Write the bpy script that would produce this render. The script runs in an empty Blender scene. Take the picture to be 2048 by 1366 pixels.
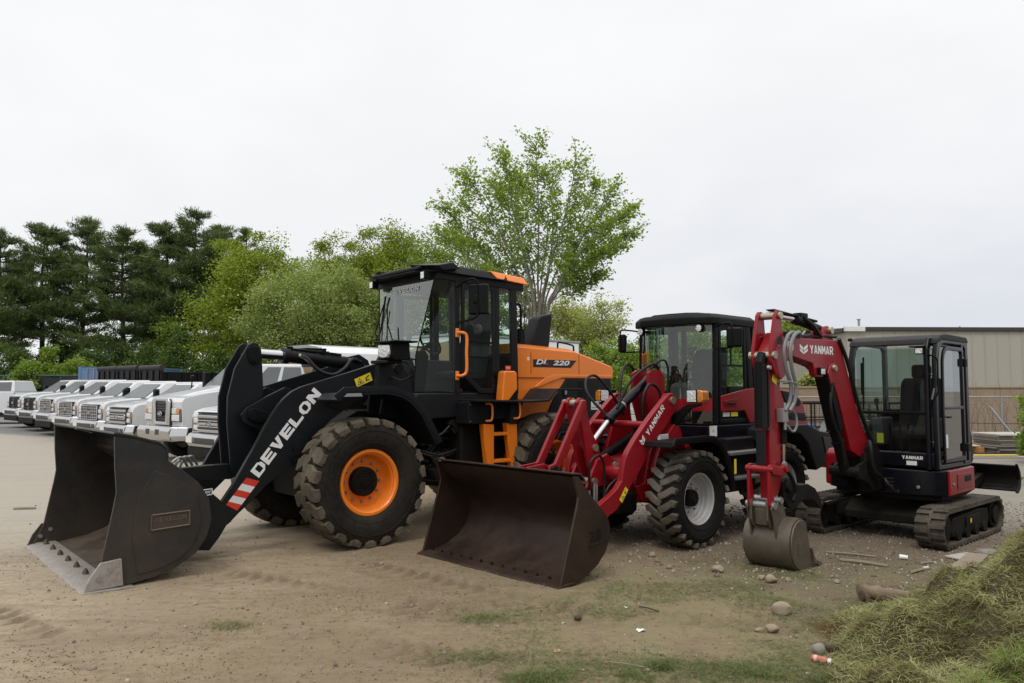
import bpy, bmesh, math, random
import numpy as np
from mathutils import Vector, Matrix
from math import sin, cos, pi, radians, sqrt, atan2

random.seed(11)
RNG = np.random.default_rng(5)
SC = bpy.context.scene
COL = SC.collection

# ------------------------------------------------------------------ node helpers
def newmat(name):
    m = bpy.data.materials.new(name); m.use_nodes = True
    nt = m.node_tree; nt.nodes.clear()
    out = nt.nodes.new('ShaderNodeOutputMaterial')
    return m, nt, out

class N:
    """small wrapper to build node graphs"""
    def __init__(s, nt): s.nt = nt
    def add(s, typ, **kw):
        n = s.nt.nodes.new(typ)
        for k, v in kw.items(): setattr(n, k, v)
        return n
    def link(s, a, b): s.nt.links.new(a, b)
    def val(s, sock, v):
        if hasattr(v, 'is_linked') or hasattr(v, 'links'): s.link(v, sock)
        else: sock.default_value = v
    def math(s, op, a, b=0.0, c=None, clamp=False):
        n = s.add('ShaderNodeMath', operation=op); n.use_clamp = clamp
        s.val(n.inputs[0], a); s.val(n.inputs[1], b)
        if c is not None: s.val(n.inputs[2], c)
        return n.outputs[0]
    def noise(s, vec, scale, detail=4, rough=.55, dist=0.0):
        n = s.add('ShaderNodeTexNoise'); n.inputs['Scale'].default_value = scale
        n.inputs['Detail'].default_value = detail; n.inputs['Roughness'].default_value = rough
        n.inputs['Distortion'].default_value = dist
        if vec is not None: s.link(vec, n.inputs['Vector'])
        return n.outputs['Fac']
    def ramp(s, fac, stops, interp='LINEAR'):
        n = s.add('ShaderNodeValToRGB'); r = n.color_ramp; r.interpolation = interp
        while len(r.elements) < len(stops): r.elements.new(.5)
        for e, (p, c) in zip(r.elements, stops):
            e.position = p
            e.color = (c, c, c, 1) if not hasattr(c, '__len__') else (c[0], c[1], c[2], 1)
        s.link(fac, n.inputs[0]); return n.outputs[0]
    def mix(s, fac, a, b, mode='MIX'):
        n = s.add('ShaderNodeMix', data_type='RGBA', blend_type=mode)
        s.val(n.inputs[0], fac)
        for i, v in ((6, a), (7, b)):
            if hasattr(v, 'links'): s.link(v, n.inputs[i])
            else: n.inputs[i].default_value = (v[0], v[1], v[2], 1)
        return n.outputs[2]
    def maprange(s, v, a, b, c=0.0, d=1.0, smooth=True):
        n = s.add('ShaderNodeMapRange'); n.interpolation_type = 'SMOOTHSTEP' if smooth else 'LINEAR'
        s.val(n.inputs[0], v)
        for i, q in zip((1, 2, 3, 4), (a, b, c, d)): n.inputs[i].default_value = q
        return n.outputs[0]

MATS = {}
def paint(name, col, rough=.4, dust=.35, dcol=(.25, .20, .14), metal=0.0, coat=0.0, scale=2.3, low=1.0,
          rust=0.0, rustcol=(.12, .055, .025), bump=0.0, spec=.5, vary=.12):
    """painted / bare surface: colour variation, dust on ledges and low down, optional rust"""
    m, nt, out = newmat(name); g = N(nt)
    tc = g.add('ShaderNodeTexCoord'); ob = tc.outputs['Object']
    geo = g.add('ShaderNodeNewGeometry')
    sx = g.add('ShaderNodeSeparateXYZ'); g.link(geo.outputs['Normal'], sx.inputs[0])
    sp = g.add('ShaderNodeSeparateXYZ'); g.link(geo.outputs['Position'], sp.inputs[0])
    n1 = g.noise(ob, scale, 6, .62)
    n2 = g.noise(ob, scale*14, 3, .6)
    up = g.maprange(sx.outputs['Z'], .1, .95)
    lo = g.maprange(sp.outputs['Z'], 0.0, 1.5, 1.0, 0.0)
    m1 = g.ramp(n1, [(.36, 0.0), (.70, 1.0)])
    f = g.math('ADD', g.math('MULTIPLY', up, .55), g.math('MULTIPLY', lo, .6*low))
    f = g.math('ADD', f, .06)
    f = g.math('MULTIPLY', f, g.math('ADD', g.math('MULTIPLY', m1, .8), .2))
    f = g.math('MULTIPLY', f, g.math('ADD', g.math('MULTIPLY', n2, .7), .55))
    f = g.math('MULTIPLY', f, dust*1.4, clamp=True)
    dark = tuple(c*(1-vary*2) for c in col); lite = tuple(min(1, c*(1+vary)) for c in col)
    base = g.mix(n1, dark, lite)
    mps = g.add('ShaderNodeMapping'); mps.inputs['Scale'].default_value = (7, 7, .7); g.link(ob, mps.inputs[0])
    stk = g.ramp(g.noise(mps.outputs[0], scale*1.3, 5, .65, .4), [(.46, 0.0), (.72, 1.0)])
    base = g.mix(g.math('MULTIPLY', stk, min(.5, dust*1.2+.05)), base, tuple(c*.62+.006 for c in col))
    if rust > 0:
        n3 = g.noise(ob, scale*2.2, 7, .7, .6)
        rf = g.math('MULTIPLY', g.ramp(n3, [(.47, 0.0), (.62, 1.0)]), rust)
        base = g.mix(rf, base, rustcol)
    colr = g.mix(f, base, dcol)
    b = g.add('ShaderNodeBsdfPrincipled')
    g.link(colr, b.inputs['Base Color'])
    b.inputs['Metallic'].default_value = metal
    b.inputs['Specular IOR Level'].default_value = spec
    b.inputs['Coat Weight'].default_value = coat; b.inputs['Coat Roughness'].default_value = .08
    r = g.math('ADD', g.math('MULTIPLY', f, .5), g.math('ADD', g.math('MULTIPLY', n2, .12), rough-.06), clamp=True)
    g.link(r, b.inputs['Roughness'])
    if bump > 0:
        bp = g.add('ShaderNodeBump'); bp.inputs['Strength'].default_value = bump; bp.inputs['Distance'].default_value = .01
        g.link(g.noise(ob, scale*9, 6, .65), bp.inputs['Height']); g.link(bp.outputs[0], b.inputs['Normal'])
    g.link(b.outputs[0], out.inputs[0])
    MATS[name] = m; return m

def glassmat(name, tint=(.72, .84, .80), base=.05, rough=.01, power=3.2):
    m, nt, out = newmat(name); g = N(nt)
    tr = g.add('ShaderNodeBsdfTransparent'); tr.inputs[0].default_value = (*tint, 1)
    gl = g.add('ShaderNodeBsdfGlossy'); gl.inputs[0].default_value = (.95, .97, .97, 1); gl.inputs[1].default_value = rough
    lw = g.add('ShaderNodeLayerWeight'); lw.inputs[0].default_value = .5
    f = g.math('POWER', lw.outputs['Facing'], power)
    f = g.math('ADD', g.math('MULTIPLY', f, .9), base, clamp=True)
    df = g.add('ShaderNodeBsdfDiffuse'); df.inputs[0].default_value = (.42, .39, .34, 1)
    tc = g.add('ShaderNodeTexCoord')
    dn = g.math('MULTIPLY', g.ramp(g.noise(tc.outputs['Object'], 3.0, 6, .65), [(.35, .02), (.8, 1.0)]), .035)
    mx = g.add('ShaderNodeMixShader'); g.link(f, mx.inputs[0]); g.link(tr.outputs[0], mx.inputs[1]); g.link(gl.outputs[0], mx.inputs[2])
    m2 = g.add('ShaderNodeMixShader'); g.link(dn, m2.inputs[0]); g.link(mx.outputs[0], m2.inputs[1]); g.link(df.outputs[0], m2.inputs[2])
    g.link(m2.outputs[0], out.inputs[0]); MATS[name] = m; return m

def leafmat(name, stops, trans=.35, rough=.6, big=.25, patch=0):
    m, nt, out = newmat(name); g = N(nt)
    geo = g.add('ShaderNodeNewGeometry'); tc = g.add('ShaderNodeTexCoord')
    nz = g.noise(tc.outputs['Object'], big, 3, .6)
    f = g.math('ADD', g.math('MULTIPLY', geo.outputs['Random Per Island'], .55), g.math('MULTIPLY', nz, .55), clamp=True)
    if patch: f = g.math('ADD', g.math('MULTIPLY', geo.outputs['Random Per Island'], .45), g.math('MULTIPLY', g.maprange(g.noise(geo.outputs['Position'], big, 4, .65), .32, .68), .55), clamp=True)
    c = g.ramp(f, stops)
    b = g.add('ShaderNodeBsdfPrincipled'); g.link(c, b.inputs['Base Color']); b.inputs['Roughness'].default_value = rough
    b.inputs['Specular IOR Level'].default_value = .25
    t = g.add('ShaderNodeBsdfTranslucent'); g.link(g.mix(1.0, c, (1.25, 1.2, .7), 'MULTIPLY'), t.inputs[0])
    mx = g.add('ShaderNodeMixShader'); mx.inputs[0].default_value = trans
    g.link(b.outputs[0], mx.inputs[1]); g.link(t.outputs[0], mx.inputs[2]); g.link(mx.outputs[0], out.inputs[0])
    MATS[name] = m; return m

def emissive_lens(name, col, rough=.12):
    m, nt, out = newmat(name); g = N(nt)
    tc = g.add('ShaderNodeTexCoord')
    w = g.add('ShaderNodeTexVoronoi'); w.inputs['Scale'].default_value = 45; g.link(tc.outputs['Object'], w.inputs['Vector'])
    b = g.add('ShaderNodeBsdfPrincipled')
    g.link(g.mix(w.outputs['Distance'], tuple(c*.55 for c in col), col), b.inputs['Base Color'])
    b.inputs['Roughness'].default_value = rough; b.inputs['Metallic'].default_value = .35; b.inputs['Coat Weight'].default_value = .8
    bp = g.add('ShaderNodeBump'); bp.inputs['Strength'].default_value = .4; bp.inputs['Distance'].default_value = .01
    g.link(w.outputs['Distance'], bp.inputs['Height']); g.link(bp.outputs[0], b.inputs['Normal'])
    g.link(b.outputs[0], out.inputs[0]); MATS[name] = m; return m

def rubbermat(name, clean, dusty, wall_mask=True):
    m, nt, out = newmat(name); g = N(nt)
    tc = g.add('ShaderNodeTexCoord'); ob = tc.outputs['Object']
    n1 = g.noise(ob, 3, 6, .6); n2 = g.noise(ob, 30, 4, .65)
    f = g.math('ADD', g.math('MULTIPLY', n1, .8), g.math('MULTIPLY', n2, .5))
    f = g.maprange(f, .35, .95)
    c = g.mix(f, clean, dusty)
    b = g.add('ShaderNodeBsdfPrincipled'); g.link(c, b.inputs['Base Color']); b.inputs['Roughness'].default_value = .82
    b.inputs['Specular IOR Level'].default_value = .18
    bp = g.add('ShaderNodeBump'); bp.inputs['Strength'].default_value = .25; bp.inputs['Distance'].default_value = .01
    g.link(n2, bp.inputs['Height']); g.link(bp.outputs[0], b.inputs['Normal'])
    g.link(b.outputs[0], out.inputs[0]); MATS[name] = m; return m

DUST = (.26, .21, .15)
charcoal = paint('charcoal paint', (.0085, .0100, .0120), .40, .10, DUST, low=.5, spec=.14)
charcoal2 = paint('charcoal panel', (.0110, .0110, .0125), .48, .10, DUST, low=.5, spec=.15)
blackp = paint('black plastic', (.0038, .0038, .0042), .5, .06, DUST, spec=.14)
blackg = paint('black gloss', (.004, .0045, .008), .22, .03, DUST, low=.8, spec=.28)
frameblack = paint('dark chassis', (.0040, .0040, .0040), .6, .09, DUST, spec=.12)
orange = paint('orange paint', (.80, .200, .012), .38, .05, DUST, coat=.2, vary=.05)
red = paint('red paint', (.235, .0035, .0085), .34, .05, DUST, coat=.18, vary=.08, low=.8, spec=.3)
redd = paint('deep red paint', (.17, .003, .007), .36, .05, DUST, coat=.15, vary=.08, spec=.25)
white = paint('white paint', (.78, .79, .80), .3, .05, DUST, coat=.5, vary=.02)
whitel = paint('white lettering', (.74, .74, .73), .5, .10, DUST, vary=.03, low=.3)
stripered = paint('red reflective stripe', (.62, .03, .015), .4, .08, DUST)
yellow = paint('yellow label', (.80, .62, .03), .5, .06, DUST, vary=.03)
labelw = paint('white label', (.68, .68, .66), .5, .06, DUST, vary=.03)
labelg = paint('grey label', (.42, .43, .43), .5, .06, DUST, vary=.03)
ink = paint('black ink', (.012, .012, .012), .6, .0, DUST)
chrome = paint('polished chrome', (.58, .58, .59), .08, .10, DUST, metal=1.0, vary=.03)
galv = paint('galvanised steel', (.36, .37, .37), .42, .2, DUST, metal=.8)
silver = paint('silver rim paint', (.50, .50, .50), .38, .2, DUST, metal=.4)
brass = paint('dull zinc pin', (.45, .40, .30), .35, .15, DUST, metal=.8)
bucketsteel = paint('dark worn bucket steel', (.017, .0205, .024), .36, .42, (.085, .060, .037), metal=.4, rust=.30, rustcol=(.070, .042, .025), scale=1.4, low=2.2, bump=.10)
bucketin = paint('bucket inner steel', (.028, .022, .017), .5, .5, (.15, .115, .085), metal=.35, rust=.5, rustcol=(.075, .045, .030), scale=1.5, bump=.15)
badgesteel = paint('brown cast badge', (.085, .062, .043), .5, .3, DUST, metal=.3, bump=.2)
edgesteel = paint('worn bright edge', (.42, .40, .38), .40, .45, (.25, .20, .155), metal=.55, rust=.35, rustcol=(.17, .09, .05), scale=6, bump=.1)
brownbucket = paint('brown oxidised bucket', (.027, .0155, .0115), .36, .32, (.11, .070, .050), metal=.4, rust=.4, rustcol=(.065, .035, .026), scale=1.6, bump=.12)
diggersteel = paint('muddy digger bucket', (.145, .13, .11), .38, .50, (.21, .165, .115), metal=.65, rust=.5, rustcol=(.10, .065, .035), scale=5, bump=.25)
rubberA = rubbermat('dusty loader tyre', (.034, .029, .022), (.150, .124, .088))
rubberAs = rubbermat('loader sidewall', (.006, .0056, .005), (.030, .025, .019))
rubberB = rubbermat('agri tread tyre', (.040, .036, .030), (.14, .12, .092))
rubberBs = rubbermat('clean sidewall', (.0045, .0045, .0045), (.015, .014, .012))
rubberT = rubbermat('road tyre', (.012, .012, .012), (.06, .055, .048))
rubberK = rubbermat('rubber crawler', (.026, .023, .020), (.125, .105, .080))
hosem = paint('hydraulic hose', (.007, .007, .007), .45, .08, DUST, spec=.3)
hoseg = paint('grey spiral hose', (.17, .175, .18), .4, .1, DUST)
glassc = glassmat('cab glass', (.76, .87, .82), .018, power=5.0)
glassf = glassmat('sky reflecting windscreen', (.76, .87, .82), .08, power=2.6)
glassd = glassmat('dark cab glass', (.52, .62, .58), .08, power=2.8)
glassx = glassmat('excavator glass', (.56, .67, .65), .02, power=3.4)
glassy = glassmat('dark door glass', (.34, .40, .38), .06, power=2.8)
glasst = paint('tinted truck glass', (.05, .06, .06), .06, .05, DUST, coat=1.0, spec=.9)
glassw = paint('truck windscreen', (.075, .09, .095), .22, .06, DUST, spec=.45)
lens = emissive_lens('clear lamp lens', (.85, .86, .86))
amber = emissive_lens('amber lamp lens', (.75, .26, .02))
redlens = emissive_lens('red lamp lens', (.5, .02, .02))
seatm = paint('seat cloth', (.016, .016, .018), .85, .05, DUST)
greyint = paint('grey interior', (.06, .06, .062), .7, .05, DUST)

# ------------------------------------------------------------------ mesh builder
def V(*a): return Vector(a)
def cr(pts, k=6):
    """Catmull-Rom through 3D points"""
    P = [Vector(p) for p in pts]
    if len(P) < 3: return P
    P = [P[0]*2-P[1]] + P + [P[-1]*2-P[-2]]
    out = []
    for i in range(1, len(P)-2):
        a, b, c, d = P[i-1:i+3]
        for j in range(k):
            t = j/k
            out.append(.5*((2*b)+(c-a)*t+(2*a-5*b+4*c-d)*t*t+(3*b-a-3*c+d)*t**3))
    out.append(P[-2]); return out

class MB:
    def __init__(s): s.v = []; s.f = []
    def add(s, vs, fs):
        o = len(s.v); s.v += [tuple(v) for v in vs]; s.f += [tuple(i+o for i in f) for f in fs]; return s
    def box(s, x0, x1, y0, y1, z0, z1):
        vs = [(x, y, z) for z in (z0, z1) for y in (y0, y1) for x in (x0, x1)]
        return s.add(vs, [(0, 2, 3, 1), (4, 5, 7, 6), (0, 1, 5, 4), (2, 6, 7, 3), (0, 4, 6, 2), (1, 3, 7, 5)])
    def obox(s, c, size, rx=0, ry=0, rz=0):
        from mathutils import Euler
        R = Euler((rx, ry, rz)).to_matrix(); a, b, d = [q/2 for q in size]
        vs = [Vector(c)+R@Vector((x, y, z)) for z in (-d, d) for y in (-b, b) for x in (-a, a)]
        return s.add(vs, [(0, 2, 3, 1), (4, 5, 7, 6), (0, 1, 5, 4), (2, 6, 7, 3), (0, 4, 6, 2), (1, 3, 7, 5)])
    def hexa(s, lo, hi):
        """two quads of four corners each"""
        return s.add(list(lo)+list(hi), [(0, 3, 2, 1), (4, 5, 6, 7), (0, 1, 5, 4), (1, 2, 6, 5), (2, 3, 7, 6), (3, 0, 4, 7)])
    def prism(s, prof, a, b, axis='y'):
        n = len(prof)
        def mk(p, t):
            return {'y': (p[0], t, p[1]), 'x': (t, p[0], p[1]), 'z': (p[0], p[1], t)}[axis]
        vs = [mk(p, a) for p in prof]+[mk(p, b) for p in prof]
        fs = [tuple(range(n)), tuple(range(2*n-1, n-1, -1))]
        fs += [(i, n+i, n+(i+1) % n, (i+1) % n) for i in range(n)]
        return s.add(vs, fs)
    def prism2(s, profa, profb, a, b):
        """loft between two xz profiles with the same number of points at y=a and y=b"""
        n = len(profa)
        vs = [(p[0], a, p[1]) for p in profa]+[(p[0], b, p[1]) for p in profb]
        fs = [tuple(range(n)), tuple(range(2*n-1, n-1, -1))]
        fs += [(i, n+i, n+(i+1) % n, (i+1) % n) for i in range(n)]
        return s.add(vs, fs)
    def sheet(s, path, a, b, th, axis='y'):
        """folded plate following a 2D path"""
        n = len(path); off = []
        for i in range(n):
            p0 = path[max(0, i-1)]; p1 = path[min(n-1, i+1)]
            dx, dz = p1[0]-p0[0], p1[1]-p0[1]; L = sqrt(dx*dx+dz*dz) or 1
            off.append((path[i][0]-dz/L*th, path[i][1]+dx/L*th))
        def mk(p, t):
            return {'y': (p[0], t, p[1]), 'x': (t, p[0], p[1]), 'z': (p[0], p[1], t)}[axis]
        for i in range(n-1):
            q = [path[i], path[i+1], off[i+1], off[i]]
        vs = [mk(p, a) for p in path]+[mk(p, a) for p in off]+[mk(p, b) for p in path]+[mk(p, b) for p in off]
        fs = []
        for i in range(n-1):
            fs += [(i, i+1, n+i+1, n+i), (2*n+i, 3*n+i, 3*n+i+1, 2*n+i+1), (i, 2*n+i, 2*n+i+1, i+1), (n+i, n+i+1, 3*n+i+1, 3*n+i)]
        fs += [(0, n, 3*n, 2*n), (n-1, 3*n-1, 4*n-1, 2*n-1)]
        return s.add(vs, fs)
    def tube(s, pts, r, n=10, cap=True):
        P = [Vector(p) for p in pts]; m = len(P)
        R = list(r) if hasattr(r, '__len__') else [r]*m
        T = []
        for i in range(m):
            t = (P[min(m-1, i+1)]-P[max(0, i-1)]); T.append(t.normalized() if t.length > 1e-9 else Vector((0, 0, 1)))
        up = Vector((0, 0, 1)) if abs(T[0].z) < .9 else Vector((1, 0, 0))
        u = T[0].cross(up).normalized(); vs = []
        for i in range(m):
            u = (u-T[i]*u.dot(T[i])); u = u.normalized() if u.length > 1e-6 else T[i].orthogonal().normalized()
            w = T[i].cross(u)
            for k in range(n):
                a = 2*pi*k/n; vs.append(P[i]+(u*cos(a)+w*sin(a))*R[i])
        fs = [(i*n+k, i*n+(k+1) % n, (i+1)*n+(k+1) % n, (i+1)*n+k) for i in range(m-1) for k in range(n)]
        if cap: fs += [tuple(range(n-1, -1, -1)), tuple(range((m-1)*n, m*n))]
        return s.add(vs, fs)
    def cyl(s, p0, p1, r, n=18, r1=None):
        return s.tube([p0, p1], [r, r if r1 is None else r1], n)
    def lathe(s, prof, c=(0, 0, 0), axis='y', n=40, closed=False):
        """prof: (radius, offset along axis)"""
        vs = []; m = len(prof)
        for k in range(n):
            a = 2*pi*k/n; ca, sa = cos(a), sin(a)
            for r, h in prof:
                p = {'y': (r*ca, h, r*sa), 'z': (r*ca, r*sa, h), 'x': (h, r*ca, r*sa)}[axis]
                vs.append((p[0]+c[0], p[1]+c[1], p[2]+c[2]))
        fs = []; e = m if closed else m-1
        for k in range(n):
            k2 = (k+1) % n
            for i in range(e):
                j = (i+1) % m
                fs.append((k*m+i, k*m+j, k2*m+j, k2*m+i))
        return s.add(vs, fs)
    def ring(s, o, i, a, b, axis='y'):
        """flat frame with an opening: outer and inner outlines with equal point counts"""
        n = len(o)
        def mk(p, t): return {'y': (p[0], t, p[1]), 'x': (t, p[0], p[1]), 'z': (p[0], p[1], t)}[axis]
        vs = [mk(p, a) for p in o]+[mk(p, a) for p in i]+[mk(p, b) for p in o]+[mk(p, b) for p in i]; fs = []
        for k in range(n):
            q = (k+1) % n
            fs += [(k, q, n+q, n+k), (2*n+k, 3*n+k, 3*n+q, 2*n+q), (k, 2*n+k, 2*n+q, q), (n+k, n+q, 3*n+q, 3*n+k)]
        return s.add(vs, fs)
    def quad(s, *p): return s.add(p, [tuple(range(len(p)))])
    def build(s, name, mat, parent=None, bevel=0.0, seg=2, ang=32, smooth=True, recalc=True):
        me = bpy.data.meshes.new(name)
        bm = bmesh.new()
        bv = [bm.verts.new(v) for v in s.v]
        for f in s.f:
            try: bm.faces.new([bv[i] for i in f])
            except ValueError: pass
        bmesh.ops.remove_doubles(bm, verts=bm.verts, dist=1e-5)
        if recalc: bmesh.ops.recalc_face_normals(bm, faces=bm.faces)
        if bevel > 0:
            es = [e for e in bm.edges if len(e.link_faces) == 2 and e.calc_face_angle(0) > radians(28)]
            try: bmesh.ops.bevel(bm, geom=es, offset=bevel, segments=seg, profile=.5, affect='EDGES', clamp_overlap=True)
            except Exception: pass
        bm.to_mesh(me); bm.free()
        me.materials.append(mat)
        if smooth:
            me.shade_smooth(); me.set_sharp_from_angle(angle=radians(ang if bevel == 0 else 50))
        o = bpy.data.objects.new(name, me); COL.objects.link(o)
        if parent is not None: o.parent = parent
        if bevel > 0:
            md = o.modifiers.new('weighted', 'WEIGHTED_NORMAL'); md.keep_sharp = True
        return o

def tag(o, label=None, cat=None, group=None, kind=None):
    if label: o['label'] = label
    if cat: o['category'] = cat
    if group: o['group'] = group
    if kind: o['kind'] = kind
    return o
def thing(name, label, cat, loc=(0, 0, 0), rz=0.0, group=None):
    o = bpy.data.objects.new(name, None); COL.objects.link(o)
    o.location = loc; o.rotation_euler = (0, 0, rz); o.empty_display_size = .2
    return tag(o, label, cat, group)
def copy_tree(o, parent=None):
    c = o.copy(); COL.objects.link(c); c.parent = parent
    for ch in list(o.children): copy_tree(ch, c)
    return c

def text(name, s, mat, parent, o, xd, yd, w, h, ext=.0015, bold=.0, shear=0.0, kern=1.0):
    cu = bpy.data.curves.new(name, 'FONT'); cu.body = s; cu.size = 1; cu.offset = bold; cu.shear = shear; cu.space_character = kern
    cu.resolution_u = 4
    tmp = bpy.data.objects.new(name+'_tmp', cu); COL.objects.link(tmp)
    dg = bpy.context.evaluated_depsgraph_get(); dg.update()
    me = bpy.data.meshes.new_from_object(tmp.evaluated_get(dg))
    bpy.data.objects.remove(tmp)
    xs = [v.co.x for v in me.vertices]; ys = [v.co.y for v in me.vertices]
    x0, x1, y0, y1 = min(xs), max(xs), min(ys), max(ys)
    xd = Vector(xd).normalized(); yd = Vector(yd).normalized(); nd = xd.cross(yd); O = Vector(o)
    for v in me.vertices:
        v.co = O+xd*((v.co.x-x0)/(x1-x0)*w)+yd*((v.co.y-y0)/(y1-y0)*h)+nd*ext
    me.materials.clear(); me.materials.append(mat); me.name = name
    ob = bpy.data.objects.new(name, me); COL.objects.link(ob); ob.parent = parent
    return ob

def plate(name, mat, parent, o, xd, yd, pts, ext=.001, th=.0):
    """flat decal polygon on a surface: pts in (u,v) metres"""
    xd = Vector(xd).normalized(); yd = Vector(yd).normalized(); nd = xd.cross(yd); O = Vector(o)
    mb = MB(); mb.quad(*[O+xd*u+yd*v+nd*ext for u, v in pts])
    return mb.build(name, mat, parent, smooth=False, recalc=False)
def polys(name, mat, parent, o, xd, yd, plist, ext=.001):
    xd = Vector(xd).normalized(); yd = Vector(yd).normalized(); nd = xd.cross(yd); O = Vector(o)
    mb = MB()
    for pts in plist: mb.quad(*[O+xd*u+yd*v+nd*ext for u, v in pts])
    return mb.build(name, mat, parent, smooth=False, recalc=False)
def rect(u, v, w, h): return [(u, v), (u+w, v), (u+w, v+h), (u, v+h)]

# block capitals drawn as polygons on a 1 x 1 cell, heavy strokes
def _strokes(ch, t=.30):
    k = t*.8
    D = {
     'D': [[(0, 0), (t, 0), (t, 1), (0, 1)], [(t, 0), (.72, 0), (.72, k*.85), (t, k*.85)], [(t, 1-k*.85), (.72, 1-k*.85), (.72, 1), (t, 1)],
           [(.72, 0), (1, .28), (1-t*.9, .36), (.72, k*.85)], [(1, .28), (1, .72), (1-t*.9, .64), (1-t*.9, .36)], [(1, .72), (.72, 1), (.72, 1-k*.85), (1-t*.9, .64)]],
     'E': [[(0, 0), (t, 0), (t, 1), (0, 1)], [(t, 0), (1, 0), (1, k), (t, k)], [(t, 1-k), (1, 1-k), (1, 1), (t, 1)], [(t, .5-k*.45), (.92, .5-k*.45), (.92, .5+k*.45), (t, .5+k*.45)]],
     'V': [[(0, 1), (t*1.15, 1), (.5, .33), (.5, 0), (.36, 0)], [(1, 1), (.64, 0), (.5, 0), (.5, .33), (1-t*1.15, 1)]],
     'L': [[(0, 0), (t, 0), (t, 1), (0, 1)], [(t, 0), (1, 0), (1, k), (t, k)]],
     'O': [[(0, .28), (.28, 0), (.36, k*.85), (t*.95, .36)], [(.28, 0), (.72, 0), (.64, k*.85), (.36, k*.85)], [(.72, 0), (1, .28), (1-t*.95, .36), (.64, k*.85)],
           [(1, .28), (1, .72), (1-t*.95, .64), (1-t*.95, .36)], [(1, .72), (.72, 1), (.64, 1-k*.85), (1-t*.95, .64)], [(.72, 1), (.28, 1), (.36, 1-k*.85), (.64, 1-k*.85)],
           [(.28, 1), (0, .72), (t*.95, .64), (.36, 1-k*.85)], [(0, .72), (0, .28), (t*.95, .36), (t*.95, .64)]],
     'N': [[(0, 0), (t, 0), (t, 1), (0, 1)], [(1-t, 0), (1, 0), (1, 1), (1-t, 1)], [(t, 1), (t, .52), (1-t, 0), (1-t, .48)]],
     'Y': [[(0, 1), (t*1.1, 1), (.5, .62), (.5, .38), (.5-t/2, .40)], [(1, 1), (.5+t/2, .40), (.5, .38), (.5, .62), (1-t*1.1, 1)], [(.5-t/2, 0), (.5+t/2, 0), (.5+t/2, .41), (.5, .39), (.5-t/2, .41)]],
     'A': [[(0, 0), (t, 0), (.5, .72), (.5, 1), (.35, 1)], [(1, 0), (.65, 1), (.5, 1), (.5, .72), (1-t, 0)], [(t*.95, .18), (1-t*.95, .18), (1-t*1.15, .36), (t*1.15, .36)]],
     'M': [[(0, 0), (t*.85, 0), (t*.85, 1), (0, 1)], [(1-t*.85, 0), (1, 0), (1, 1), (1-t*.85, 1)], [(t*.85, 1), (t*.85, .55), (.5, .15), (.5, .55)], [(1-t*.85, 1), (.5, .55), (.5, .15), (1-t*.85, .55)]],
     'R': [[(0, 0), (t, 0), (t, 1), (0, 1)], [(t, 1-k*.85), (.75, 1-k*.85), (.75, 1), (t, 1)], [(t, .38), (.75, .38), (.75, .38+k*.75), (t, .38+k*.75)],
           [(.75, .38), (1, .55), (1, .82), (.75, 1), (.75, 1-k*.85), (1-t*.9, .72), (1-t*.9, .65), (.75, .38+k*.75)], [(.42, .38), (.70, .0), (1.02, 0), (.74, .38)]],
    }
    return D[ch]
def block(name, s, mat, parent, o, xd, yd, w, h, gap=.12, t=.30, ext=.001, slant=0.0):
    n = len(s); cw = w/(n+gap*(n-1)); pl = []
    for i, ch in enumerate(s):
        x = i*cw*(1+gap)
        for poly in _strokes(ch, t): pl.append([(x+p[0]*cw+slant*p[1]*h, p[1]*h) for p in poly])
    return polys(name, mat, parent, o, xd, yd, pl, ext)
def chevron_logo(name, mat, parent, o, xd, yd, w, h, ext=.001):
    """double-V emblem beside the lettering"""
    pl = []
    for (a, b) in ((.62, 1.0), (.24, .52)):
        top = .62
        pl.append([(0, a*h+.0), (.5*w, (a-.62)*h if a-.62 > 0 else 0), (.5*w, (b-.62)*h if b-.62 > 0 else .26*h), (0, b*h)])
    pl = [[(0, .66*h), (.44*w, .30*h), (.44*w, .64*h), (0, h)], [(.50*w, .30*h), (w, .66*h), (w, h), (.50*w, .64*h)],
          [(0, .30*h), (.44*w, -.06*h), (.44*w, .20*h), (0, .56*h)], [(.50*w, -.06*h), (w, .30*h), (w, .56*h), (.50*w, .20*h)]]
    return polys(name, mat, parent, o, xd, yd, pl, ext)
def dealer_sticker(parent, o, xd, yd, w, h):
    a = plate('dealer_label', labelw, parent, o, xd, yd, rect(0, 0, w, h), .0015)
    plate('label_band', labelg, a, o, xd, yd, rect(w*.24, h*.50, w*.76, h*.42), .0025)
    text('phone_number', '978-454-3320', ink, a, Vector(o)+Vector(xd).normalized()*w*.07+Vector(yd).normalized()*h*.16, xd, yd, w*.86, h*.2, .003, .01)
    return a
def warn_sticker(parent, o, xd, yd, w, h):
    a = plate('warning_label', yellow, parent, o, xd, yd, rect(0, 0, w, h), .0015)
    W, H = w, h
    pl = [[(.10*W, .18*H), (.46*W, .18*H), (.28*W, .88*H)]]
    polys('warning_triangle_edge', ink, a, o, xd, yd,
          [[(.08*W, .14*H), (.48*W, .14*H), (.46*W, .20*H), (.11*W, .20*H)], [(.08*W, .14*H), (.12*W, .17*H), (.29*W, .82*H), (.28*W, .92*H)], [(.48*W, .14*H), (.28*W, .92*H), (.28*W, .82*H), (.44*W, .17*H)],
           [(.22*W, .26*H), (.34*W, .30*H), (.32*W, .48*H), (.24*W, .50*H)], [(.60*W, .20*H), (.66*W, .20*H), (.70*W, .60*H), (.63*W, .66*H)], [(.70*W, .50*H), (.90*W, .74*H), (.84*W, .82*H), (.68*W, .62*H)], [(.66*W, .22*H), (.82*W, .24*H), (.80*W, .36*H), (.67*W, .34*H)]], .003)
    return a

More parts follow.
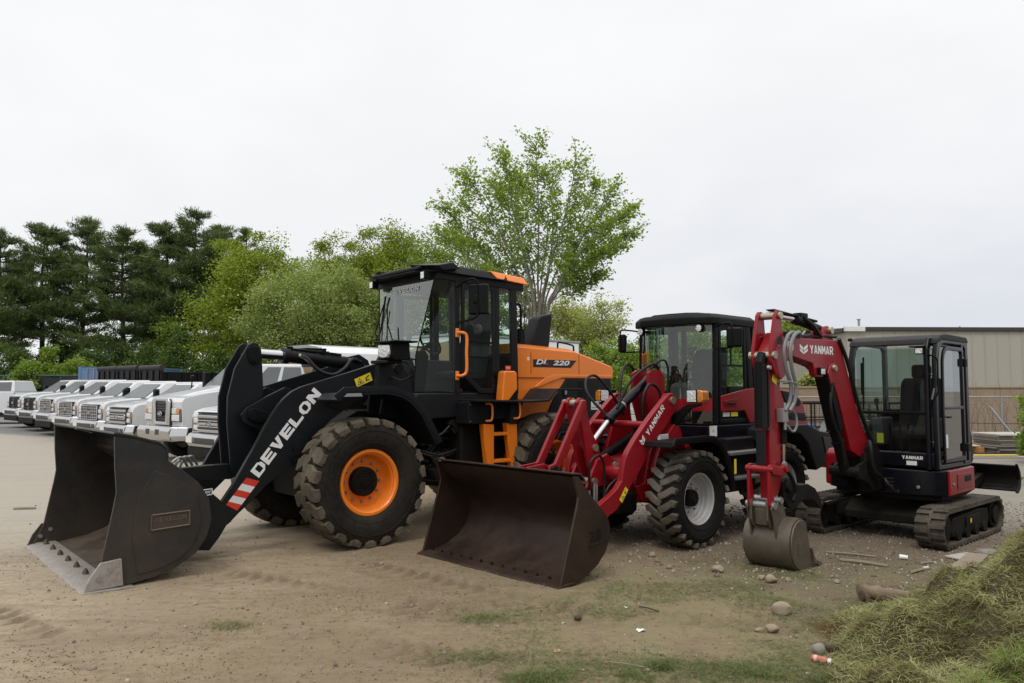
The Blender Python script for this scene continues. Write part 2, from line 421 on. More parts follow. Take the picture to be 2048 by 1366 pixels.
# ------------------------------------------------------------------ wheels
def lug(mb, line, hw, rt, rb, flare=1.2):
    """raised tread bar: line of (theta, y); rt(y)/rb(y) top and base radius"""
    rows = []
    m = len(line)
    for i, (th, y) in enumerate(line):
        a = line[max(0, i-1)]; b = line[min(m-1, i+1)]
        dx = (b[0]-a[0])*rt(y); dy = b[1]-a[1]; L = sqrt(dx*dx+dy*dy) or 1
        nx, ny = -dy/L, dx/L
        row = []
        for sgn, rad, k in ((1, rt, 1.0), (-1, rt, 1.0), (-1, rb, flare), (1, rb, flare)):
            yy = y+sgn*ny*hw*k; t2 = th+sgn*nx*hw*k/rt(0); rr = rad(max(-9, min(9, yy)))
            row.append((rr*cos(t2), yy, rr*sin(t2)))
        rows.append(row)
    vs = [p for r in rows for p in r]; fs = []
    for i in range(m-1):
        for k in range(4):
            fs.append((i*4+k, i*4+(k+1) % 4, (i+1)*4+(k+1) % 4, (i+1)*4+k))
    fs += [(0, 1, 2, 3), ((m-1)*4+3, (m-1)*4+2, (m-1)*4+1, (m-1)*4)]
    mb.add(vs, fs)

def make_wheel_A(parent):
    """big earthmover wheel, axle along y, outside at +y"""
    R = .745
    hub = MB()
    hub.lathe([(0, .105), (.075, .105), (.08, .095), (.15, .09), (.168, .075), (.172, -.03)], n=32)
    hub.lathe([(0, .118), (.05, .118), (.055, .104)], n=6)
    for k in range(8):
        a = 2*pi*k/8; hub.cyl((.12*cos(a), .088, .12*sin(a)), (.12*cos(a), .10, .12*sin(a)), .012, 6)
    w = hub.build('wheel', frameblack, parent)
    t = MB()
    prof = [(.375, .17), (.40, .215), (.43, .235), (.50, .255), (.565, .262), (.63, .255), (.675, .243), (.708, .228)]
    full = prof + [(.716, .12), (.722, 0), (.716, -.12)] + [(r, -y) for r, y in reversed(prof)]
    t.lathe(full, n=72)
    t.build('sidewall', rubberAs, w)
    ln = MB(); rt = lambda y: .752-.05*max(0, abs(y)-.15)**1.0*2.2 if abs(y) < .4 else .7
    rt = lambda y: .752-.30*max(0, abs(y)-.20)
    rb = lambda y: .708-.42*max(0, abs(y)-.17)
    n = 22
    for k in range(n):
        a = 2*pi*k/n
        lug(ln, [(a, .262), (a+.012, .19), (a+.085, .115), (a+.085, .05), (a+.02, -.02)], .071, rt, rb, 1.12)
        a += pi/n
        lug(ln, [(a, -.262), (a+.012, -.19), (a+.085, -.115), (a+.085, -.05), (a+.02, .02)], .071, rt, rb, 1.12)
        b = 2*pi*k/n
        for sg, off in ((1, 0), (-1, pi/n)):
            bb = b+off
            for r0, r1, yv in ((.655, .70, .247),):
                ln.hexa([(r0*cos(bb+d), sg*(yv-.004), r0*sin(bb+d)) for d in (-.06, .06)]+[(r1*cos(bb+d), sg*.225, r1*sin(bb+d)) for d in (.07, -.07)],
                        [(r0*cos(bb+d), sg*(yv+.008), r0*sin(bb+d)) for d in (-.05, .05)]+[(r1*cos(bb+d), sg*.262, r1*sin(bb+d)) for d in (.07, -.07)])
    ln.build('tread', rubberA, w, bevel=.006, seg=1)
    sw = MB()
    sw.lathe([(.455, .243), (.46, .249), (.466, .246)], n=60); sw.lathe([(.60, .2595), (.605, .265), (.612, .2585)], n=60)
    sw.build('rib', rubberAs, w)
    rim = MB()
    rim.lathe([(.383, .165), (.388, .19), (.380, .20), (.352, .20), (.345, .188), (.335, .18), (.335, .15), (.318, .145), (.312, .05), (.30, .01), (.285, -.005), (.17, -.01), (.1, -.01)], n=56)
    rim.build('rim', orange, w)
    for k in range(12):
        a = 2*pi*k/12+.15; p = (.235*cos(a), -.008, .235*sin(a)); q = (.235*cos(a), .02, .235*sin(a))
        MB().cyl(p, q, .017, 6).cyl((q[0], .0195, q[2]), (q[0], .036, q[2]), .009, 8).build('wheel_nut', galv, w)
    return w

def make_wheel_B(parent, R=.56, W=.40):
    hub = MB()
    hub.lathe([(0, .10), (.05, .10), (.055, .085), (.09, .08), (.098, .06), (.10, -.03), (.12, -.035)], n=28)
    for k in range(8):
        a = 2*pi*k/8; hub.cyl((.072*cos(a), .078, .072*sin(a)), (.072*cos(a), .092, .072*sin(a)), .008, 6)
    w = hub.build('wheel', frameblack, parent)
    t = MB(); h = W/2
    prof = [(.292, h*.62), (.315, h*.84), (.37, h*.96), (.42, h), (.465, h*.96), (.50, h*.88), (.520, h*.78)]
    t.lathe(prof+[(.530, h*.4), (.534, 0), (.530, -h*.4)]+[(r, -y) for r, y in reversed(prof)], n=64)
    t.lathe([(.345, h*.93), (.35, h*.965), (.356, h*.945)], n=56); t.lathe([(.44, h*.99), (.445, h*1.02), (.452, h*.98)], n=56)
    t.build('sidewall', rubberBs, w)
    ln = MB(); rt = lambda y: .565-.16*max(0, abs(y)-.12); rb = lambda y: .526-.30*max(0, abs(y)-.10)
    n = 23
    for k in range(n):
        a = 2*pi*k/n
        lug(ln, [(a-.03, h*1.0), (a, h*.80), (a-.10, h*.38), (a-.17, -.012)], .037, rt, rb, 1.18)
        a += pi/n
        lug(ln, [(a-.03, -h*1.0), (a, -h*.80), (a-.10, -h*.38), (a-.17, .012)], .037, rt, rb, 1.18)
    ln.build('tread', rubberB, w, bevel=.005, seg=1)
    rim = MB()
    rim.lathe([(.297, h*.60), (.302, h*.74), (.294, h*.79), (.280, h*.74), (.274, h*.5), (.258, h*.44), (.252, h*.26), (.236, h*.20), (.230, .02), (.20, .0), (.196, .012), (.13, .012), (.11, -.01), (.06, -.01)], n=56)
    rim.build('rim', silver, w)
    for k in range(8):
        a = 2*pi*k/8+.2; MB().cyl((.16*cos(a), .01, .16*sin(a)), (.16*cos(a), .034, .16*sin(a)), .014, 6).build('wheel_nut', galv, w)
    return w
# ================================================================== camera, sky, sun
cam = bpy.data.cameras.new('camera'); co = bpy.data.objects.new('camera', cam); COL.objects.link(co)
co.location = (0, 0, 1.82); co.rotation_euler = (radians(90)+math.atan(95.4/1593), 0, 0)
cam.sensor_width = 36; cam.lens = 1593/2048*36; cam.clip_end = 2000; cam.clip_start = .05
SC.camera = co
SC.view_settings.view_transform = 'Standard'; SC.view_settings.look = 'None'; SC.view_settings.exposure = 0
SC.cycles.max_bounces = 8; SC.cycles.transparent_max_bounces = 16; SC.cycles.use_denoising = True
SC.cycles.sample_clamp_indirect = 6

SUN_EL, SUN_AZ = radians(58), radians(200)     # high, veiled sun behind the photographer's left shoulder
wd = bpy.data.worlds.new('World'); SC.world = wd; wd.use_nodes = True
nt = wd.node_tree; nt.nodes.clear(); g = N(nt)
wo = g.add('ShaderNodeOutputWorld'); bg = g.add('ShaderNodeBackground')
sky = g.add('ShaderNodeTexSky'); sky.sky_type = 'NISHITA'; sky.sun_disc = False
sky.sun_elevation = SUN_EL; sky.sun_rotation = SUN_AZ; sky.air_density = 1.5; sky.dust_density = 4.0
tc = g.add('ShaderNodeTexCoord'); sp = g.add('ShaderNodeSeparateXYZ'); g.link(tc.outputs['Generated'], sp.inputs[0])
mp = g.add('ShaderNodeMapping'); mp.inputs['Scale'].default_value = (1.0, 1.0, 2.6); g.link(tc.outputs['Generated'], mp.inputs[0])
n1 = g.noise(mp.outputs[0], 2.2, 5, .5, .3)
n2 = g.noise(mp.outputs[0], 6.0, 5, .55, .2)
cl = g.math('ADD', g.math('MULTIPLY', n1, .7), g.math('MULTIPLY', n2, .3))
# overcast layer: bright grey-white, a little darker and bluer low down and to the right
low = g.maprange(sp.outputs['Z'], .02, .42, 1.0, 0.0)
rt = g.maprange(sp.outputs['X'], -.45, .65, .25, 1.0)
dk = g.math('MULTIPLY', low, rt)
dk = g.math('MULTIPLY', dk, g.maprange(cl, .36, .62, .55, 1.15))
c1 = g.mix(dk, (1.03, 1.03, 1.035), (.71, .745, .83))
c1 = g.mix(g.math('MULTIPLY', g.maprange(cl, .40, .62), .30), c1, (.90, .91, .935))
skyc = g.mix(1.0, sky.outputs[0], (.07, .07, .07), 'MULTIPLY')
mx = g.mix(.92, skyc, c1)
g.link(mx, bg.inputs[0]); g.link(g.maprange(sp.outputs['Z'], .50, .95, 1.0, 1.75), bg.inputs[1])
g.link(bg.outputs[0], wo.inputs[0])
sl = bpy.data.lights.new('sun', 'SUN'); sl.energy = 1.2; sl.angle = radians(20); sl.color = (1.0, .97, .92)
so = bpy.data.objects.new('sun', sl); COL.objects.link(so)
d = Vector((sin(SUN_AZ)*cos(SUN_EL), cos(SUN_AZ)*cos(SUN_EL), sin(SUN_EL)))
so.rotation_euler = d.to_track_quat('Z', 'Y').to_euler()

# ================================================================== ground
def smooth(a, b, x):
    t = np.clip((x-a)/(b-a), 0, 1); return t*t*(3-2*t)
def vnoise(x, y, seed=0):
    """value noise, vectorised"""
    xi = np.floor(x).astype(np.int64); yi = np.floor(y).astype(np.int64); fx = x-xi; fy = y-yi
    fx = fx*fx*(3-2*fx); fy = fy*fy*(3-2*fy)
    def h(a, b):
        n = (a*374761393+b*668265263+seed*974634777) & 0x7fffffff
        n = ((n ^ (n >> 13))*1274126177) & 0x7fffffff
        return ((n ^ (n >> 16)) & 0xffff)/65535.0
    return (h(xi, yi)*(1-fx)+h(xi+1, yi)*fx)*(1-fy)+(h(xi, yi+1)*(1-fx)+h(xi+1, yi+1)*fx)*fy
def fbm(x, y, f, o=4, seed=0):
    r = 0; a = .5
    for i in range(o): r = r+a*vnoise(x*f, y*f, seed+i); f *= 2.03; a *= .5
    return r
TRACKS = ((-3.1, 8.15, -.1, 6.35, .30), (-1.8, 8.7, 1.0, 6.1, .26), (-4.6, 6.9, -2.2, 5.1, .22), (1.0, 6.6, 3.4, 5.9, .2), (-6.5, 8.2, -3.6, 5.0, .25), (-1.2, 5.9, 1.2, 4.9, .24))
def track_mask(x, y):
    r = np.zeros_like(np.asarray(x, float))
    for (ax, ay, bx, by, w) in TRACKS:
        dx, dy = bx-ax, by-ay; L = np.hypot(dx, dy); dx /= L; dy /= L
        t = (x-ax)*dx+(y-ay)*dy; s = -(x-ax)*dy+(y-ay)*dx+.06*np.sin(t*1.3)
        m = (1-smooth(w*.7, w*1.1, np.abs(s)))*smooth(0, .5, t)*(1-smooth(L-.8, L, t))*smooth(.22, .45, fbm(x, y, 1.7, 2, 87))
        r = np.maximum(r, m*(.35+.65*(np.sin((t+np.abs(s)*.55)*2*pi/.19) < .1)))
    return r
def gz(x, y):
    x = np.asarray(x, float); y = np.asarray(y, float)
    near = 1-smooth(14, 24, np.hypot(x, y))
    z = (fbm(x, y, .7, 3, 1)-.45)*.035*near + (fbm(x, y, 3.1, 3, 7)-.45)*.020*near + (fbm(x, y, 11., 2, 9)-.37)*.010*near
    # tyre cleat prints left in the dirt between the two loaders
    for (ax, ay, bx, by, w) in TRACKS:
        dx, dy = bx-ax, by-ay; L = np.hypot(dx, dy); dx /= L; dy /= L
        t = (x-ax)*dx+(y-ay)*dy; s = -(x-ax)*dy+(y-ay)*dx
        m = (1-smooth(w*.75, w, np.abs(s)))*smooth(0, .4, t)*(1-smooth(L-.5, L, t))
        m = m*smooth(.22, .45, fbm(x, y, 1.7, 2, 87)); z = z - m*.012 + m*.013*np.clip(np.sin((t+np.abs(s)*.55)*2*pi/.19)*2, -1, 1)
    z = z*(1-.0)
    z = z + .22*smooth(21, 34, y)*smooth(-4, -12, x) if False else z + .22*smooth(21, 34, y)*(1-smooth(-13, -6, x))
    return z
def axis(lo, hi, dlo, dhi, step, grow=1.16):
    a = [dlo]; s = step
    while a[-1] > lo: s *= grow; a.append(a[-1]-s)
    b = [dhi]; s = step
    while b[-1] < hi: s *= grow; b.append(b[-1]+s)
    return np.array(a[::-1][:-1]+list(np.arange(dlo, dhi, step))+b)
gx = axis(-600, 600, -5.5, 6.2, .032); gy = axis(-40, 900, 4.0, 10.0, .032)
X, Y = np.meshgrid(gx, gy); Zg = gz(X, Y)
nx, ny = len(gx), len(gy)
me = bpy.data.meshes.new('ground')
me.vertices.add(nx*ny); me.vertices.foreach_set('co', np.stack([X, Y, Zg], -1).reshape(-1).astype(np.float32))
i = np.arange(nx*ny).reshape(ny, nx); q = np.stack([i[:-1, :-1], i[:-1, 1:], i[1:, 1:], i[1:, :-1]], -1).reshape(-1, 4)
def fill_quads(me, q):
    n = len(q); me.loops.add(n*4); me.loops.foreach_set('vertex_index', q.reshape(-1).astype(np.int32))
    me.polygons.add(n); me.polygons.foreach_set('loop_start', (np.arange(n)*4).astype(np.int32))
    me.polygons.foreach_set('loop_total', np.full(n, 4, np.int32)); me.update(calc_edges=True)
fill_quads(me, q); me.shade_smooth()
at = me.attributes.new('track', 'FLOAT', 'POINT'); at.data.foreach_set('value', track_mask(X, Y).reshape(-1).astype(np.float32))
gm, nt, out = newmat('yard dirt'); g = N(nt)
geo = g.add('ShaderNodeNewGeometry'); P = geo.outputs['Position']
sp = g.add('ShaderNodeSeparateXYZ'); g.link(P, sp.inputs[0]); px, py = sp.outputs['X'], sp.outputs['Y']
nA = g.noise(P, .55, 5, .6, .4); nB = g.noise(P, 2.6, 6, .65, .3); nC = g.noise(P, 38, 4, .7); nD = g.noise(P, 11, 6, .7)
# dragged, streaky texture along the machines' travel direction
mp = g.add('ShaderNodeMapping'); mp.inputs['Rotation'].default_value = (0, 0, radians(12)); mp.inputs['Scale'].default_value = (1.1, 7, 1); g.link(P, mp.inputs[0])
nS = g.noise(mp.outputs[0], 1.6, 6, .65, .2)
dirt = g.ramp(g.math('ADD', g.math('MULTIPLY', nB, .5), g.math('MULTIPLY', nS, .5)), [(.28, (.190, .138, .083)), (.48, (.292, .225, .145)), (.72, (.395, .320, .222))])
dirt = g.mix(g.ramp(nA, [(.40, .0), (.62, .75)]), dirt, (.235, .178, .115))
dirt = g.mix(g.math('MULTIPLY', g.maprange(px, -1.5, -5.5), .62), dirt, (.43, .362, .265))
dirt = g.mix(g.ramp(nD, [(.50, 0), (.70, .55)]), dirt, (.11, .082, .055))
dirt = g.mix(g.ramp(nC, [(.62, 0), (.74, .7)]), dirt, (.40, .36, .29))
ta = g.add('ShaderNodeAttribute'); ta.attribute_name = 'track'
dirt = g.mix(g.math('MULTIPLY', ta.outputs['Fac'], .72), dirt, (.115, .084, .054))  # darkens the tracks, with the shade of the cleat grooves put into the colour
dirt = g.mix(g.math('MULTIPLY', g.maprange(px, -4.2, -.6), .52), dirt, (.155, .115, .070))
mpw = g.add('ShaderNodeMapping'); mpw.inputs['Rotation'].default_value = (0, 0, radians(-14)); mpw.inputs['Scale'].default_value = (.35, 2.2, 1); g.link(P, mpw.inputs[0])
dirt = g.mix(g.ramp(g.noise(mpw.outputs[0], 1.1, 5, .6, .5), [(.50, 0), (.68, .55)]), dirt, (.165, .125, .082))
# grey worn surface further back on the left
dirt = g.mix(g.math('MULTIPLY', g.maprange(g.math('SUBTRACT', py, g.math('MULTIPLY', px, .5)), 9.5, 15.5), g.math('MULTIPLY', g.maprange(px, -1.0, -4.0), .75)), dirt, g.mix(nC, (.30, .275, .235), (.38, .355, .31)))
# grey crushed gravel behind and right
grav = g.add('ShaderNodeTexVoronoi'); grav.inputs['Scale'].default_value = 26; g.link(P, grav.inputs['Vector'])
gcol = g.mix(g.math('MULTIPLY', g.math('ADD', nC, g.math('MULTIPLY', grav.outputs['Distance'], .8)), .8, clamp=True), (.075, .060, .045), (.27, .235, .195))
ed = g.math('ADD', py, g.math('ADD', g.math('MULTIPLY', px, .35), g.math('MULTIPLY', nA, 3.0)))
fgr = g.maprange(ed, 10.2, 13.4)
gfar = g.maprange(ed, 12.5, 17.0)
gcol = g.mix(gfar, gcol, g.mix(nB, (.19, .170, .142), (.28, .252, .215)))
col = g.mix(g.math('MULTIPLY', fgr, g.maprange(px, -.5, 2.0)), dirt, gcol)
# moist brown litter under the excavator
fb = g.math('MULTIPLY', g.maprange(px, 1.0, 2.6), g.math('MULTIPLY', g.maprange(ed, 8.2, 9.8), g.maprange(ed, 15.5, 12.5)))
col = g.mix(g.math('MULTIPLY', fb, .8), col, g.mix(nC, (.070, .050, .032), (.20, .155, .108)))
# green clippings trodden into the dirt
fgx = g.math('MULTIPLY', g.math('MULTIPLY', g.maprange(px, -.8, 1.0), g.maprange(py, 9.2, 7.6)), g.ramp(nB, [(.42, 0), (.60, 1)]))
col = g.mix(g.math('MULTIPLY', fgx, .5), col, g.mix(nC, (.115, .120, .042), (.21, .215, .095)))
# asphalt of the parking lot
asp = g.ramp(g.math('ADD', g.math('MULTIPLY', nA, .6), g.math('MULTIPLY', nC, .4)), [(.3, (.17, .168, .162)), (.7, (.27, .265, .255))])
fa = g.maprange(g.math('ADD', g.math('ADD', py, g.math('MULTIPLY', px, .55)), g.math('MULTIPLY', nB, 1.0)), 19.2, 20.4)
fa = g.math('MULTIPLY', fa, g.maprange(px, -3.0, -8.0))
st = g.math('MULTIPLY', g.maprange(py, 27, 28.5), g.maprange(py, 36, 33))
asp = g.mix(g.math('MULTIPLY', st, .5), asp, (.115, .118, .12))
col = g.mix(fa, col, asp)
b = g.add('ShaderNodeBsdfPrincipled'); g.link(col, b.inputs['Base Color']); b.inputs['Roughness'].default_value = .92
b.inputs['Specular IOR Level'].default_value = .2
bp = g.add('ShaderNodeBump'); bp.inputs['Strength'].default_value = 1.0; bp.inputs['Distance'].default_value = .03
hh = g.math('ADD', g.math('MULTIPLY', nD, .5), g.math('ADD', g.math('MULTIPLY', nC, .35), g.math('MULTIPLY', nS, .5)))
g.link(hh, bp.inputs['Height']); g.link(bp.outputs[0], b.inputs['Normal']); g.link(b.outputs[0], out.inputs[0])
me.materials.append(gm)
go = bpy.data.objects.new('ground', me); COL.objects.link(go); tag(go, 'brown packed dirt yard running into grey gravel and asphalt', 'ground', kind='structure')

# ------------------------------------------------------------------ instanced small geometry in one mesh
def scatter(name, base_v, base_f, pos, rot, scl, mat, parent=None):
    """bake many copies of a tiny mesh into one object; rot (n,3,3), scl (n,3)"""
    bv = np.asarray(base_v, float); n = len(pos); k = len(bv)
    vs = np.einsum('nij,nkj->nki', rot, bv[None]*scl[:, None, :])+pos[:, None, :]
    fl = len(base_f[0]); bf = np.asarray(base_f); fs = (bf[None]+(np.arange(n)*k)[:, None, None]).reshape(-1, fl)
    me = bpy.data.meshes.new(name); me.vertices.add(n*k); me.vertices.foreach_set('co', vs.reshape(-1).astype(np.float32))
    m = len(fs); me.loops.add(m*fl); me.loops.foreach_set('vertex_index', fs.reshape(-1).astype(np.int32))
    me.polygons.add(m); me.polygons.foreach_set('loop_start', (np.arange(m)*fl).astype(np.int32)); me.polygons.foreach_set('loop_total', np.full(m, fl, np.int32))
    me.update(calc_edges=True); me.materials.append(mat)
    o = bpy.data.objects.new(name, me); COL.objects.link(o); o.parent = parent; return o
def rotmats(n, tilt=pi, rng=RNG):
    a = rng.uniform(0, 2*pi, n); b = rng.uniform(-tilt, tilt, n); c = rng.uniform(-tilt, tilt, n)
    ca, sa, cb, sb, cc, sc_ = np.cos(a), np.sin(a), np.cos(b), np.sin(b), np.cos(c), np.sin(c)
    R = np.empty((n, 3, 3))
    R[:, 0, 0] = ca*cb; R[:, 0, 1] = ca*sb*sc_-sa*cc; R[:, 0, 2] = ca*sb*cc+sa*sc_
    R[:, 1, 0] = sa*cb; R[:, 1, 1] = sa*sb*sc_+ca*cc; R[:, 1, 2] = sa*sb*cc-ca*sc_
    R[:, 2, 0] = -sb; R[:, 2, 1] = cb*sc_; R[:, 2, 2] = cb*cc
    return R
def ico():
    bm = bmesh.new(); bmesh.ops.create_icosphere(bm, subdivisions=1, radius=1)
    rr = random.Random(3)
    for v in bm.verts: v.co *= rr.uniform(.75, 1.15)
    v = [tuple(q.co) for q in bm.verts]; f = [tuple(q.index for q in p.verts) for p in bm.faces]; bm.free(); return v, f
ICO = ico()
def islandmat(name, stops, rough=.9):
    m, nt, out = newmat(name); g = N(nt); geo = g.add('ShaderNodeNewGeometry')
    c = g.ramp(geo.outputs['Random Per Island'], stops)
    b = g.add('ShaderNodeBsdfPrincipled'); g.link(c, b.inputs['Base Color']); b.inputs['Roughness'].default_value = rough
    g.link(b.outputs[0], out.inputs[0]); return m
stonemat = islandmat('gravel stones', [(0, (.11, .085, .06)), (.5, (.20, .165, .125)), (.9, (.29, .255, .215)), (1, (.44, .41, .37))])
n = 48000
yy = 4.4+8.6*RNG.uniform(0, 1, n)**1.1; xx = RNG.uniform(-.6, .66, n)*yy
keep = (RNG.uniform(0, 1, n) < .05+.95*smooth(9.0, 11.4, yy+.35*xx+3*RNG.normal(.5, .15, n))*smooth(-1, 2, xx))
xx, yy = xx[keep], yy[keep]; n = len(xx)
s = .004+.013*RNG.uniform(0, 1, n)**3+.016*(RNG.uniform(0, 1, n) > .985)
pos = np.stack([xx, yy, gz(xx, yy)+s*.25], -1)
o = scatter('gravel', ICO[0], ICO[1], pos, rotmats(n), s[:, None]*RNG.uniform(.6, 1.3, (n, 3)), stonemat)
tag(o, 'loose grey gravel and pebbles strewn over the dirt', 'gravel', kind='stuff')

# crumbs of dirt
n = 26000; yy = 4.6+5.2*RNG.uniform(0, 1, n)**1.2; xx = RNG.uniform(-.68, .5, n)*yy
k = RNG.uniform(0, 1, n) < .12+.88*smooth(.45, .62, fbm(xx, yy, 1.3, 3, 111)); xx, yy = xx[k], yy[k]; n = len(xx)
s = .0022+.0065*RNG.uniform(0, 1, n)**3
o = scatter('dirt_crumbs', ICO[0], ICO[1], np.stack([xx, yy, gz(xx, yy)+s*.3], -1), rotmats(n), s[:, None]*RNG.uniform(.6, 1.4, (n, 3)), islandmat('dirt crumbs', [(0, (.10, .072, .045)), (.6, (.19, .145, .095)), (1, (.33, .28, .21))]))
tag(o, 'fine crumbs of dry dirt over the yard', 'dirt', kind='stuff')
# cut grass lying on the dirt
blade = ([(-.5, 0, 0), (.5, 0, 0), (.35, .5, .12), (-.35, .5, .12), (0.1, 1, 0.0), (-.1, 1, 0.0)], [(0, 1, 2, 3), (3, 2, 4, 5)])
clipmat = leafmat('cut grass', [(0, (.075, .060, .022)), (.3, (.085, .105, .032)), (.65, (.135, .165, .055)), (.9, (.215, .205, .085)), (1, (.12, .19, .045))], .25, .7, 1.2)
def clipfield(n, box, dens, name, label, length=(.03, .075), w=.0028, tilt=.35):
    xx = RNG.uniform(box[0], box[1], n); yy = RNG.uniform(box[2], box[3], n)
    k = RNG.uniform(0, 1, n) < dens(xx, yy); xx, yy = xx[k], yy[k]; m = len(xx)
    L = RNG.uniform(*length, m)
    pos = np.stack([xx, yy, gz(xx, yy)+.004+.008*RNG.uniform(0, 1, m)], -1)
    return tag(scatter(name, *blade, pos, rotmats(m, tilt), np.stack([np.full(m, w)*RNG.uniform(.7, 1.5, m), L, L], -1), clipmat), label, 'grass', kind='stuff')
def dens_clip(x, y):
    v = fbm(x, y, 1.5, 4, 31); band = np.exp(-((y-(5.28-.10*(x-1)))/.26)**2)*smooth(-.1, .5, x)*(1-smooth(2.3, 3.0, x))
    a = smooth(.47, .62, v)*smooth(-.7, .9, x)*(1-smooth(7.9, 9.0, y))
    pt = np.exp(-((x+.2)**2/.06+(y-6.45)**2/.02))*.9+np.exp(-((x+2.17)**2/.02+(y-6.25)**2/.008))*.9+np.exp(-((x+.23)**2/.10+(y-5.55)**2/.012))*.9
    return np.clip(a*.24+band*.45+pt*.7+.012, 0, 1)
clipfield(330000, (-2.6, 4.6, 4.75, 9.0), dens_clip, 'grass_clippings', 'thin scatter of green cut grass over the dirt', (.03, .08), .0034)
tuftmat = leafmat('green grass tufts', [(0, (.06, .085, .022)), (.5, (.105, .145, .042)), (1, (.20, .225, .085))], .35, .6, 1.5)
def dens_band(x, y):
    v = fbm(x, y, 2.6, 3, 51); c = 5.22-.16*(x-1.0)+.10*np.sin(x*3.1)
    return np.exp(-((y-c)/.17)**2)*smooth(.25, .7, x)*(1-smooth(1.9, 2.4, x))*smooth(.42, .56, v)+.7*np.exp(-((x-.15)**2/.03+(y-5.12)**2/.008))
def clip2():
    n = 90000; xx = RNG.uniform(-.2, 2.6, n); yy = RNG.uniform(4.7, 5.8, n); k = RNG.uniform(0, 1, n) < dens_band(xx, yy); xx, yy = xx[k], yy[k]; m = len(xx); L = RNG.uniform(.03, .085, m)
    pos = np.stack([xx, yy, gz(xx, yy)+.004+.03*RNG.uniform(0, 1, m)**2], -1)
    tag(scatter('grass_tufts', *blade, pos, rotmats(m, .8), np.stack([np.full(m, .0036)*RNG.uniform(.7, 1.5, m), L, L], -1), tuftmat), 'bright green grass tufts in a band along the bottom of the yard', 'grass', kind='stuff')
clip2()

# ================================================================== heap of cut grass, right foreground
def pile_d(x, y):
    dx, dy = 3.8/5.814, 4.4/5.814
    t = (x-1.62)*dx+(y-4.6)*dy; d = (x-1.62)*dy-(y-4.6)*dx
    d = d+.42*np.exp(-((t-1.95)/1.0)**2)-.05*np.exp(-((t-.3)/.5)**2)
    return d+(fbm(x, y, 1.9, 3, 61)-.45)*.42
def pile_h(x, y):
    d = pile_d(x, y)
    core = .80*smooth(.02, 1.75, d)+.10*smooth(0, .25, d)
    core = .88*core*(.45+.55*smooth(2.2, 4.4, y))
    lump = (fbm(x, y, 2.0, 3, 71)-.42)*.50+(fbm(x, y, 5.0, 2, 77)-.37)*.34+(fbm(x, y, 12., 2, 79)-.37)*.13
    return core+lump*smooth(0, .5, d)*(1-.2*smooth(1, 3, d))-.05*(1-smooth(-.1, .12, d))
px_ = np.arange(.9, 8.2, .045); py_ = np.arange(2.2, 10.6, .045)
X, Y = np.meshgrid(px_, py_); H = pile_h(X, Y)
D = pile_d(X, Y); ny, nx = X.shape
me = bpy.data.meshes.new('grass_heap'); me.vertices.add(nx*ny)
me.vertices.foreach_set('co', np.stack([X, Y, H+gz(X, Y)*0-.01], -1).reshape(-1).astype(np.float32))
i = np.arange(nx*ny).reshape(ny, nx); q = np.stack([i[:-1, :-1], i[:-1, 1:], i[1:, 1:], i[1:, :-1]], -1).reshape(-1, 4)
ok = (D[:-1, :-1] > -.12).reshape(-1); fill_quads(me, q[ok]); me.shade_smooth()
pm, nt, out = newmat('matted grass'); g = N(nt); geo = g.add('ShaderNodeNewGeometry')
nn = g.noise(geo.outputs['Position'], 3.0, 6, .7); n3 = g.noise(geo.outputs['Position'], 40, 5, .75)
c = g.ramp(g.math('ADD', g.math('MULTIPLY', nn, .6), g.math('MULTIPLY', n3, .5)), [(.3, (.040, .030, .014)), (.5, (.10, .082, .036)), (.72, (.18, .155, .072))])
b = g.add('ShaderNodeBsdfPrincipled'); g.link(c, b.inputs['Base Color']); b.inputs['Roughness'].default_value = .95
bp = g.add('ShaderNodeBump'); bp.inputs['Distance'].default_value = .04; g.link(n3, bp.inputs['Height']); g.link(bp.outputs[0], b.inputs['Normal'])
g.link(b.outputs[0], out.inputs[0]); me.materials.append(pm)
heap = bpy.data.objects.new('grass_heap', me); COL.objects.link(heap)
tag(heap, 'big matted heap of cut grass in the right foreground', 'grass heap')
def heap_blades(n, box, mat, length, w, tilt, name, prob, lift=.015):
    xx = RNG.uniform(box[0], box[1], n); yy = RNG.uniform(box[2], box[3], n)
    dd = pile_d(xx, yy); k = (RNG.uniform(0, 1, n) < prob(xx, yy, dd)); xx, yy = xx[k], yy[k]; m = len(xx)
    L = RNG.uniform(*length, m); L *= .6+.8*fbm(xx, yy, 3.3, 2, 5)
    pos = np.stack([xx, yy, np.maximum(pile_h(xx, yy), 0)+RNG.uniform(-.004, lift, m)+.02*smooth(.4, .6, fbm(xx, yy, 6, 2, 19))], -1)
    o = scatter(name, *blade, pos, rotmats(m, tilt), np.stack([np.full(m, w)*RNG.uniform(.7, 1.6, m), L, L*.9], -1), mat, heap); o['kind'] = 'stuff'; return o
heapmat = leafmat('heap grass', [(0, (.085, .048, .018)), (.20, (.150, .105, .042)), (.43, (.190, .190, .066)), (.7, (.275, .275, .115)), (.9, (.40, .37, .20)), (1, (.50, .45, .28))], .25, .7, 2.6, 1)
freshmat = leafmat('fresh grass', [(0, (.08, .12, .022)), (.5, (.16, .23, .045)), (1, (.29, .35, .10))], .35, .6, 1.0)
strawmat = leafmat('brown thatch', [(0, (.06, .026, .009)), (.5, (.13, .062, .022)), (1, (.20, .105, .042))], .2, .8, 3)
heap_blades(520000, (1.0, 7.2, 2.6, 10.2), heapmat, (.04, .11), .0042, .50, 'cut_grass', lambda x, y, d: smooth(-.10, .25, d)*(.58+.42*smooth(.38, .5, fbm(x, y, 3.0, 3, 91)))*(1-.4*smooth(2.2, 3.4, d)))
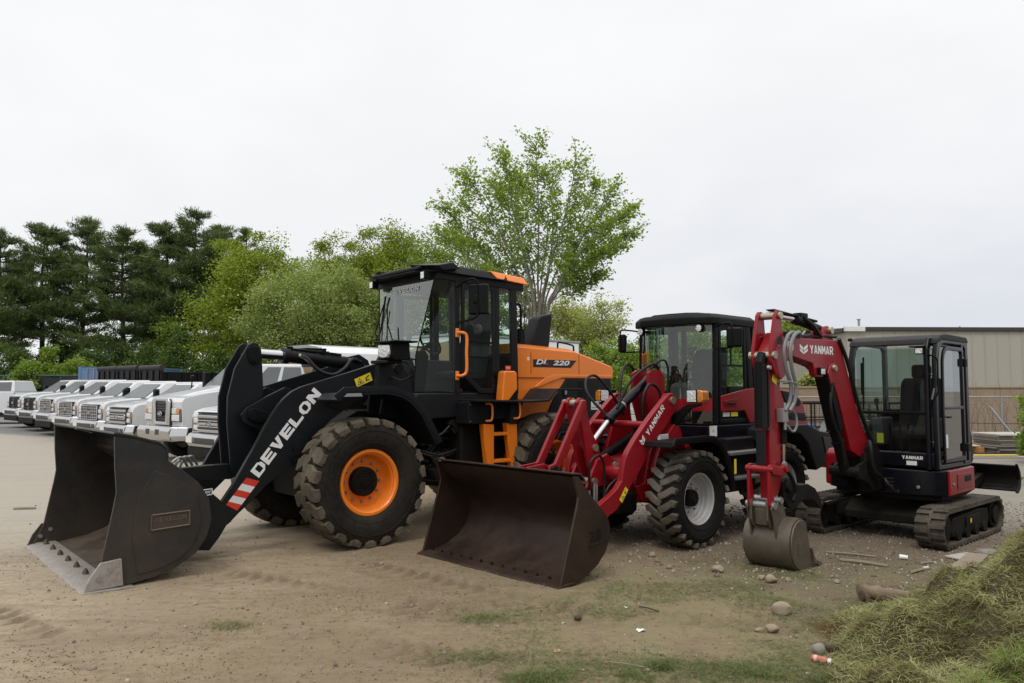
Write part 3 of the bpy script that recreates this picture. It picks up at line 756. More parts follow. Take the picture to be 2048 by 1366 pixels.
heap_blades(60000, (1.9, 4.2, 3.7, 5.7), freshmat, (.06, .16), .0036, .9, 'fresh_grass', lambda x, y, d: smooth(.7, 1.0, d)*.6*smooth(.46, .60, fbm(x, y, 1.3, 3, 15))*(y < 4.95), .03)
heap_blades(60000, (1.8, 4.8, 4.6, 8.6), strawmat, (.02, .07), .0032, .7, 'brown_thatch', lambda x, y, d: smooth(-.16, 0, d)*(1-smooth(.15, .42, d))*smooth(.50, .60, fbm(x, y, 2.1, 2, 45)), .03)

# ================================================================== building behind, right
wallm, nt, out = newmat('ribbed beige siding'); g = N(nt)
tc = g.add('ShaderNodeTexCoord'); sp = g.add('ShaderNodeSeparateXYZ'); g.link(tc.outputs['Object'], sp.inputs[0])
nn = g.noise(tc.outputs['Object'], .35, 5, .6); mp = g.add('ShaderNodeMapping'); mp.inputs['Scale'].default_value = (3, 3, .15); g.link(tc.outputs['Object'], mp.inputs[0])
ns = g.noise(mp.outputs[0], 1.2, 5, .6)
c = g.mix(g.math('MULTIPLY', g.math('ADD', nn, ns), .5), (.30, .285, .235), (.39, .37, .31))
b = g.add('ShaderNodeBsdfPrincipled'); g.link(c, b.inputs['Base Color']); b.inputs['Roughness'].default_value = .6; g.link(b.outputs[0], out.inputs[0])
trimm = paint('brown roof trim', (.035, .030, .025), .5, .05, DUST)
roofm = paint('grey metal roof', (.30, .31, .32), .45, .1, DUST)
bld = thing('metal_building', 'long beige ribbed metal building with dark roof trim behind the excavator', 'building', (18.2, 43.2, 0), radians(2))
# local: x along the long wall (to the right), y away; wall height
Hw = 5.0
def ribbed(L, name, along='x', off=0.0):
    pr = []; x = 0.0
    while x < L:
        pr += [(x, 0), (x+.60, 0), (x+.635, -.045), (x+.665, -.045)]; x += .70
    pr.append((x, 0))
    mb = MB(); vs = []
    for (a, d) in pr:
        for z in (0, Hw):
            vs.append((a, d, z) if along == 'x' else (d, a, z))
    fs = [(2*i, 2*i+2, 2*i+3, 2*i+1) for i in range(len(pr)-1)]
    mb.add(vs, fs); return mb.build(name, wallm, bld, smooth=False, recalc=False)
ribbed(46, 'wall'); ribbed(19, 'wall', 'y')
MB().box(-.12, 46, -.14, .16, Hw-.02, Hw+.20).build('roof_trim', trimm, bld, .02)
MB().box(-.16, .14, .19, 19, Hw-.06, Hw+.16).build('roof_trim', trimm, bld, .02)
MB().box(-.17, .95, -.19, .0, Hw-.05, Hw+.23).build('corner_flashing', labelw, bld, .02)
MB().add([(-.1, .1, Hw+.15), (46, .1, Hw+.15), (46, 9.5, Hw+.6), (-.1, 9.5, Hw+.6), (46, 19, Hw+.15), (-.1, 19, Hw+.15)], [(0, 1, 2, 3), (3, 2, 4, 5)]).build('roof', roofm, bld, smooth=False)
MB().cyl((2.6, 4, Hw+.2), (2.6, 4, Hw+.95), .07, 12).cyl((2.6, 4, Hw+.93), (2.6, 4, Hw+1.0), .11, 12).build('vent_pipe', galv, bld)
MB().cyl((7.5, 2, Hw+.15), (7.5, 2, Hw+.42), .05, 10).build('vent_pipe', galv, bld)

# ================================================================== chain-link fence and dry brush on the right
fence = thing('chain_link_fence', 'galvanised chain link fence with bare stems behind the lumber pile', 'fence', (12.4, 27, 0), radians(-1.5))
mb = MB().tube([(-8.4, 0, 1.55), (14, 0, 1.58)], .022, 8); mb.build('top_rail', galv, fence)
for k in range(8):
    x = -8.0+k*3.02
    MB().cyl((x, 0, 0), (x, 0, 1.62), .032, 10).build('fence_post', galv, fence)
mb = MB(); st = .075; L = 22.4
for sgn in (1, -1):
    x = -8.4-1.55
    while x < 14:
        a, b2 = max(x, -8.4), min(x+1.55, 14)
        za = (a-x) if sgn > 0 else 1.55-(a-x); zb = (b2-x) if sgn > 0 else 1.55-(b2-x)
        if b2 > a: mb.tube([(a, .03*sgn*.2, za), (b2, .03*sgn*.2, zb)], .0022, 3, False)
        x += st*1.6
mb.build('wire_mesh', galv, fence)
MB().tube(cr([(-8, -.03, .74), (0, -.04, .72), (5, -.04, .66), (14, -.04, .62)], 6), .010, 6).build('tension_wire', frameblack, fence)
twig = islandmat('dry stems', [(0, (.05, .036, .024)), (.5, (.11, .08, .055)), (1, (.20, .15, .10))])
# low tan masonry wall in front of the shed
bank = thing('low_wall', 'low tan masonry wall in front of the beige building', 'wall', (9.2, 34.0, 0), radians(2))
bankm, nt, out = newmat('tan masonry'); g = N(nt); tcw = g.add('ShaderNodeTexCoord')
mpb = g.add('ShaderNodeMapping'); mpb.inputs['Rotation'].default_value = (radians(90), 0, 0); g.link(tcw.outputs['Object'], mpb.inputs[0])
bt_ = g.add('ShaderNodeTexBrick'); g.link(mpb.outputs[0], bt_.inputs['Vector']); bt_.inputs['Scale'].default_value = 4.0; bt_.inputs['Mortar Size'].default_value = .012
bt_.inputs['Color1'].default_value = (.26, .185, .12, 1); bt_.inputs['Color2'].default_value = (.21, .15, .10, 1); bt_.inputs['Mortar'].default_value = (.24, .19, .14, 1)
nn = g.noise(tcw.outputs['Object'], .9, 6, .7)
c = g.mix(g.ramp(nn, [(.38, 0), (.68, .6)]), bt_.outputs['Color'], (.30, .24, .17))
b = g.add('ShaderNodeBsdfPrincipled'); g.link(c, b.inputs['Base Color']); b.inputs['Roughness'].default_value = .95; g.link(b.outputs[0], out.inputs[0])
MB().box(0, 30, 0, .4, -.1, 1.86).build('wall_face', bankm, bank, .01, 1)
MB().box(-.04, 30, -.04, .44, 1.86, 1.94).build('coping', bankm, bank, .01, 1)
def stems(n, name, xr, yr, zr, h, r, parent, mat, lean=.35):
    mb = MB()
    for _ in range(n):
        x, y = random.uniform(*xr), random.uniform(*yr); z = random.uniform(*zr); H_ = random.uniform(*h)
        a = random.uniform(0, 2*pi); l = random.uniform(0, lean)*H_
        p = [(x, y, z), (x+l*.35*cos(a), y+l*.35*sin(a), z+H_*.5), (x+l*cos(a), y+l*sin(a), z+H_)]
        mb.tube(p, [r, r*.75, r*.3], 3, False)
        for _k in range(3):
            t = random.uniform(.3, .9); b0 = Vector(p[0]).lerp(Vector(p[2]), t); a2 = random.uniform(0, 2*pi); l2 = random.uniform(.15, .4)*H_
            mb.tube([b0, b0+Vector((cos(a2)*l2*.6, sin(a2)*l2*.6, l2))], [r*.55, r*.2], 3, False)
    o = mb.build(name, mat, parent, smooth=False, recalc=False); o['kind'] = 'stuff'; return o
brush = thing('dry_brush', 'thin bare stems growing along the chain link fence', 'brush', (0, 0, 0))
stems(170, 'dry_stems', (11, 25), (27.4, 29.5), (0, .1), (.6, 2.1), .009, brush, twig, .5)
# ================================================================== LOADER A : orange / charcoal wheel loader
LA = thing('wheel_loader', 'large orange and charcoal wheel loader with its bucket resting on the dirt', 'wheel loader', (-2.397, 10.207, 0), 3.841)
XB, ZU, YL = V(-1, 0, 0), V(0, 0, 1), V(0, 1, 0)
def mir(fn):
    for s in (1, -1): fn(s)

# ---- bucket
side = [(2.79, 1.385), (2.78, 1.11), (2.76, .87), (2.78, .74), (2.87, .25), (2.96, .06), (2.99, .0), (2.68, .012), (2.40, .055), (2.21, .12), (2.03, .23), (1.93, .37),
        (1.885, .54), (1.91, .74), (2.02, .91), (2.19, 1.05), (2.31, 1.14), (2.32, 1.24), (2.38, 1.285), (2.62, 1.355)]
mb = MB()
back = [(2.97, .005)] + side[7:]
mb.sheet([(x, z) for x, z in back][:-4] + [(2.33, 1.16)], -1.33, 1.33, -.028)
bucketA = mb.build('bucket', bucketin, LA)
for s in (1, -1): MB().prism(side, s*1.325, s*1.362).build('side_plate', bucketsteel, bucketA, .006, 1)
MB().sheet([(2.33, 1.16), (2.335, 1.25), (2.40, 1.30), (2.64, 1.372), (2.80, 1.405)], -1.37, 1.37, .022).build('spill_guard', bucketsteel, bucketA, .004, 1)
# wear overlay on outer side
for s in (1, -1):
    MB().prism([(2.56, .10), (2.36, .13), (2.18, .2), (2.05, .33), (1.99, .52), (2.02, .72), (2.13, .88), (2.30, 1.0), (2.44, 1.05), (2.58, .80), (2.62, .45)], s*1.362, s*1.372).build('wear_plate', bucketsteel, bucketA, .004, 1)
MB().prism([(3.045, .0), (3.035, .014), (2.93, .05), (2.74, .052), (2.74, .018), (2.98, .0)], -1.385, 1.385).build('cutting_edge', edgesteel, bucketA, .004, 1)
for k in range(7):
    y = -1.15+k*.385
    m_ = MB().cyl((2.87, y, .05), (2.87, y, .072), .030, 10); m_.cyl((2.87, y, .0715), (2.87, y, .092), .022, 6); m_.cyl((2.87, y, .0915), (2.87, y, .104), .011, 8)
    m_.build('edge_bolt', diggersteel, bucketA)
for s in (1, -1):
    MB().prism([(3.02, .012), (2.975, .13), (2.885, .255), (2.71, .275), (2.69, .03)], s*1.372, s*1.405).build('side_cutter', edgesteel if s > 0 else bucketsteel, bucketA, .005, 1)
    MB().prism([(3.04, 0), (3.03, .016), (2.62, .020), (2.58, .0)], s*1.37, s*1.44).build('edge_corner', edgesteel, bucketA, .003, 1)
    for (x, z) in ((2.80, .19), (2.90, .12)):
        MB().cyl((x, s*1.31, z), (x, s*1.418, z), .022, 12).build('cutter_bolt', galv, bucketA)
# cast badge on the side of the bucket
bd = MB().prism([(2.46, .49), (2.46, .625), (2.44, .645), (2.12, .655), (2.10, .635), (2.10, .525), (2.12, .50)], 1.372, 1.380).build('bucket_badge', bucketin, bucketA, .006, 2)
fr_ = MB()
for a, b_ in (((2.455, .495), (2.455, .635)), ((2.455, .635), (2.105, .648)), ((2.105, .648), (2.105, .515)), ((2.105, .515), (2.455, .495))):
    fr_.tube([(a[0], 1.381, a[1]), (b_[0], 1.381, b_[1])], .009, 6)
fr_.build('badge_frame', badgesteel, bd)
block('badge_lettering', 'DEVELON', badgesteel, bd, (2.425, 1.380, .565), V(-1, 0, .04), ZU, .29, .045, .18, .28, .004)
# hinge ears at the back of the bucket
for y in (.66, .46, -.46, -.66):
    MB().prism([(2.10, 1.0), (1.96, .92), (1.68, .74), (1.55, .62), (1.47, .50), (1.46, .38), (1.56, .22), (1.66, .10), (2.05, .16), (1.95, .4), (1.93, .7)], y-.02, y+.02).build('hinge_ear', charcoal, bucketA, .005, 1)
for y in (.1, -.1):
    MB().prism([(2.26, 1.12), (2.06, 1.06), (1.90, .96), (1.84, .84), (1.90, .72), (2.02, .80)], y-.02, y+.02).build('link_ear', charcoal, bucketA, .005, 1)
lb = plate('quick_coupler_label', ink, bucketA, (1.80, .681, .68), V(-1, 0, .06), ZU, rect(0, 0, .16, .07), .001)
polys('label_edge', whitel, lb, (1.80, .681, .68), V(-1, 0, .06), ZU, [rect(0, .06, .16, .01), rect(0, 0, .16, .01), rect(.15, 0, .01, .07)], .002)
text('label_text', 'TSCAW', whitel, lb, (1.79, .681, .70), V(-1, 0, .06), ZU, .13, .03, .002, .02)
# coiled grease hoses behind the top of the bucket
mb = MB()
for k in range(3):
    mb.tube(cr([(2.02-.07*k, .42-.05*k, .95), (1.98-.07*k, .44-.05*k, 1.05), (1.88-.07*k, .40-.05*k, 1.08), (1.80-.07*k, .34-.05*k, .98)], 6), .014, 8)
mb.build('grease_hose', galv, bucketA)

# ---- boom arms
arm = [(1.60, .50), (1.51, .61), (1.39, .78), (1.17, 1.16), (1.05, 1.39), (.96, 1.54), (.89, 1.64), (.82, 1.715), (.73, 1.79), (.62, 1.845), (.40, 1.91), (-.09, 2.05), (-.42, 2.15), (-.58, 2.20), (-.70, 2.17), (-.74, 2.06), (-.68, 1.93),
       (-.52, 1.84), (-.09, 1.66), (.24, 1.44), (.48, 1.20), (.60, 1.02), (.74, .92), (1.02, .73), (1.20, .56), (1.33, .45), (1.44, .345), (1.55, .335), (1.62, .41)]
arms = {}
for s in (1, -1):
    arms[s] = MB().prism(arm, s*.555, s*.62).build('boom_arm', charcoal, LA, .007, 2)
    a_ = arms[s]
    MB().lathe([(0, .655), (.045, .655), (.05, .645), (.05, .60)], (1.535, 0, .425), 'y', 20).build('hinge_pin', frameblack, a_) if s > 0 else None
    MB().cyl((1.545, s*.61, .535), (1.545, s*.665, .535), .028, 12).build('pin_bolt', galv, a_)
    MB().prism([(1.535+.085*cos(t), .425+.085*sin(t)) for t in np.linspace(0, 2*pi, 24, endpoint=False)], s*.62, s*.645).build('pin_boss', charcoal, a_, .004, 1)
    MB().cyl((.60, s*.50, 1.17), (.60, s*.645, 1.17), .115, 28).build('cross_tube_boss', charcoal, a_)
    MB().cyl((.66, s*.62, 1.02), (.66, s*.66, 1.02), .07, 20).build('lift_pin', frameblack, a_)
MB().cyl((.60, -.56, 1.17), (.60, .56, 1.17), .10, 26).build('cross_tube', charcoal, LA)
# lettering runs up the outer face of the left arm
xd = V(-.735, 0, .915).normalized(); yd = V(.915, 0, .735).normalized()
O = V(1.105, .62, .825)
block('arm_lettering', 'DEVELON', whitel, arms[1], O, xd, yd, 1.20, .130, .10, .31, .0025)
sA, sB = V(1.345, .62, .485), V(1.10, .62, .79)
xs_ = (sB-sA).normalized(); ys_ = V(-xs_.z*-1, 0, xs_.x*-1); ys_ = V(xs_.z, 0, -xs_.x); L_ = (sB-sA).length; Hh = .145
wp, rp = [], []
for k in range(5):
    u0, u1 = L_*k/5, L_*(k+1)/5; sh = .055
    q_ = [(u0, 0), (u1, 0), (u1-sh, Hh), (u0-sh, Hh)]
    (rp if k % 2 == 0 else wp).append([(max(-.02, u), v) for u, v in q_])
polys('reflective_stripe', stripered, arms[1], sA, xs_, ys_, rp, .002)
polys('reflective_stripe', labelw, arms[1], sA, xs_, ys_, wp, .002)
warn_sticker(arms[1], (-.12, .62, 1.845), V(-.93, 0, .37), V(.37, 0, .93), .235, .105)

# ---- Z-bar lever, link, bracket, tilt cylinder
lev = [(1.075, 2.34), (1.02, 2.375), (.955, 2.36), (.915, 2.29), (.90, 2.12), (.88, 1.80), (.90, 1.50), (1.00, 1.15), (1.09, .90), (1.15, .80), (1.22, .82), (1.25, .90),
       (1.275, 1.15), (1.305, 1.43), (1.305, 1.73), (1.23, 2.06)]
for y in (.17, -.12):
    MB().prism(lev, y-.045, y).build('tilt_lever', charcoal, LA, .008, 2)
MB().cyl((1.0, -.18, 2.20), (1.0, .20, 2.20), .075, 24).cyl((1.01, .17, 2.17), (1.01, .215, 2.17), .026, 12).build('lever_pin', frameblack, LA)
MB().prism([(1.09, 2.30), (1.03, 2.335), (.96, 2.31), (.935, 2.24), (.955, 2.13), (1.0, 2.10), (1.06, 2.13), (1.085, 2.2)], .17, .19).build('pin_cover', frameblack, LA, .004, 1)
for s in (1, -1):
    MB().prism([(1.20, 1.52), (1.12, 1.61), (.90, 1.73), (.66, 1.845), (.55, 1.80), (.46, 1.55), (.52, 1.10), (.75, 1.10), (.90, 1.33), (1.08, 1.39), (1.17, 1.44)], s*.25, s*.29).build('lever_bracket', charcoal, LA, .006, 1)
    MB().prism([(1.12, 1.57), (1.05, 1.60), (.90, 1.55), (.87, 1.49), (.91, 1.43), (1.05, 1.43), (1.13, 1.49)], s*.29, s*.315).build('bracket_pin_lock', frameblack, LA, .004, 1)
MB().cyl((1.06, -.32, 1.51), (1.06, .335, 1.51), .055, 20).cyl((.925, .3, 1.49), (.925, .335, 1.49), .026, 10).build('lever_pivot', frameblack, LA)
MB().prism([(1.12, .81), (1.14, .93), (1.24, .95), (1.55, .945), (1.90, .93), (1.98, .88), (1.96, .80), (1.88, .76), (1.5, .79), (1.22, .77)], -.06, .06).build('bucket_link', charcoal, LA, .01, 2)
MB().tube([(.96, 0, 2.255), (.52, 0, 2.235)], .058, 24).build('tilt_rod', chrome, LA)
tcyl = MB().tube([(.58, 0, 2.24), (.50, 0, 2.232), (.495, 0, 2.232), (-.30, 0, 2.165)], [.098, .098, .080, .080], 26).build('tilt_cylinder', charcoal, LA, .004, 1)
mb = MB().tube([(.53, .02, 2.32), (.1, .04, 2.29), (-.2, .05, 2.26)], .018, 10)
mb.box(.46, .52, -.02, .05, 2.29, 2.35).box(.02, .07, -.01, .07, 2.27, 2.32).box(-.1, .1, -.16, -.08, 2.24, 2.31)
mb.build('cylinder_pipe', frameblack, tcyl)
MB().tube(cr([(.40, .09, 2.24), (.32, .15, 2.20), (.20, .22, 2.06), (.02, .25, 2.0), (-.16, .22, 2.08), (-.30, .16, 2.20), (-.45, .12, 2.17)], 7), .024, 10).build('hydraulic_hose', hosem, tcyl)
MB().tube(cr([(.40, .09, 2.24), (.34, .13, 2.21), (.28, .17, 2.15)], 6), .026, 10).build('hose_fitting', galv, tcyl)
MB().lathe([(0, -.12), (.10, -.12), (.10, .12), (0, .12)], (-.40, 0, 2.13), 'y', 24).build('cylinder_eye', charcoal, tcyl)

# ---- front frame, lift cylinders
mb = MB().prism([(.48, .52), (.52, .95), (.20, 1.30), (-.25, 1.55), (-.95, 1.55), (-1.15, 1.2), (-1.15, .55), (-.4, .45)], -.40, .40)
ff = mb.build('front_frame', frameblack, LA, .01, 1)
for s in (1, -1):
    MB().prism([(-.38, 1.5), (-.42, 2.05), (-.55, 2.26), (-.72, 2.30), (-.86, 2.22), (-.98, 1.9), (-1.0, 1.4)], s*.40, s*.45).build('tower_plate', charcoal, ff, .006, 1)
    MB().prism([(-.40, 1.5), (-.50, 2.0), (-.62, 2.12), (-.80, 2.05), (-.98, 1.5)], s*.66, s*.70).build('tower_plate', charcoal, ff, .006, 1)
    MB().tube([(-.55, s*.34, .98), (.12, s*.34, 1.0)], .07, 18).build('lift_cylinder', charcoal, LA)
    MB().tube([(.12, s*.34, 1.0), (.66, s*.40, 1.03)], .04, 16).build('lift_rod', chrome, LA)
MB().cyl((-.66, -.72, 2.08), (-.66, .72, 2.08), .06, 18).build('boom_pivot_pin', frameblack, ff)
MB().box(-.28, .28, -.85, .85, .60, .90).build('front_axle', frameblack, LA, .03, 2)
# clutter of valves and hoses behind the tower
mb = MB(); rr = random.Random(4)
for k in range(14):
    y0 = rr.uniform(-.35, .35); p = [(-.9+rr.uniform(-.1, .1), y0, 2.0+rr.uniform(-.3, .15)), (-1.0, y0+rr.uniform(-.1, .1), 1.7), (-1.05, y0+rr.uniform(-.2, .2), 1.3), (-1.3, y0*.6, 1.05)]
    mb.tube(cr(p, 5), .017, 7)
mb.box(-1.02, -.78, -.22, .22, 1.62, 1.86)
for k in range(16):
    y0 = rr.uniform(.42, .74); z0 = rr.uniform(.75, 1.4)
    p = [(-.95, y0*.8, z0), (-1.25, y0, z0+rr.uniform(-.15, .1)), (-1.6, y0*.95, z0+rr.uniform(-.2, .2)), (-1.9, y0*.7, z0)]
    mb.tube(cr(p, 5), .016, 7)
for k in range(10):
    x0 = rr.uniform(-1.7, -1.0); z0 = rr.uniform(.7, 1.4); mb.obox((x0, rr.uniform(.5, .72), z0), (rr.uniform(.06, .18), .1, rr.uniform(.05, .16)), 0, rr.uniform(0, 1), 0)
mb.build('hose_bundle', hosem, LA)
MB().lathe([(0, .0), (.055, .0), (.06, .04), (0, .045)], (-1.28, .76, .88), 'y', 16).build('filter_cap', galv, LA)

# ---- front fenders with lamp brackets
fp = [(.46, 1.70), (.37, 1.775), (.03, 1.785), (-.22, 1.785), (-.40, 1.745), (-.52, 1.68), (-.68, 1.53), (-.80, 1.33), (-.91, 1.15)]
for s in (1, -1):
    f_ = MB().sheet(fp, s*.70, s*1.235, .03).build('front_fender', charcoal, LA, .004, 1)
    m_ = MB(); lip = [(x, z-.03) for x, z in fp]
    m_.sheet(fp, s*1.215, s*1.24, -.07); m_.build('fender_lip', charcoal, f_, .003, 1)
    plate('anti_slip_strip', galv, f_, (.34, s*1.24, 1.735), XB if s > 0 else V(1, 0, 0), ZU, [(-.05, .0), (.19, .003), (.17, .04), (-.01, .036)] if s > 0 else [(-.19, .003), (.05, 0), (.01, .036), (-.17, .04)], .002)
    MB().prism([(.30, 1.62), (.06, 1.56), (.20, 1.74), (.32, 1.74)], s*.70, s*.73).build('fender_stay', charcoal, f_)
    # lamp on its post
    br = MB().prism([(-.24, 1.78), (-.50, 1.78), (-.46, 2.14), (-.27, 2.14)], s*.80, s*.90)
    br.box(-.44, -.22, s*.80-.03, s*1.12+.03, 2.13, 2.17) if s > 0 else br.box(-.44, -.22, s*1.12-.03, s*.80+.03, 2.13, 2.17)
    b_ = br.build('lamp_bracket', charcoal, f_, .006, 1)
    y0 = s*1.10
    hl = MB().prism([(-.26, 2.165), (-.23, 2.20), (-.21, 2.33), (-.24, 2.375), (-.46, 2.375), (-.48, 2.17)], y0-.15, y0+.17)
    hl.box(-.50, -.17, y0-.17, y0+.30 if s > 0 else y0+.17, 2.372, 2.395)
    h_ = hl.build('headlight', blackp, LA, .01, 2)
    MB().prism([(y0-.13, 2.22), (y0-.05, 2.19), (y0+.08, 2.195), (y0+.13, 2.24), (y0+.13, 2.345), (y0-.12, 2.355)], -.25, -.195, 'x').build('lens', lens, h_, .014, 3)
    MB().tube(cr([(-.42, s*.95, 2.15), (-.50, s*1.15, 2.14), (-.56, s*1.22, 2.02), (-.50, s*1.05, 1.93), (-.42, s*.9, 1.98)], 6), .010, 7).build('lamp_cable', hosem, h_)

# ---- wheels
wA = make_wheel_A(LA); wA.location = (0, .975, .74); wA.rotation_euler = (0, .13, 0)
for i_, (x, s) in enumerate(((0, -1), (-3.02, 1), (-3.02, -1))):
    c_ = copy_tree(wA, LA); c_.location = (x, s*.975, .74); c_.rotation_euler = (0, .13+.2*i_, 0 if s > 0 else pi)

# ---- rear frame, tanks
MB().prism([(-1.2, .55), (-1.2, 1.42), (-2.5, 1.42), (-4.9, 1.40), (-4.95, .70), (-4.2, .62), (-3.4, .5), (-1.8, .48)], -.44, .44).build('rear_frame', frameblack, LA, .02, 1)
MB().box(-3.28, -2.76, -.85, .85, .60, .90).build('rear_axle', frameblack, LA, .03, 2)
for s in (1, -1):
    MB().box(-2.38, -1.56, min(s*.44, s*.82), max(s*.44, s*.82), .62, 1.37).build('fuel_tank', frameblack, LA, .05, 2)
MB().cyl((-1.25, .3, .72), (-.2, .3, .72), .045, 12).cyl((-1.25, .0, .66), (-.2, .0, .66), .06, 12).build('drive_shaft', frameblack, LA)
# counterweight
MB().prism([(-4.50, 1.35), (-4.50, .75), (-4.60, .68), (-4.76, .74), (-4.80, 1.25), (-4.76, 1.40)], -.85, .57).build('counterweight', charcoal2, LA, .05, 3)

# ---- cab
CW = .75
low_ = [(-.78, 1.60), (-.92, 1.76), (-1.02, 1.77), (-2.62, 1.77), (-2.62, 1.50), (-2.0, 1.47), (-1.10, 1.43), (-.84, 1.50)]
cab = MB().prism(low_, -CW, CW).build('cab', charcoal2, LA, .02, 2)
# roof: flat slab with drooping front visors and orange rear cap
ro = [V(-1.02, -.50, 3.38), V(-1.02, .50, 3.38), V(-1.22, .84, 3.36), V(-2.36, .84, 3.33), V(-2.36, -.84, 3.33), V(-1.22, -.84, 3.36)]
top = [V(-1.10, -.50, 3.47), V(-1.10, .50, 3.47), V(-1.28, .78, 3.475), V(-2.36, .78, 3.43), V(-2.36, -.78, 3.43), V(-1.28, -.78, 3.475)]
mb = MB(); n_ = 6; mb.add(ro+top, [tuple(range(n_)), tuple(range(2*n_-1, n_-1, -1))]+[(i, (i+1) % n_, n_+(i+1) % n_, n_+i) for i in range(n_)])
roof = mb.build('roof', charcoal, cab, .012, 2)
mb = MB()
ra = [V(-2.16, .845, 3.345), V(-2.16, -.845, 3.345), V(-2.78, -.80, 3.31), V(-2.78, .80, 3.31)]; rb_ = [V(-2.06, .80, 3.455), V(-2.06, -.80, 3.455), V(-2.74, -.74, 3.42), V(-2.74, .74, 3.42)]
mb.hexa(ra, rb_); mb.build('roof_rear_cap', orange, roof, .02, 3)
MB().prism([(-1.18, 3.27), (-1.22, 3.37), (-2.70, 3.33), (-2.70, 3.22)], -.77, .77).build('roof_band', charcoal2, roof, .008, 1)
for s in (1, -1):
    a_, b_ = s*.40, s*.88
    MB().prism2([(-1.10, 3.40), (-1.00, 3.475), (-1.30, 3.50), (-1.45, 3.44)], [(-1.22, 3.37), (-1.13, 3.43), (-1.38, 3.49), (-1.5, 3.42)], a_, b_).build('lamp_visor', charcoal, roof, .006, 1)
    wl = MB().box(-1.14, -1.04, s*.66-.05, s*.66+.05, 3.26, 3.37).build('work_light', blackp, roof, .008, 1)
    plate('lens', lens, wl, (-1.04, s*.66-.038, 3.272), V(0, 1, 0), ZU, rect(0, 0, .076, .085), .003)
MB().box(-1.10, -1.02, -.6, .6, 3.40, 3.445).build('roof_front_rail', charcoal, roof, .01, 1)
# pillars
def bar(mb, a, b, wx, wy): 
    a, b = V(*a), V(*b)
    mb.hexa([a+V(-wx, -wy, 0), a+V(wx, -wy, 0), a+V(wx, wy, 0), a+V(-wx, wy, 0)], [b+V(-wx, -wy, 0), b+V(wx, -wy, 0), b+V(wx, wy, 0), b+V(-wx, wy, 0)])
for s in (1, -1):
    mb = MB(); bar(mb, (-1.55, s*.735, 1.76), (-1.54, s*.735, 3.28), .035, .03); mb.build('front_pillar', charcoal2, cab, .006, 1)
    mb = MB(); bar(mb, (-2.235, s*.735, 1.76), (-2.22, s*.735, 3.26), .04, .028); mb.build('door_pillar', charcoal2, cab, .006, 1)
    mb = MB(); bar(mb, (-2.56, s*.735, 1.76), (-2.52, s*.735, 3.26), .055, .03); mb.build('rear_pillar', charcoal2, cab, .006, 1)
    # door: frame ring + glass
    dfr = MB(); o_ = [(-1.60, 3.22), (-2.17, 3.235), (-2.19, 1.76), (-1.91, 1.765), (-1.60, 2.02)]; i_ = [(-1.655, 3.165), (-2.12, 3.18), (-2.14, 1.83), (-1.935, 1.83), (-1.655, 2.05)]
    vs = [(x, s*.742, z) for x, z in o_]+[(x, s*.742, z) for x, z in i_]+[(x, s*.775, z) for x, z in o_]+[(x, s*.775, z) for x, z in i_]
    fs = []
    for k in range(5):
        k2 = (k+1) % 5; fs += [(k, k2, 5+k2, 5+k), (10+k, 15+k, 15+k2, 10+k2), (k, 10+k, 10+k2, k2), (5+k, 5+k2, 15+k2, 15+k)]
    dfr.add(vs, fs); dr = dfr.build('door', charcoal2, cab, .005, 1)
    MB().quad(*[(x, s*.757, z) for x, z in i_]).build('door_glass', glassc, dr, smooth=False)
    MB().box(-2.12, -1.655, s*.757-.012, s*.757+.012, 2.44, 2.47).build('window_bar', blackp, dr)
    MB().box(-2.12, -1.655, s*.757-.012, s*.757+.012, 2.24, 2.265).build('window_bar', blackp, dr)
    MB().lathe([(0, .03), (.05, .03), (.055, 0), (.055, -.02)], (-2.20, s*.765, 2.02), 'y', 18).build('door_latch', blackp, dr)
    mb = MB().quad(*[(x, s*.757, z) for x, z in ((-2.265, 3.20), (-2.48, 3.21), (-2.50, 1.84), (-2.28, 1.83))]).build('quarter_glass', glassc, cab, smooth=False)
    plate('small_red_label', stripered, mb, (-2.37, s*.76, 2.09), XB if s > 0 else V(1, 0, 0), ZU, rect(0, 0, .10, .06), .002)
    text('label_text', 'H21', whitel, mb, (-2.38 if s > 0 else -2.46, s*.762, 2.105), XB if s > 0 else V(1, 0, 0), ZU, .07, .03, .003, .01)
    # corner pane, windscreen
    MB().quad((-1.20, s*.70, 3.26), (-1.08, s*.46, 2.28), (-1.05, s*.46, 1.78), (-1.51, s*.735, 1.78), (-1.505, s*.735, 3.26)).build('corner_glass', glassc, cab, smooth=False)
    MB().tube([(-1.20, s*.70, 3.26), (-1.08, s*.46, 2.28), (-1.05, s*.46, 1.78)], .008, 6).build('glass_seam', blackp, cab)
MB().quad((-1.20, .70, 3.26), (-1.20, -.70, 3.26), (-1.08, -.46, 2.28), (-1.05, -.46, 1.78), (-1.05, .46, 1.78), (-1.08, .46, 2.28)).build('windscreen', glassf, cab, smooth=False)
block('windscreen_lettering', 'DEVELON', labelg, cab, (-1.185, -.36, 3.15), V(0, 1, 0), V(-.1, 0, 1), .72, .065, .14, .28, .006)
MB().quad((-2.55, .71, 3.2), (-2.55, -.71, 3.2), (-2.58, -.71, 2.35), (-2.58, .71, 2.35)).build('rear_window', glassc, cab, smooth=False)
MB().box(-2.62, -2.56, -.72, .72, 1.78, 2.34).build('rear_wall', charcoal2, cab, .01, 1)
mb = MB()
mb.tube([(-1.06, -.25, 2.26), (-1.02, -.50, 2.62), (-1.15, -.47, 3.05)], .011, 6); mb.tube([(-1.12, -.56, 2.42), (-1.15, -.44, 3.14)], .014, 6); mb.tube([(-1.06, .05, 2.24), (-1.05, -.2, 2.7)], .010, 6)
mb.tube([(-1.05, -.40, 2.2), (-1.11, -.42, 2.95)], .008, 5)
mb.build('wiper', blackp, cab)
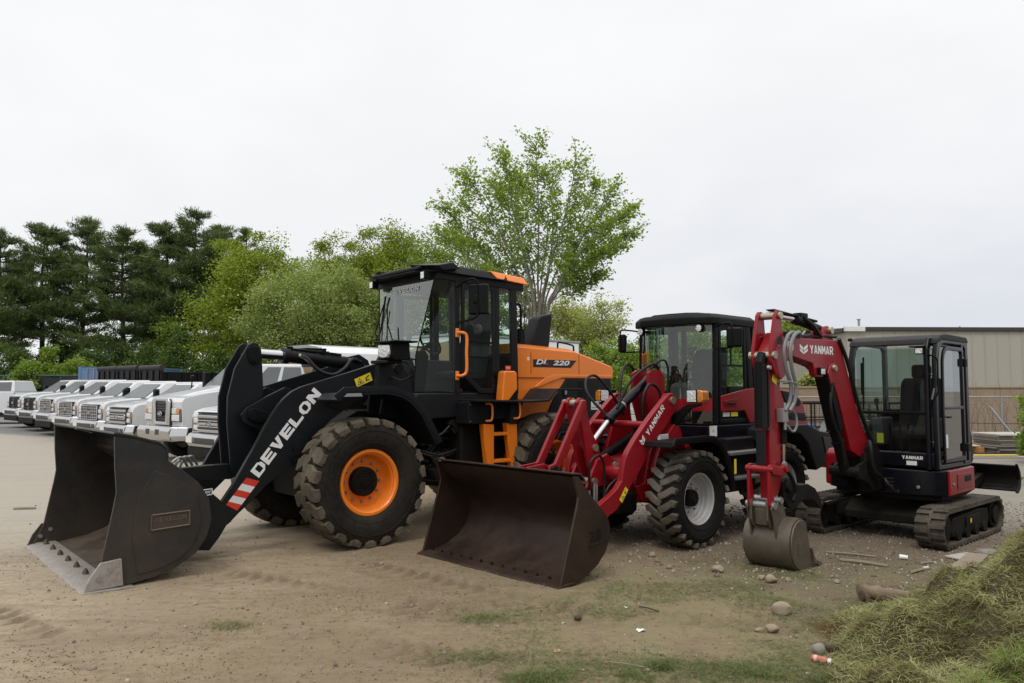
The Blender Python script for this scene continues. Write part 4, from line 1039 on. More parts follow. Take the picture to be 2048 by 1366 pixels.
# interior
st = MB().prism([(-2.42, 1.95), (-1.90, 1.95), (-1.88, 2.06), (-2.20, 2.10), (-2.38, 2.75), (-2.48, 2.95), (-2.55, 2.93), (-2.52, 2.5)], -.26, .26).build('seat', seatm, cab, .04, 3)
MB().box(-2.56, -2.42, -.15, .15, 2.95, 3.12).build('headrest', seatm, st, .04, 2)
cs = MB().prism([(-1.12, 1.78), (-1.45, 1.78), (-1.52, 2.28), (-1.46, 2.36), (-1.30, 2.34)], -.13, .13).build('steering_column', blackp, cab, .02, 2)
MB().tube([(-1.62+.19*cos(t)*.55, .20*sin(t), 2.47+.19*cos(t)*.8*1.0) for t in np.linspace(0, 2*pi, 29)], .016, 8, False).tube([(-1.45, 0, 2.33), (-1.62, 0, 2.47)], .03, 8).tube([(-1.62, -.19, 2.47), (-1.62, .19, 2.47)], .012, 6).build('steering_wheel', blackp, cs)
MB().box(-2.3, -1.5, -.70, -.40, 1.78, 2.25).build('side_console', greyint, cab, .03, 2)
MB().tube([(-1.6, -.5, 2.25), (-1.58, -.5, 2.42)], .015, 8).lathe([(0, -.03), (.03, -.01), (.03, .02), (0, .035)], (-1.58, -.5, 2.45), 'z', 12).build('control_lever', blackp, cab)
MB().box(-2.5, -1.05, -.70, .70, 1.76, 1.79).build('cab_floor', blackp, cab)
# grab rail, mirrors
MB().tube(cr([(-1.52, .785, 2.57), (-1.55, .86, 2.57), (-1.60, .885, 2.52), (-1.60, .885, 2.30), (-1.60, .885, 2.06), (-1.55, .86, 2.0), (-1.52, .785, 2.0)], 5), .021, 12).build('grab_rail', orange, cab)
MB().box(-1.55, -1.50, .765, .795, 2.51, 2.63).build('rail_foot', orange, cab, .006, 1)
MB().box(-1.55, -1.50, .765, .795, 1.94, 2.06).build('rail_foot', orange, cab, .006, 1)
for s in (1, -1):
    am = MB().tube(cr([(-1.52, s*.76, 3.18), (-1.50, s*1.02, 3.25), (-1.56, s*1.10, 3.26), (-1.60, s*1.12, 3.18), (-1.60, s*1.12, 2.98), (-1.60, s*1.12, 2.80), (-1.56, s*1.06, 2.74), (-1.52, s*.76, 2.70)], 6), .014, 8).build('mirror_arm', blackp, cab)
    MB().obox((-1.635, s*1.10, 3.0), (.075, .275, .40), 0, 0, s*.5).build('mirror', blackp, am, .025, 3)
    MB().obox((-1.672, s*1.082, 3.0), (.006, .24, .36), 0, 0, s*.5).build('mirror_glass', chrome, am)
    MB().obox((-1.58, s*1.10, 3.0), (.03, .06, .10), 0, 0, s*.5).build('mirror_clamp', blackp, am, .008, 1)
    MB().lathe([(0, .02), (.05, .015), (.075, -.005), (.078, -.02), (0, -.03)], (-1.80, s*.86, 2.62), 'x', 20).tube([(-1.80, s*.86, 2.62), (-1.6, s*.9, 2.73)], .010, 6).build('round_mirror', greyint, am)
# rain / exhaust pipe behind cab
MB().tube(cr([(-2.62, .62, 3.0), (-2.72, .64, 3.05), (-2.76, .64, 2.95), (-2.76, .64, 2.5)], 5), .018, 8).build('air_pipe', blackp, cab)

# ---- hood
hy = .60
prof = [(-2.70, 2.435), (-2.95, 2.43), (-3.90, 2.39), (-4.70, 2.185), (-4.76, 2.14), (-4.74, 1.985), (-2.70, 1.985)]
mb = MB()
pin = [(-2.70, 2.455), (-2.95, 2.45), (-3.90, 2.41), (-4.70, 2.175), (-4.74, 2.11), (-4.72, 2.0), (-2.70, 2.0)]
# roof facets: raised centre, chamfered shoulders
secs = [(hy, prof), (hy-.16, [(p[0], p[1]+(.055 if k < 4 else 0)) for k, p in enumerate(prof)]), (-hy+.16, [(p[0], p[1]+(.055 if k < 4 else 0)) for k, p in enumerate(prof)]), (-hy, prof)]
vs = []; fs = []
for y, p in secs: vs += [(a, y, b) for a, b in p]
n_ = len(prof)
for r in range(3):
    for k in range(n_): fs.append((r*n_+k, r*n_+(k+1) % n_, (r+1)*n_+(k+1) % n_, (r+1)*n_+k))
fs += [tuple(range(n_)), tuple(range(4*n_-1, 3*n_-1, -1))]
mb.add(vs, fs); hood = mb.build('hood', orange, LA, .014, 2)
for s in (1, -1):
    # lower orange flank with the sloping crease, dark lower panel, seams
    MB().prism([(-2.70, 2.02), (-4.73, 2.02), (-4.70, 1.985), (-3.80, 2.0), (-3.72, 1.99), (-3.66, 1.90), (-3.50, 1.62), (-3.30, 1.40), (-2.55, 1.40), (-2.55, 1.83), (-2.70, 1.84)], s*.50, s*.578).build('flank_panel', orange, hood, .008, 1)
    MB().prism([(-3.30, 2.005), (-3.46, 2.045), (-4.70, 2.05), (-4.74, 2.0), (-3.80, 1.998), (-3.62, 1.99), (-3.40, 1.93), (-3.12, 1.84), (-3.05, 1.85)], s*.578, s*.603).build('crease', orange, hood, .012, 2)
    gp = MB().prism([(-3.72, 1.985), (-4.70, 1.99), (-4.72, 1.36), (-3.60, 1.30), (-3.30, 1.42), (-3.46, 1.70)], s*.56, s*.60).build('side_panel', charcoal2, hood, .008, 1)
    MB().box(-4.12, -3.96, min(s*.60, s*.606), max(s*.60, s*.606), 1.42, 1.95).build('vent_grille', blackp, gp, .004, 1)
    MB().box(-3.74, -3.62, min(s*.60, s*.607), max(s*.60, s*.607), 1.70, 1.84).build('panel_latch', blackp, gp, .006, 1)
    MB().box(-3.71, -3.67, min(s*.607, s*.611), max(s*.607, s*.611), 1.74, 1.80).build('latch_key', galv, gp)
    MB().box(-4.425, -4.415, min(s*.60, s*.6025), max(s*.60, s*.6025), 1.36, 1.98).build('panel_seam', ink, gp)
    for xs2 in (-2.99, -3.98):
        MB().box(xs2-.004, xs2+.004, min(s*.60, s*.602), max(s*.60, s*.602), 2.05, 2.36).build('hood_seam', frameblack, hood)
    dxx = XB if s > 0 else V(1, 0, 0)
    if s > 0:
        bg_ = plate('model_badge', ink, hood, (-3.03, .60, 2.145), dxx, ZU, [(0, 0), (.77, 0), (.90, .115), (0, .115)], .002)
        text('badge_letters', 'DL', labelw, bg_, (-3.08, .60, 2.185), dxx, ZU, .24, .075, .012, .035, .25)
        text('badge_number', '220', labelw, bg_, (-3.42, .60, 2.178), dxx, ZU, .35, .075, .012, .035, .25)
        polys('badge_dash', stripered, bg_, (-3.22, .60, 2.185), dxx, ZU, [[(0, 0), (.10, 0), (.10, .015), (0, .015)]], .014)
        plate('hood_label', labelw, hood, (-2.915, .60, 2.24), dxx, ZU, rect(0, 0, .045, .05), .002)
        dealer_sticker(gp, (-4.24, .60, 1.50), dxx, ZU, .22, .13)
        plate('yellow_tag', yellow, gp, (-3.80, .60, 1.655), dxx, ZU, rect(0, 0, .07, .03), .002)
mb = MB().prism([(-3.12, 2.44), (-3.56, 2.44), (-3.64, 2.98), (-3.60, 3.0), (-3.38, 2.93), (-3.36, 2.90)], .14, .38)
MB().prism([(-3.14, 2.42), (-3.56, 2.42), (-3.64, 2.99), (-3.40, 2.94), (-3.34, 2.88)], .14, .38).build('exhaust_stack', charcoal2, hood, .03, 3)
MB().cyl((-3.05, .30, 2.40), (-3.05, .30, 2.72), .06, 14).build('air_intake', blackp, hood)
MB().tube(cr([(-3.72, .40, 2.40), (-3.72, .40, 2.52), (-3.76, .40, 2.545), (-4.02, .40, 2.51), (-4.06, .40, 2.47), (-4.06, .40, 2.36)], 4), .014, 8).build('hood_rail', blackp, hood)
# ---- rear fenders, platform, side box, ladder
for s in (1, -1):
    yy0, yy1 = s*.62, s*1.20
    MB().sheet([(-3.45, 1.83), (-2.96, 1.83), (-2.80, 1.675), (-2.46, 1.665), (-1.56, 1.685)], yy0, yy1, -.028).build('rear_fender', charcoal2, LA, .004, 1)
    bx_ = MB().box(-1.95, -1.53, min(s*.74, s*1.02), max(s*.74, s*1.02), 1.365, 1.655).build('side_box', charcoal, LA, .012, 2)
    MB().box(-2.28, -1.95, min(s*.72, s*.98), max(s*.72, s*.98), 1.42, 1.655).build('side_box', charcoal, LA, .01, 1)
    MB().prism([(-2.24, 1.665), (-2.46, 1.665), (-2.34, 1.35), (-2.20, 1.35)], s*.80, s*1.06).build('step_gusset', charcoal2, LA, .008, 1)
    for (x, zc) in ((-1.85, 1.515), (-2.30, 1.54)):
        yb = s*(1.02 if x > -2 else 1.06)
        MB().tube(cr([(x+.03, yb, zc+.115), (x-.015, yb+s*.045, zc+.11), (x-.04, yb+s*.05, zc+.07), (x-.04, yb+s*.05, zc-.07), (x-.015, yb+s*.045, zc-.11), (x+.03, yb, zc-.115)], 5), .015, 10).build('grab_handle', orange, LA)
    MB().box(-2.13, -2.03, min(s*.98, s*.986), max(s*.98, s*.986), 1.50, 1.60).cyl((-2.08, s*.985, 1.55), (-2.08, s*1.0, 1.55), .012, 8).build('lock_plate', blackp, LA, .003, 1)
    for (x, z) in ((-1.56, 1.62), (-1.56, 1.40), (-1.91, 1.40)):
        MB().cyl((x, s*1.015, z), (x, s*1.026, z), .009, 6).build('box_screw', galv, bx_)
    la = MB()
    for (xa, xb_, xc, xd_) in ((-1.78, -1.95, -1.89, -1.95), (-2.18, -2.35, -2.30, -2.38)):
        la.prism([(xa, 1.36), (xb_, 1.35), (xd_, .60), (xc, .60), (xa-.01, 1.12)], s*1.00, s*1.035)
        la.prism([(xa, 1.36), (xa-.025, 1.36), (xc-.02, .60), (xc, .60)], s*.92, s*1.0)
    ld = la.build('ladder', orange, LA, .005, 1)
    for z in (1.22, .86, .64): MB().box(-2.28, -1.90, min(s*.90, s*1.03), max(s*.90, s*1.03), z-.022, z+.022).build('rung', orange, ld, .005, 1)
    MB().prism([(-2.20, 2.055), (-2.24, 2.075), (-2.40, 2.07), (-2.43, 2.04), (-2.44, 1.82), (-2.28, 1.66), (-2.16, 1.66)], s*.80, s*.95).build('filter_box', orange, LA, .025, 3)
# ground shadow clutter: rear-view camera, tow pin omitted (hidden)
# ================================================================== LOADER B : compact red wheel loader
LB = thing('compact_wheel_loader', 'compact red wheel loader with brown bucket standing between orange loader and excavator', 'wheel loader', (1.454, 9.763, 0), 3.880)
side = [(2.165, 1.005), (2.10, .81), (2.12, .72), (2.20, .47), (2.30, .16), (2.35, .0), (2.12, .02), (1.98, .065), (1.83, .145), (1.72, .25), (1.66, .37), (1.645, .47), (1.68, .57), (1.77, .67), (1.87, .755), (1.97, .845), (2.04, .925), (2.09, 1.0)]
mb = MB(); mb.sheet([(2.34, .004)]+side[6:], -1.05, 1.05, -.022)
bk = mb.build('bucket', brownbucket, LB)
for s in (1, -1): MB().prism(side, s*1.05, s*1.078).build('side_plate', brownbucket, bk, .005, 1)
MB().sheet([(2.02, .95), (2.085, 1.012), (2.18, 1.022)], -1.085, 1.085, .018).build('top_lip', brownbucket, bk, .003, 1)
MB().prism([(2.40, 0), (2.392, .012), (2.30, .034), (2.17, .036), (2.17, .016), (2.36, 0)], -1.095, 1.095).build('cutting_edge', brownbucket, bk, .003, 1)
for k in range(13):
    y = -1.0+k*2.0/12
    MB().cyl((2.245, y, .03), (2.245, y, .048), .017, 8).cyl((2.245, y, .0475), (2.245, y, .062), .010, 6).build('edge_bolt', frameblack, bk)
for s in (1, -1): MB().box(2.10, 2.34, s*1.078-.002, s*1.078+.006, .008, .03).build('wear_strip', brownbucket, bk)
text('bucket_mark', '2.0', frameblack, bk, (1.95, 1.078, .36), V(-1, 0, .12), V(.1, 0, 1), .17, .11, .004, .03, .1)
MB().tube([(1.97, 1.080, .335), (1.78, 1.080, .355)], .006, 6).build('mark_underline', frameblack, bk)
# hinge ears
for s in (1, -1):
    for y in (.46, .34):
        MB().prism([(1.645, .55), (1.58, .52), (1.44, .42), (1.40, .32), (1.46, .22), (1.66, .30), (1.635, .42)], s*y-.015, s*y+.015).build('hinge_ear', brownbucket, bk, .004, 1)
for y in (.07, -.07):
    MB().prism([(1.98, .90), (1.80, 1.0), (1.56, 1.02), (1.46, .96), (1.52, .88), (1.73, .69)], y-.012, y+.012).build('link_ear', red, bk, .004, 1)

# boom arms
arm = [(-.24, 1.775), (-.17, 1.765), (-.05, 1.685), (.25, 1.45), (.47, 1.255), (.60, 1.12), (.66, 1.03), (.695, .92), (.72, .80), (.80, .72), (.93, .645), (1.20, .52), (1.42, .41), (1.50, .33),
       (1.46, .235), (1.36, .22), (.95, .43), (.81, .49), (.68, .60), (.56, .735), (.37, .92), (.14, 1.20), (-.10, 1.38), (-.28, 1.56), (-.33, 1.68)]
armB = {}
for s in (1, -1):
    armB[s] = MB().prism(arm, s*.375, s*.45).build('boom_arm', red, LB, .008, 2)
    MB().cyl((-.22, s*.36, 1.685), (-.22, s*.475, 1.685), .045, 18).build('boom_pin', brass, armB[s])
    MB().lathe([(.048, .445), (.062, .4505), (.075, .445)], (.50, 0, 1.02), 'y', 24).build('boss_ring', redd, armB[s]) if s > 0 else None
MB().cyl((.60, -.38, .86), (.60, .38, .86), .085, 24).build('cross_tube', red, LB)
MB().cyl((.245, -.38, 1.41), (.245, .38, 1.41), .038, 18).build('cross_tube', red, LB)
MB().cyl((1.15, -.38, .46), (1.15, .38, .46), .05, 18).build('cross_tube', red, LB)
xd = V(-.70, 0, .70).normalized(); yd = V(.70, 0, .70).normalized()
block('arm_lettering', 'YANMAR', whitel, armB[1], (.245, .45, 1.272), xd, yd, .455, .072, .16, .27, .002, -.0)
chevron_logo('arm_emblem', whitel, armB[1], (.345, .45, 1.165), xd, yd, .09, .10, .002)
warn_sticker(armB[1], (.72, .45, .56), V(-.62, 0, .78), V(.78, 0, .62), .17, .062)

# front frame tower
tw = [(-.17, 1.72), (-.22, 1.77), (-.32, 1.75), (-.36, 1.66), (-.40, 1.45), (-.46, 1.20), (-.60, 1.05), (-.70, .60), (-.40, .48), (.25, .52), (.36, .70), (.20, .72), (.14, .95), (.06, 1.15)]
for s in (1, -1):
    tp = MB().prism(tw, s*.315, s*.362).build('tower_plate', red, LB, .006, 1)
    MB().prism([(-.28, 1.40), (-.40, 1.36), (-.52, 1.05), (-.56, .80), (-.28, .70), (.02, .72), (.12, .88), (-.02, 1.18), (-.16, 1.30)], s*.362, s*.44).build('frame_gusset', red, tp, .008, 1)
    MB().prism([(-.17, 2.02), (-.26, 2.06), (-.42, 2.06), (-.50, 1.95), (-.50, 1.4), (-.30, 1.35), (-.16, 1.70)], s*.10, s*.14).build('cylinder_mount', red, tp, .006, 1)
dealer_sticker(LB, (.06, .441, 1.17), V(-1, 0, .03), ZU, .21, .115)
MB().prism([(-.9, 1.15), (-.62, 1.10), (.20, 1.0), (.34, .72), (.26, .50), (-.9, .46)], -.32, .32).build('front_frame', redd, LB, .01, 1)
MB().box(-.4, .0, -.60, .60, .46, .66).build('front_axle', frameblack, LB, .03, 2)
MB().box(.26, .62, -.30, .30, .40, .62).build('front_beam', frameblack, LB, .03, 2)
# lever, link, cylinders
lv = [(1.075, 1.67), (1.02, 1.725), (.95, 1.71), (.915, 1.63), (.84, 1.36), (.73, 1.20), (.69, 1.10), (.60, .99), (.53, .90), (.53, .80), (.60, .74), (.70, .74), (.82, .82), (.90, 1.02), (.98, 1.38)]
for y in (.10, -.055): MB().prism(lv, y-.045, y).build('tilt_lever', red, LB, .007, 2)
MB().prism([(.80, 1.02), (.62, 1.08), (.50, .98), (.42, .80), (.5, .72), (.66, .72), (.86, .72), (.95, .66), (.98, .72), (.9, .86)], .12, .16).build('lever_bracket', red, LB, .006, 1)
MB().prism([(.80, 1.02), (.62, 1.08), (.50, .98), (.42, .80), (.5, .72), (.66, .72), (.86, .72), (.95, .66), (.98, .72), (.9, .86)], -.16, -.12).build('lever_bracket', red, LB, .006, 1)
for (x, z) in ((1.0, 1.66), (.775, 1.15), (.60, .84), (.50, .94), (.86, .78)):
    MB().cyl((x, -.17, z), (x, .125 if z > 1 else .185, z), .042, 18).build('lever_pin', brass, LB)
for y in (.135, -.135): MB().prism([(1.045, 1.69), (.98, 1.70), (.96, 1.63), (1.42, .93), (1.50, .89), (1.57, .93), (1.55, 1.0), (1.47, 1.02)], y-.022, y+.022).build('bucket_link', red, LB, .006, 1)
MB().cyl((1.50, -.19, .955), (1.50, .19, .955), .045, 18).build('link_pin', frameblack, LB)
MB().tube([(.775, 0, 1.15), (.36, 0, 1.50)], .034, 20).build('tilt_rod', chrome, LB)
tc_ = MB().tube([(.42, 0, 1.45), (.38, 0, 1.485), (.375, 0, 1.49), (-.42, 0, 2.0)], [.070, .070, .056, .056], 22).build('tilt_cylinder', blackg, LB, .003, 1)
MB().tube([(.18, 0, 1.617), (.16, 0, 1.630)], .058, 22).build('cylinder_band', galv, tc_)
for s in (1, -1):
    MB().tube([(-.30, s*.24, 1.22), (.30, s*.24, .98)], .055, 18).build('lift_cylinder', blackp, LB, .004, 1)
    MB().tube([(.30, s*.24, .98), (.52, s*.24, .90)], .030, 14).build('lift_rod', chrome, LB)
plate('white_tag', labelw, LB, (.22, .30, 1.03), V(-.93, 0, .37), V(.37, 0, .93), rect(0, 0, .12, .055), .003)
def hose(pts, r=.016, m=None, par=None, name='hydraulic_hose'):
    return MB().tube(cr(pts, 7), r, 9).build(name, m or hosem, par)
hose([(.30, .04, 1.60), (.12, .10, 1.92), (-.22, .14, 2.12), (-.40, .12, 2.05), (-.42, .10, 1.75)], .017, None, LB)
hose([(.10, -.10, 1.65), (-.02, -.16, 2.0), (-.20, -.22, 2.13), (-.38, -.24, 2.0), (-.40, -.22, 1.4)], .017, None, LB)
hose([(.42, -.05, 1.52), (.55, -.20, 1.75), (.48, -.30, 1.93), (.25, -.34, 1.98), (.0, -.30, 1.75), (-.2, -.28, 1.5)], .016, None, LB)
hose([(-.02, .18, 1.30), (.02, .20, 1.70), (-.10, .22, 1.88), (-.26, .24, 1.78), (-.30, .24, 1.45)], .019, None, LB)
hose([(-.30, .06, 2.06), (-.38, .18, 2.18), (-.48, .20, 2.08), (-.48, .18, 1.6)], .014, None, LB)
hose([(.98, .2, .70), (1.02, .24, .98), (.92, .26, 1.08), (.78, .22, 1.02), (.72, .20, .82), (.74, .20, .60)], .015, None, LB)
hose([(.90, .30, .50), (.82, .33, .72), (.66, .34, .82)], .013, None, LB)
for k, (x, y) in enumerate(((.98, .20), (.93, .26), (.98, .27), (.88, .18))):
    MB().cyl((x, y, .52), (x, y, .76), .014, 8).cyl((x, y, .50), (x, y, .56), .022, 6).build('quick_coupling', galv, LB)
hose([(1.10, -.32, .70), (1.16, -.34, 1.0), (1.06, -.35, 1.14), (.95, -.34, 1.0), (.9, -.3, .8)], .015, None, LB)

# wheels and fenders
wB = make_wheel_B(LB); wB.location = (-.20, .68, .555); wB.rotation_euler = (0, .0, 0)
for i_, (x, s) in enumerate(((-.20, -1), (-2.14, 1), (-2.14, -1))):
    c_ = copy_tree(wB, LB); c_.location = (x, s*.68, .555); c_.rotation_euler = (0, .25*i_, 0 if s > 0 else pi)
fp = [(.34, 1.17), (.32, 1.225), (-.25, 1.235), (-.42, 1.225), (-.55, 1.17), (-.65, 1.06), (-.76, .86), (-.83, .60)]
for s in (1, -1):
    f_ = MB().sheet(fp, s*.46, s*.89, .025).build('front_fender', blackp, LB, .006, 2)
    MB().sheet([(x-.0, z-.0) for x, z in fp], s*.875, s*.90, -.05).build('fender_lip', blackp, f_, .005, 1)
    # lamp cluster on slotted bracket
    br = MB().hexa([(-.36, s*.36, 1.47), (-.30, s*.36, 1.42), (-.30, s*.62, 1.56), (-.36, s*.62, 1.61)], [(-.40, s*.38, 1.58), (-.33, s*.38, 1.52), (-.33, s*.74, 1.645), (-.40, s*.74, 1.66)])
    b_ = MB().prism([(s*.36, 1.36), (s*.36, 1.50), (s*.60, 1.64), (s*.80, 1.655), (s*.80, 1.63), (s*.66, 1.59), (s*.44, 1.38)], -.34, -.31, 'x').build('lamp_bracket', galv if False else frameblack, LB, .005, 1)
    hl = MB().prism([(s*.60, 1.655), (s*.60, 1.815), (s*.75, 1.815), (s*.75, 1.655)], -.44, -.30, 'x').build('headlight', blackp, LB, .012, 2)
    MB().prism([(s*.612, 1.667), (s*.612, 1.803), (s*.738, 1.803), (s*.738, 1.667)], -.30, -.288, 'x').build('lens', lens, hl, .006, 2)
    MB().prism([(s*.757, 1.662), (s*.757, 1.810), (s*.80, 1.81), (s*.835, 1.79), (s*.84, 1.69), (s*.81, 1.662)], -.42, -.285, 'x').build('turn_signal', amber, hl, .012, 3)

# rear frame
MB().prism([(-.9, .48), (-.9, 1.20), (-3.1, 1.25), (-3.35, .95), (-3.25, .62), (-2.5, .5)], -.36, .36).build('rear_frame', frameblack, LB, .02, 1)
MB().box(-2.32, -1.92, -.60, .60, .46, .66).build('rear_axle', frameblack, LB, .03, 2)
MB().cyl((-.95, 0, .45), (-.95, 0, 1.2), .14, 20).build('articulation_joint', frameblack, LB)
for s in (1, -1):
    stp = MB().box(-1.58, -.92, min(s*.36, s*.74), max(s*.36, s*.74), .55, 1.22).build('step_box', blackp, LB, .03, 2)
    MB().box(-1.68, -.84, min(s*.60, s*.86), max(s*.60, s*.86), 1.015, 1.06).build('step', galv, stp, .006, 1)
    MB().box(-1.50, -.86, min(s*.60, s*.88), max(s*.60, s*.88), .715, .755).build('step', galv, stp, .006, 1)
    MB().cyl((-1.25, s*.66, .62), (-1.25, s*.66, .9), .10, 18).build('tank', blackp, stp)
plate('yellow_tag', yellow, LB, (-.83, .90, .80), XB, ZU, rect(0, 0, .05, .18), .0)

# cab
cy = .60
MB().prism([(-.72, 1.22), (-.72, 1.365), (-2.0, 1.375), (-2.0, 1.22)], -.62, .62).build('cab_base', blackg, LB, .01, 2)
cabB = MB().box(-1.92, -.80, -.58, .58, 1.368, 1.392).build('cab', blackp, LB)
plate('white_label', labelw, LB, (-.74, .62, 1.24), XB, ZU, rect(0, 0, .16, .13), .002)
polys('label_mark', labelg, LB, (-.74, .62, 1.24), XB, ZU, [rect(.06, .05, .04, .035), rect(.015, .11, .05, .006)], .003)
front = [(-.90, -.56), (-.80, -.40), (-.76, -.15), (-.76, .15), (-.80, .40), (-.90, .56)]      # bowed front, plan (x, y)
def band(name, z0, z1, mat, off=0.0, dz=0.0, par=None):
    mb = MB(); vs = []
    for (x, y) in front: vs += [(x+off, y, z0), (x+off+dz, y, z1)]
    mb.add(vs, [(2*i, 2*i+2, 2*i+3, 2*i+1) for i in range(len(front)-1)]); o = mb.build(name, mat, par or cabB, ang=60)
    return o
band('front_glass', 1.70, 2.63, glassf, 0, -.03)
band('lower_glass', 1.385, 1.545, glassd, 0, 0)
mb = MB()
for off in (0, -.04):
    pass
pr = [(x, y) for x, y in front]+[(x-.05, y) for x, y in reversed(front)]
MB().prism(pr, 1.54, 1.705, 'z').build('front_panel', red, cabB, .008, 2)
for s in (1, -1):
    mb = MB(); bar(mb, (-.93, s*.575, 1.385), (-.96, s*.575, 2.66), .032, .028); mb.build('front_pillar', blackp, cabB, .006, 1)
    mb = MB(); bar(mb, (-1.72, s*.585, 1.80), (-1.68, s*.575, 2.66), .055, .028); mb.build('rear_pillar', blackp, cabB, .006, 1)
    mb = MB(); bar(mb, (-1.90, s*.55, 1.4), (-1.86, s*.54, 2.66), .03, .03); mb.build('rear_pillar', blackp, cabB, .006, 1)
    o_ = [(-1.0, 2.62), (-1.62, 2.64), (-1.64, 1.40), (-1.0, 1.39)]; i_ = [(-1.05, 2.57), (-1.57, 2.585), (-1.585, 1.45), (-1.05, 1.44)]
    dr = MB().ring(o_, i_, s*.575, s*.605).build('door', blackp, cabB, .005, 1)
    MB().quad(*[(x, s*.59, z) for x, z in ((-1.05, 2.57), (-1.57, 2.585), (-1.58, 1.83), (-1.05, 1.74))]).build('door_glass', glassc, dr, smooth=False)
    MB().quad(*[(x, s*.59, z) for x, z in ((-1.05, 1.545), (-1.50, 1.555), (-1.585, 1.45), (-1.05, 1.44))]).build('door_lower_glass', glassd, dr, smooth=False)
    MB().prism([(-1.01, 1.735), (-1.60, 1.825), (-1.83, 1.835), (-1.84, 1.38), (-1.66, 1.385), (-1.55, 1.545), (-1.01, 1.54)], s*.60, s*.622).build('door_panel', red, dr, .008, 2)
    MB().prism([(-1.06, 1.675), (-1.36, 1.70), (-1.38, 1.64), (-1.34, 1.60), (-1.08, 1.60)], s*.622, s*.630).build('handle_recess', redd, dr, .006, 2)
    MB().box(-1.30, -1.12, min(s*.628, s*.650), max(s*.628, s*.650), 1.628, 1.652).build('door_handle', blackp, dr, .008, 2)
    dx_ = XB if s > 0 else V(1, 0, 0)
    if s > 0:
        plate('cab_label', labelw, dr, (-1.08, .592, 1.475), dx_, ZU, rect(0, 0, .15, .055), .002)
        plate('cab_label', yellow, dr, (-1.26, .592, 1.475), dx_, ZU, rect(0, 0, .16, .055), .002)
    MB().box(-1.57, -1.05, s*.585-.008, s*.585+.008, 2.11, 2.135).build('window_bar', blackp, dr)
    MB().box(-1.30, -1.28, s*.585-.008, s*.585+.008, 2.11, 2.58).build('window_bar', blackp, dr)
    MB().quad((-1.76, s*.575, 2.58), (-1.86, s*.545, 2.58), (-1.88, s*.55, 1.9), (-1.80, s*.58, 1.88)).build('quarter_glass', glassd, cabB, smooth=False)
    am = MB().tube(cr([(-.94, s*.60, 2.60), (-.88, s*.72, 2.62), (-.86, s*.86, 2.63), (-.86, s*.88, 2.55), (-.86, s*.88, 2.36), (-.88, s*.86, 2.33), (-.94, s*.60, 2.33)], 6), .011, 8).build('mirror_arm', blackp, cabB)
    MB().obox((-.905, s*.885, 2.455), (.065, .19, .245), 0, 0, s*.5).build('mirror', blackp, am, .03, 3)
    MB().obox((-.938, s*.867, 2.455), (.006, .155, .21), 0, 0, s*.5).build('mirror_glass', chrome, am)
    wl = MB().lathe([(0, .03), (.045, .03), (.05, .02), (.05, -.03), (0, -.03)], (-.80, s*.46, 2.585), 'x', 18).build('work_light', blackp, cabB)
    MB().lathe([(0, .036), (.042, .031)], (-.80, s*.46, 2.585), 'x', 18).build('lens', lens, wl)
MB().box(-1.92, -1.84, -.54, .54, 1.39, 1.86).build('rear_wall', blackp, cabB, .01, 1)
MB().quad((-1.86, .54, 2.6), (-1.86, -.54, 2.6), (-1.90, -.54, 1.88), (-1.90, .54, 1.88)).build('rear_window', glassc, cabB, smooth=False)
# roof shell
ol = [(-.84, -.60), (-.72, -.42), (-.68, 0), (-.72, .42), (-.84, .60), (-1.0, .635), (-1.86, .615), (-1.96, .50), (-1.98, 0), (-1.96, -.50), (-1.86, -.615), (-1.0, -.635)]
tl = [(x*.93-.09, y*.90) for x, y in ol]; ml = ol
vs = [(x, y, 2.635) for x, y in ol]+[(x, y, 2.72) for x, y in ml]+[(x, y, 2.775) for x, y in tl]; n_ = len(ol)
fs = [tuple(range(n_)), tuple(range(3*n_-1, 2*n_-1, -1))]
for r in range(2): fs += [(r*n_+k, r*n_+(k+1) % n_, (r+1)*n_+(k+1) % n_, (r+1)*n_+k) for k in range(n_)]
MB().add(vs, fs).build('roof', blackp, cabB, .014, 2)
MB().prism([(x*.8-.22, y*.62) for x, y in ol], 2.77, 2.795, 'z').build('roof_hatch', blackp, cabB, .01, 2)
# interior
st = MB().prism([(-1.72, 1.55), (-1.28, 1.55), (-1.26, 1.68), (-1.52, 1.70), (-1.62, 2.25), (-1.72, 2.38), (-1.80, 2.36)], -.24, .24).build('seat', seatm, cabB, .04, 3)
MB().obox((-1.42, .30, 1.86), (.34, .07, .05), 0, -.2, 0).build('armrest', seatm, st, .02, 2)
cs = MB().prism([(-.92, 1.40), (-1.06, 1.40), (-1.16, 1.86), (-1.10, 1.92), (-.98, 1.88)], -.15, .15).build('steering_column', greyint, cabB, .05, 3)
MB().tube([(-1.20+.17*cos(t)*.75, .18*sin(t), 2.02+.17*cos(t)*.45) for t in np.linspace(0, 2*pi, 29)], .014, 8, False).tube([(-1.08, 0, 1.9), (-1.2, 0, 2.02)], .02, 8).tube([(-1.2, -.17, 2.02), (-1.2, .17, 2.02)], .010, 6).build('steering_wheel', blackp, cs)
MB().tube([(-.85, -.10, 1.85), (-.88, .26, 2.28)], .008, 6).tube([(-.86, .02, 2.05), (-.9, .34, 2.36)], .006, 6).build('wiper', blackp, cabB)
MB().box(-1.80, -.84, -.55, .55, 1.39, 1.42).build('cab_floor', blackp, cabB)
MB().tube([(-1.3, -.34, 1.6), (-1.26, -.34, 1.95)], .014, 8).lathe([(0, -.04), (.025, -.02), (.028, .02), (0, .04)], (-1.26, -.34, 1.98), 'z', 12).build('joystick', blackp, cabB)

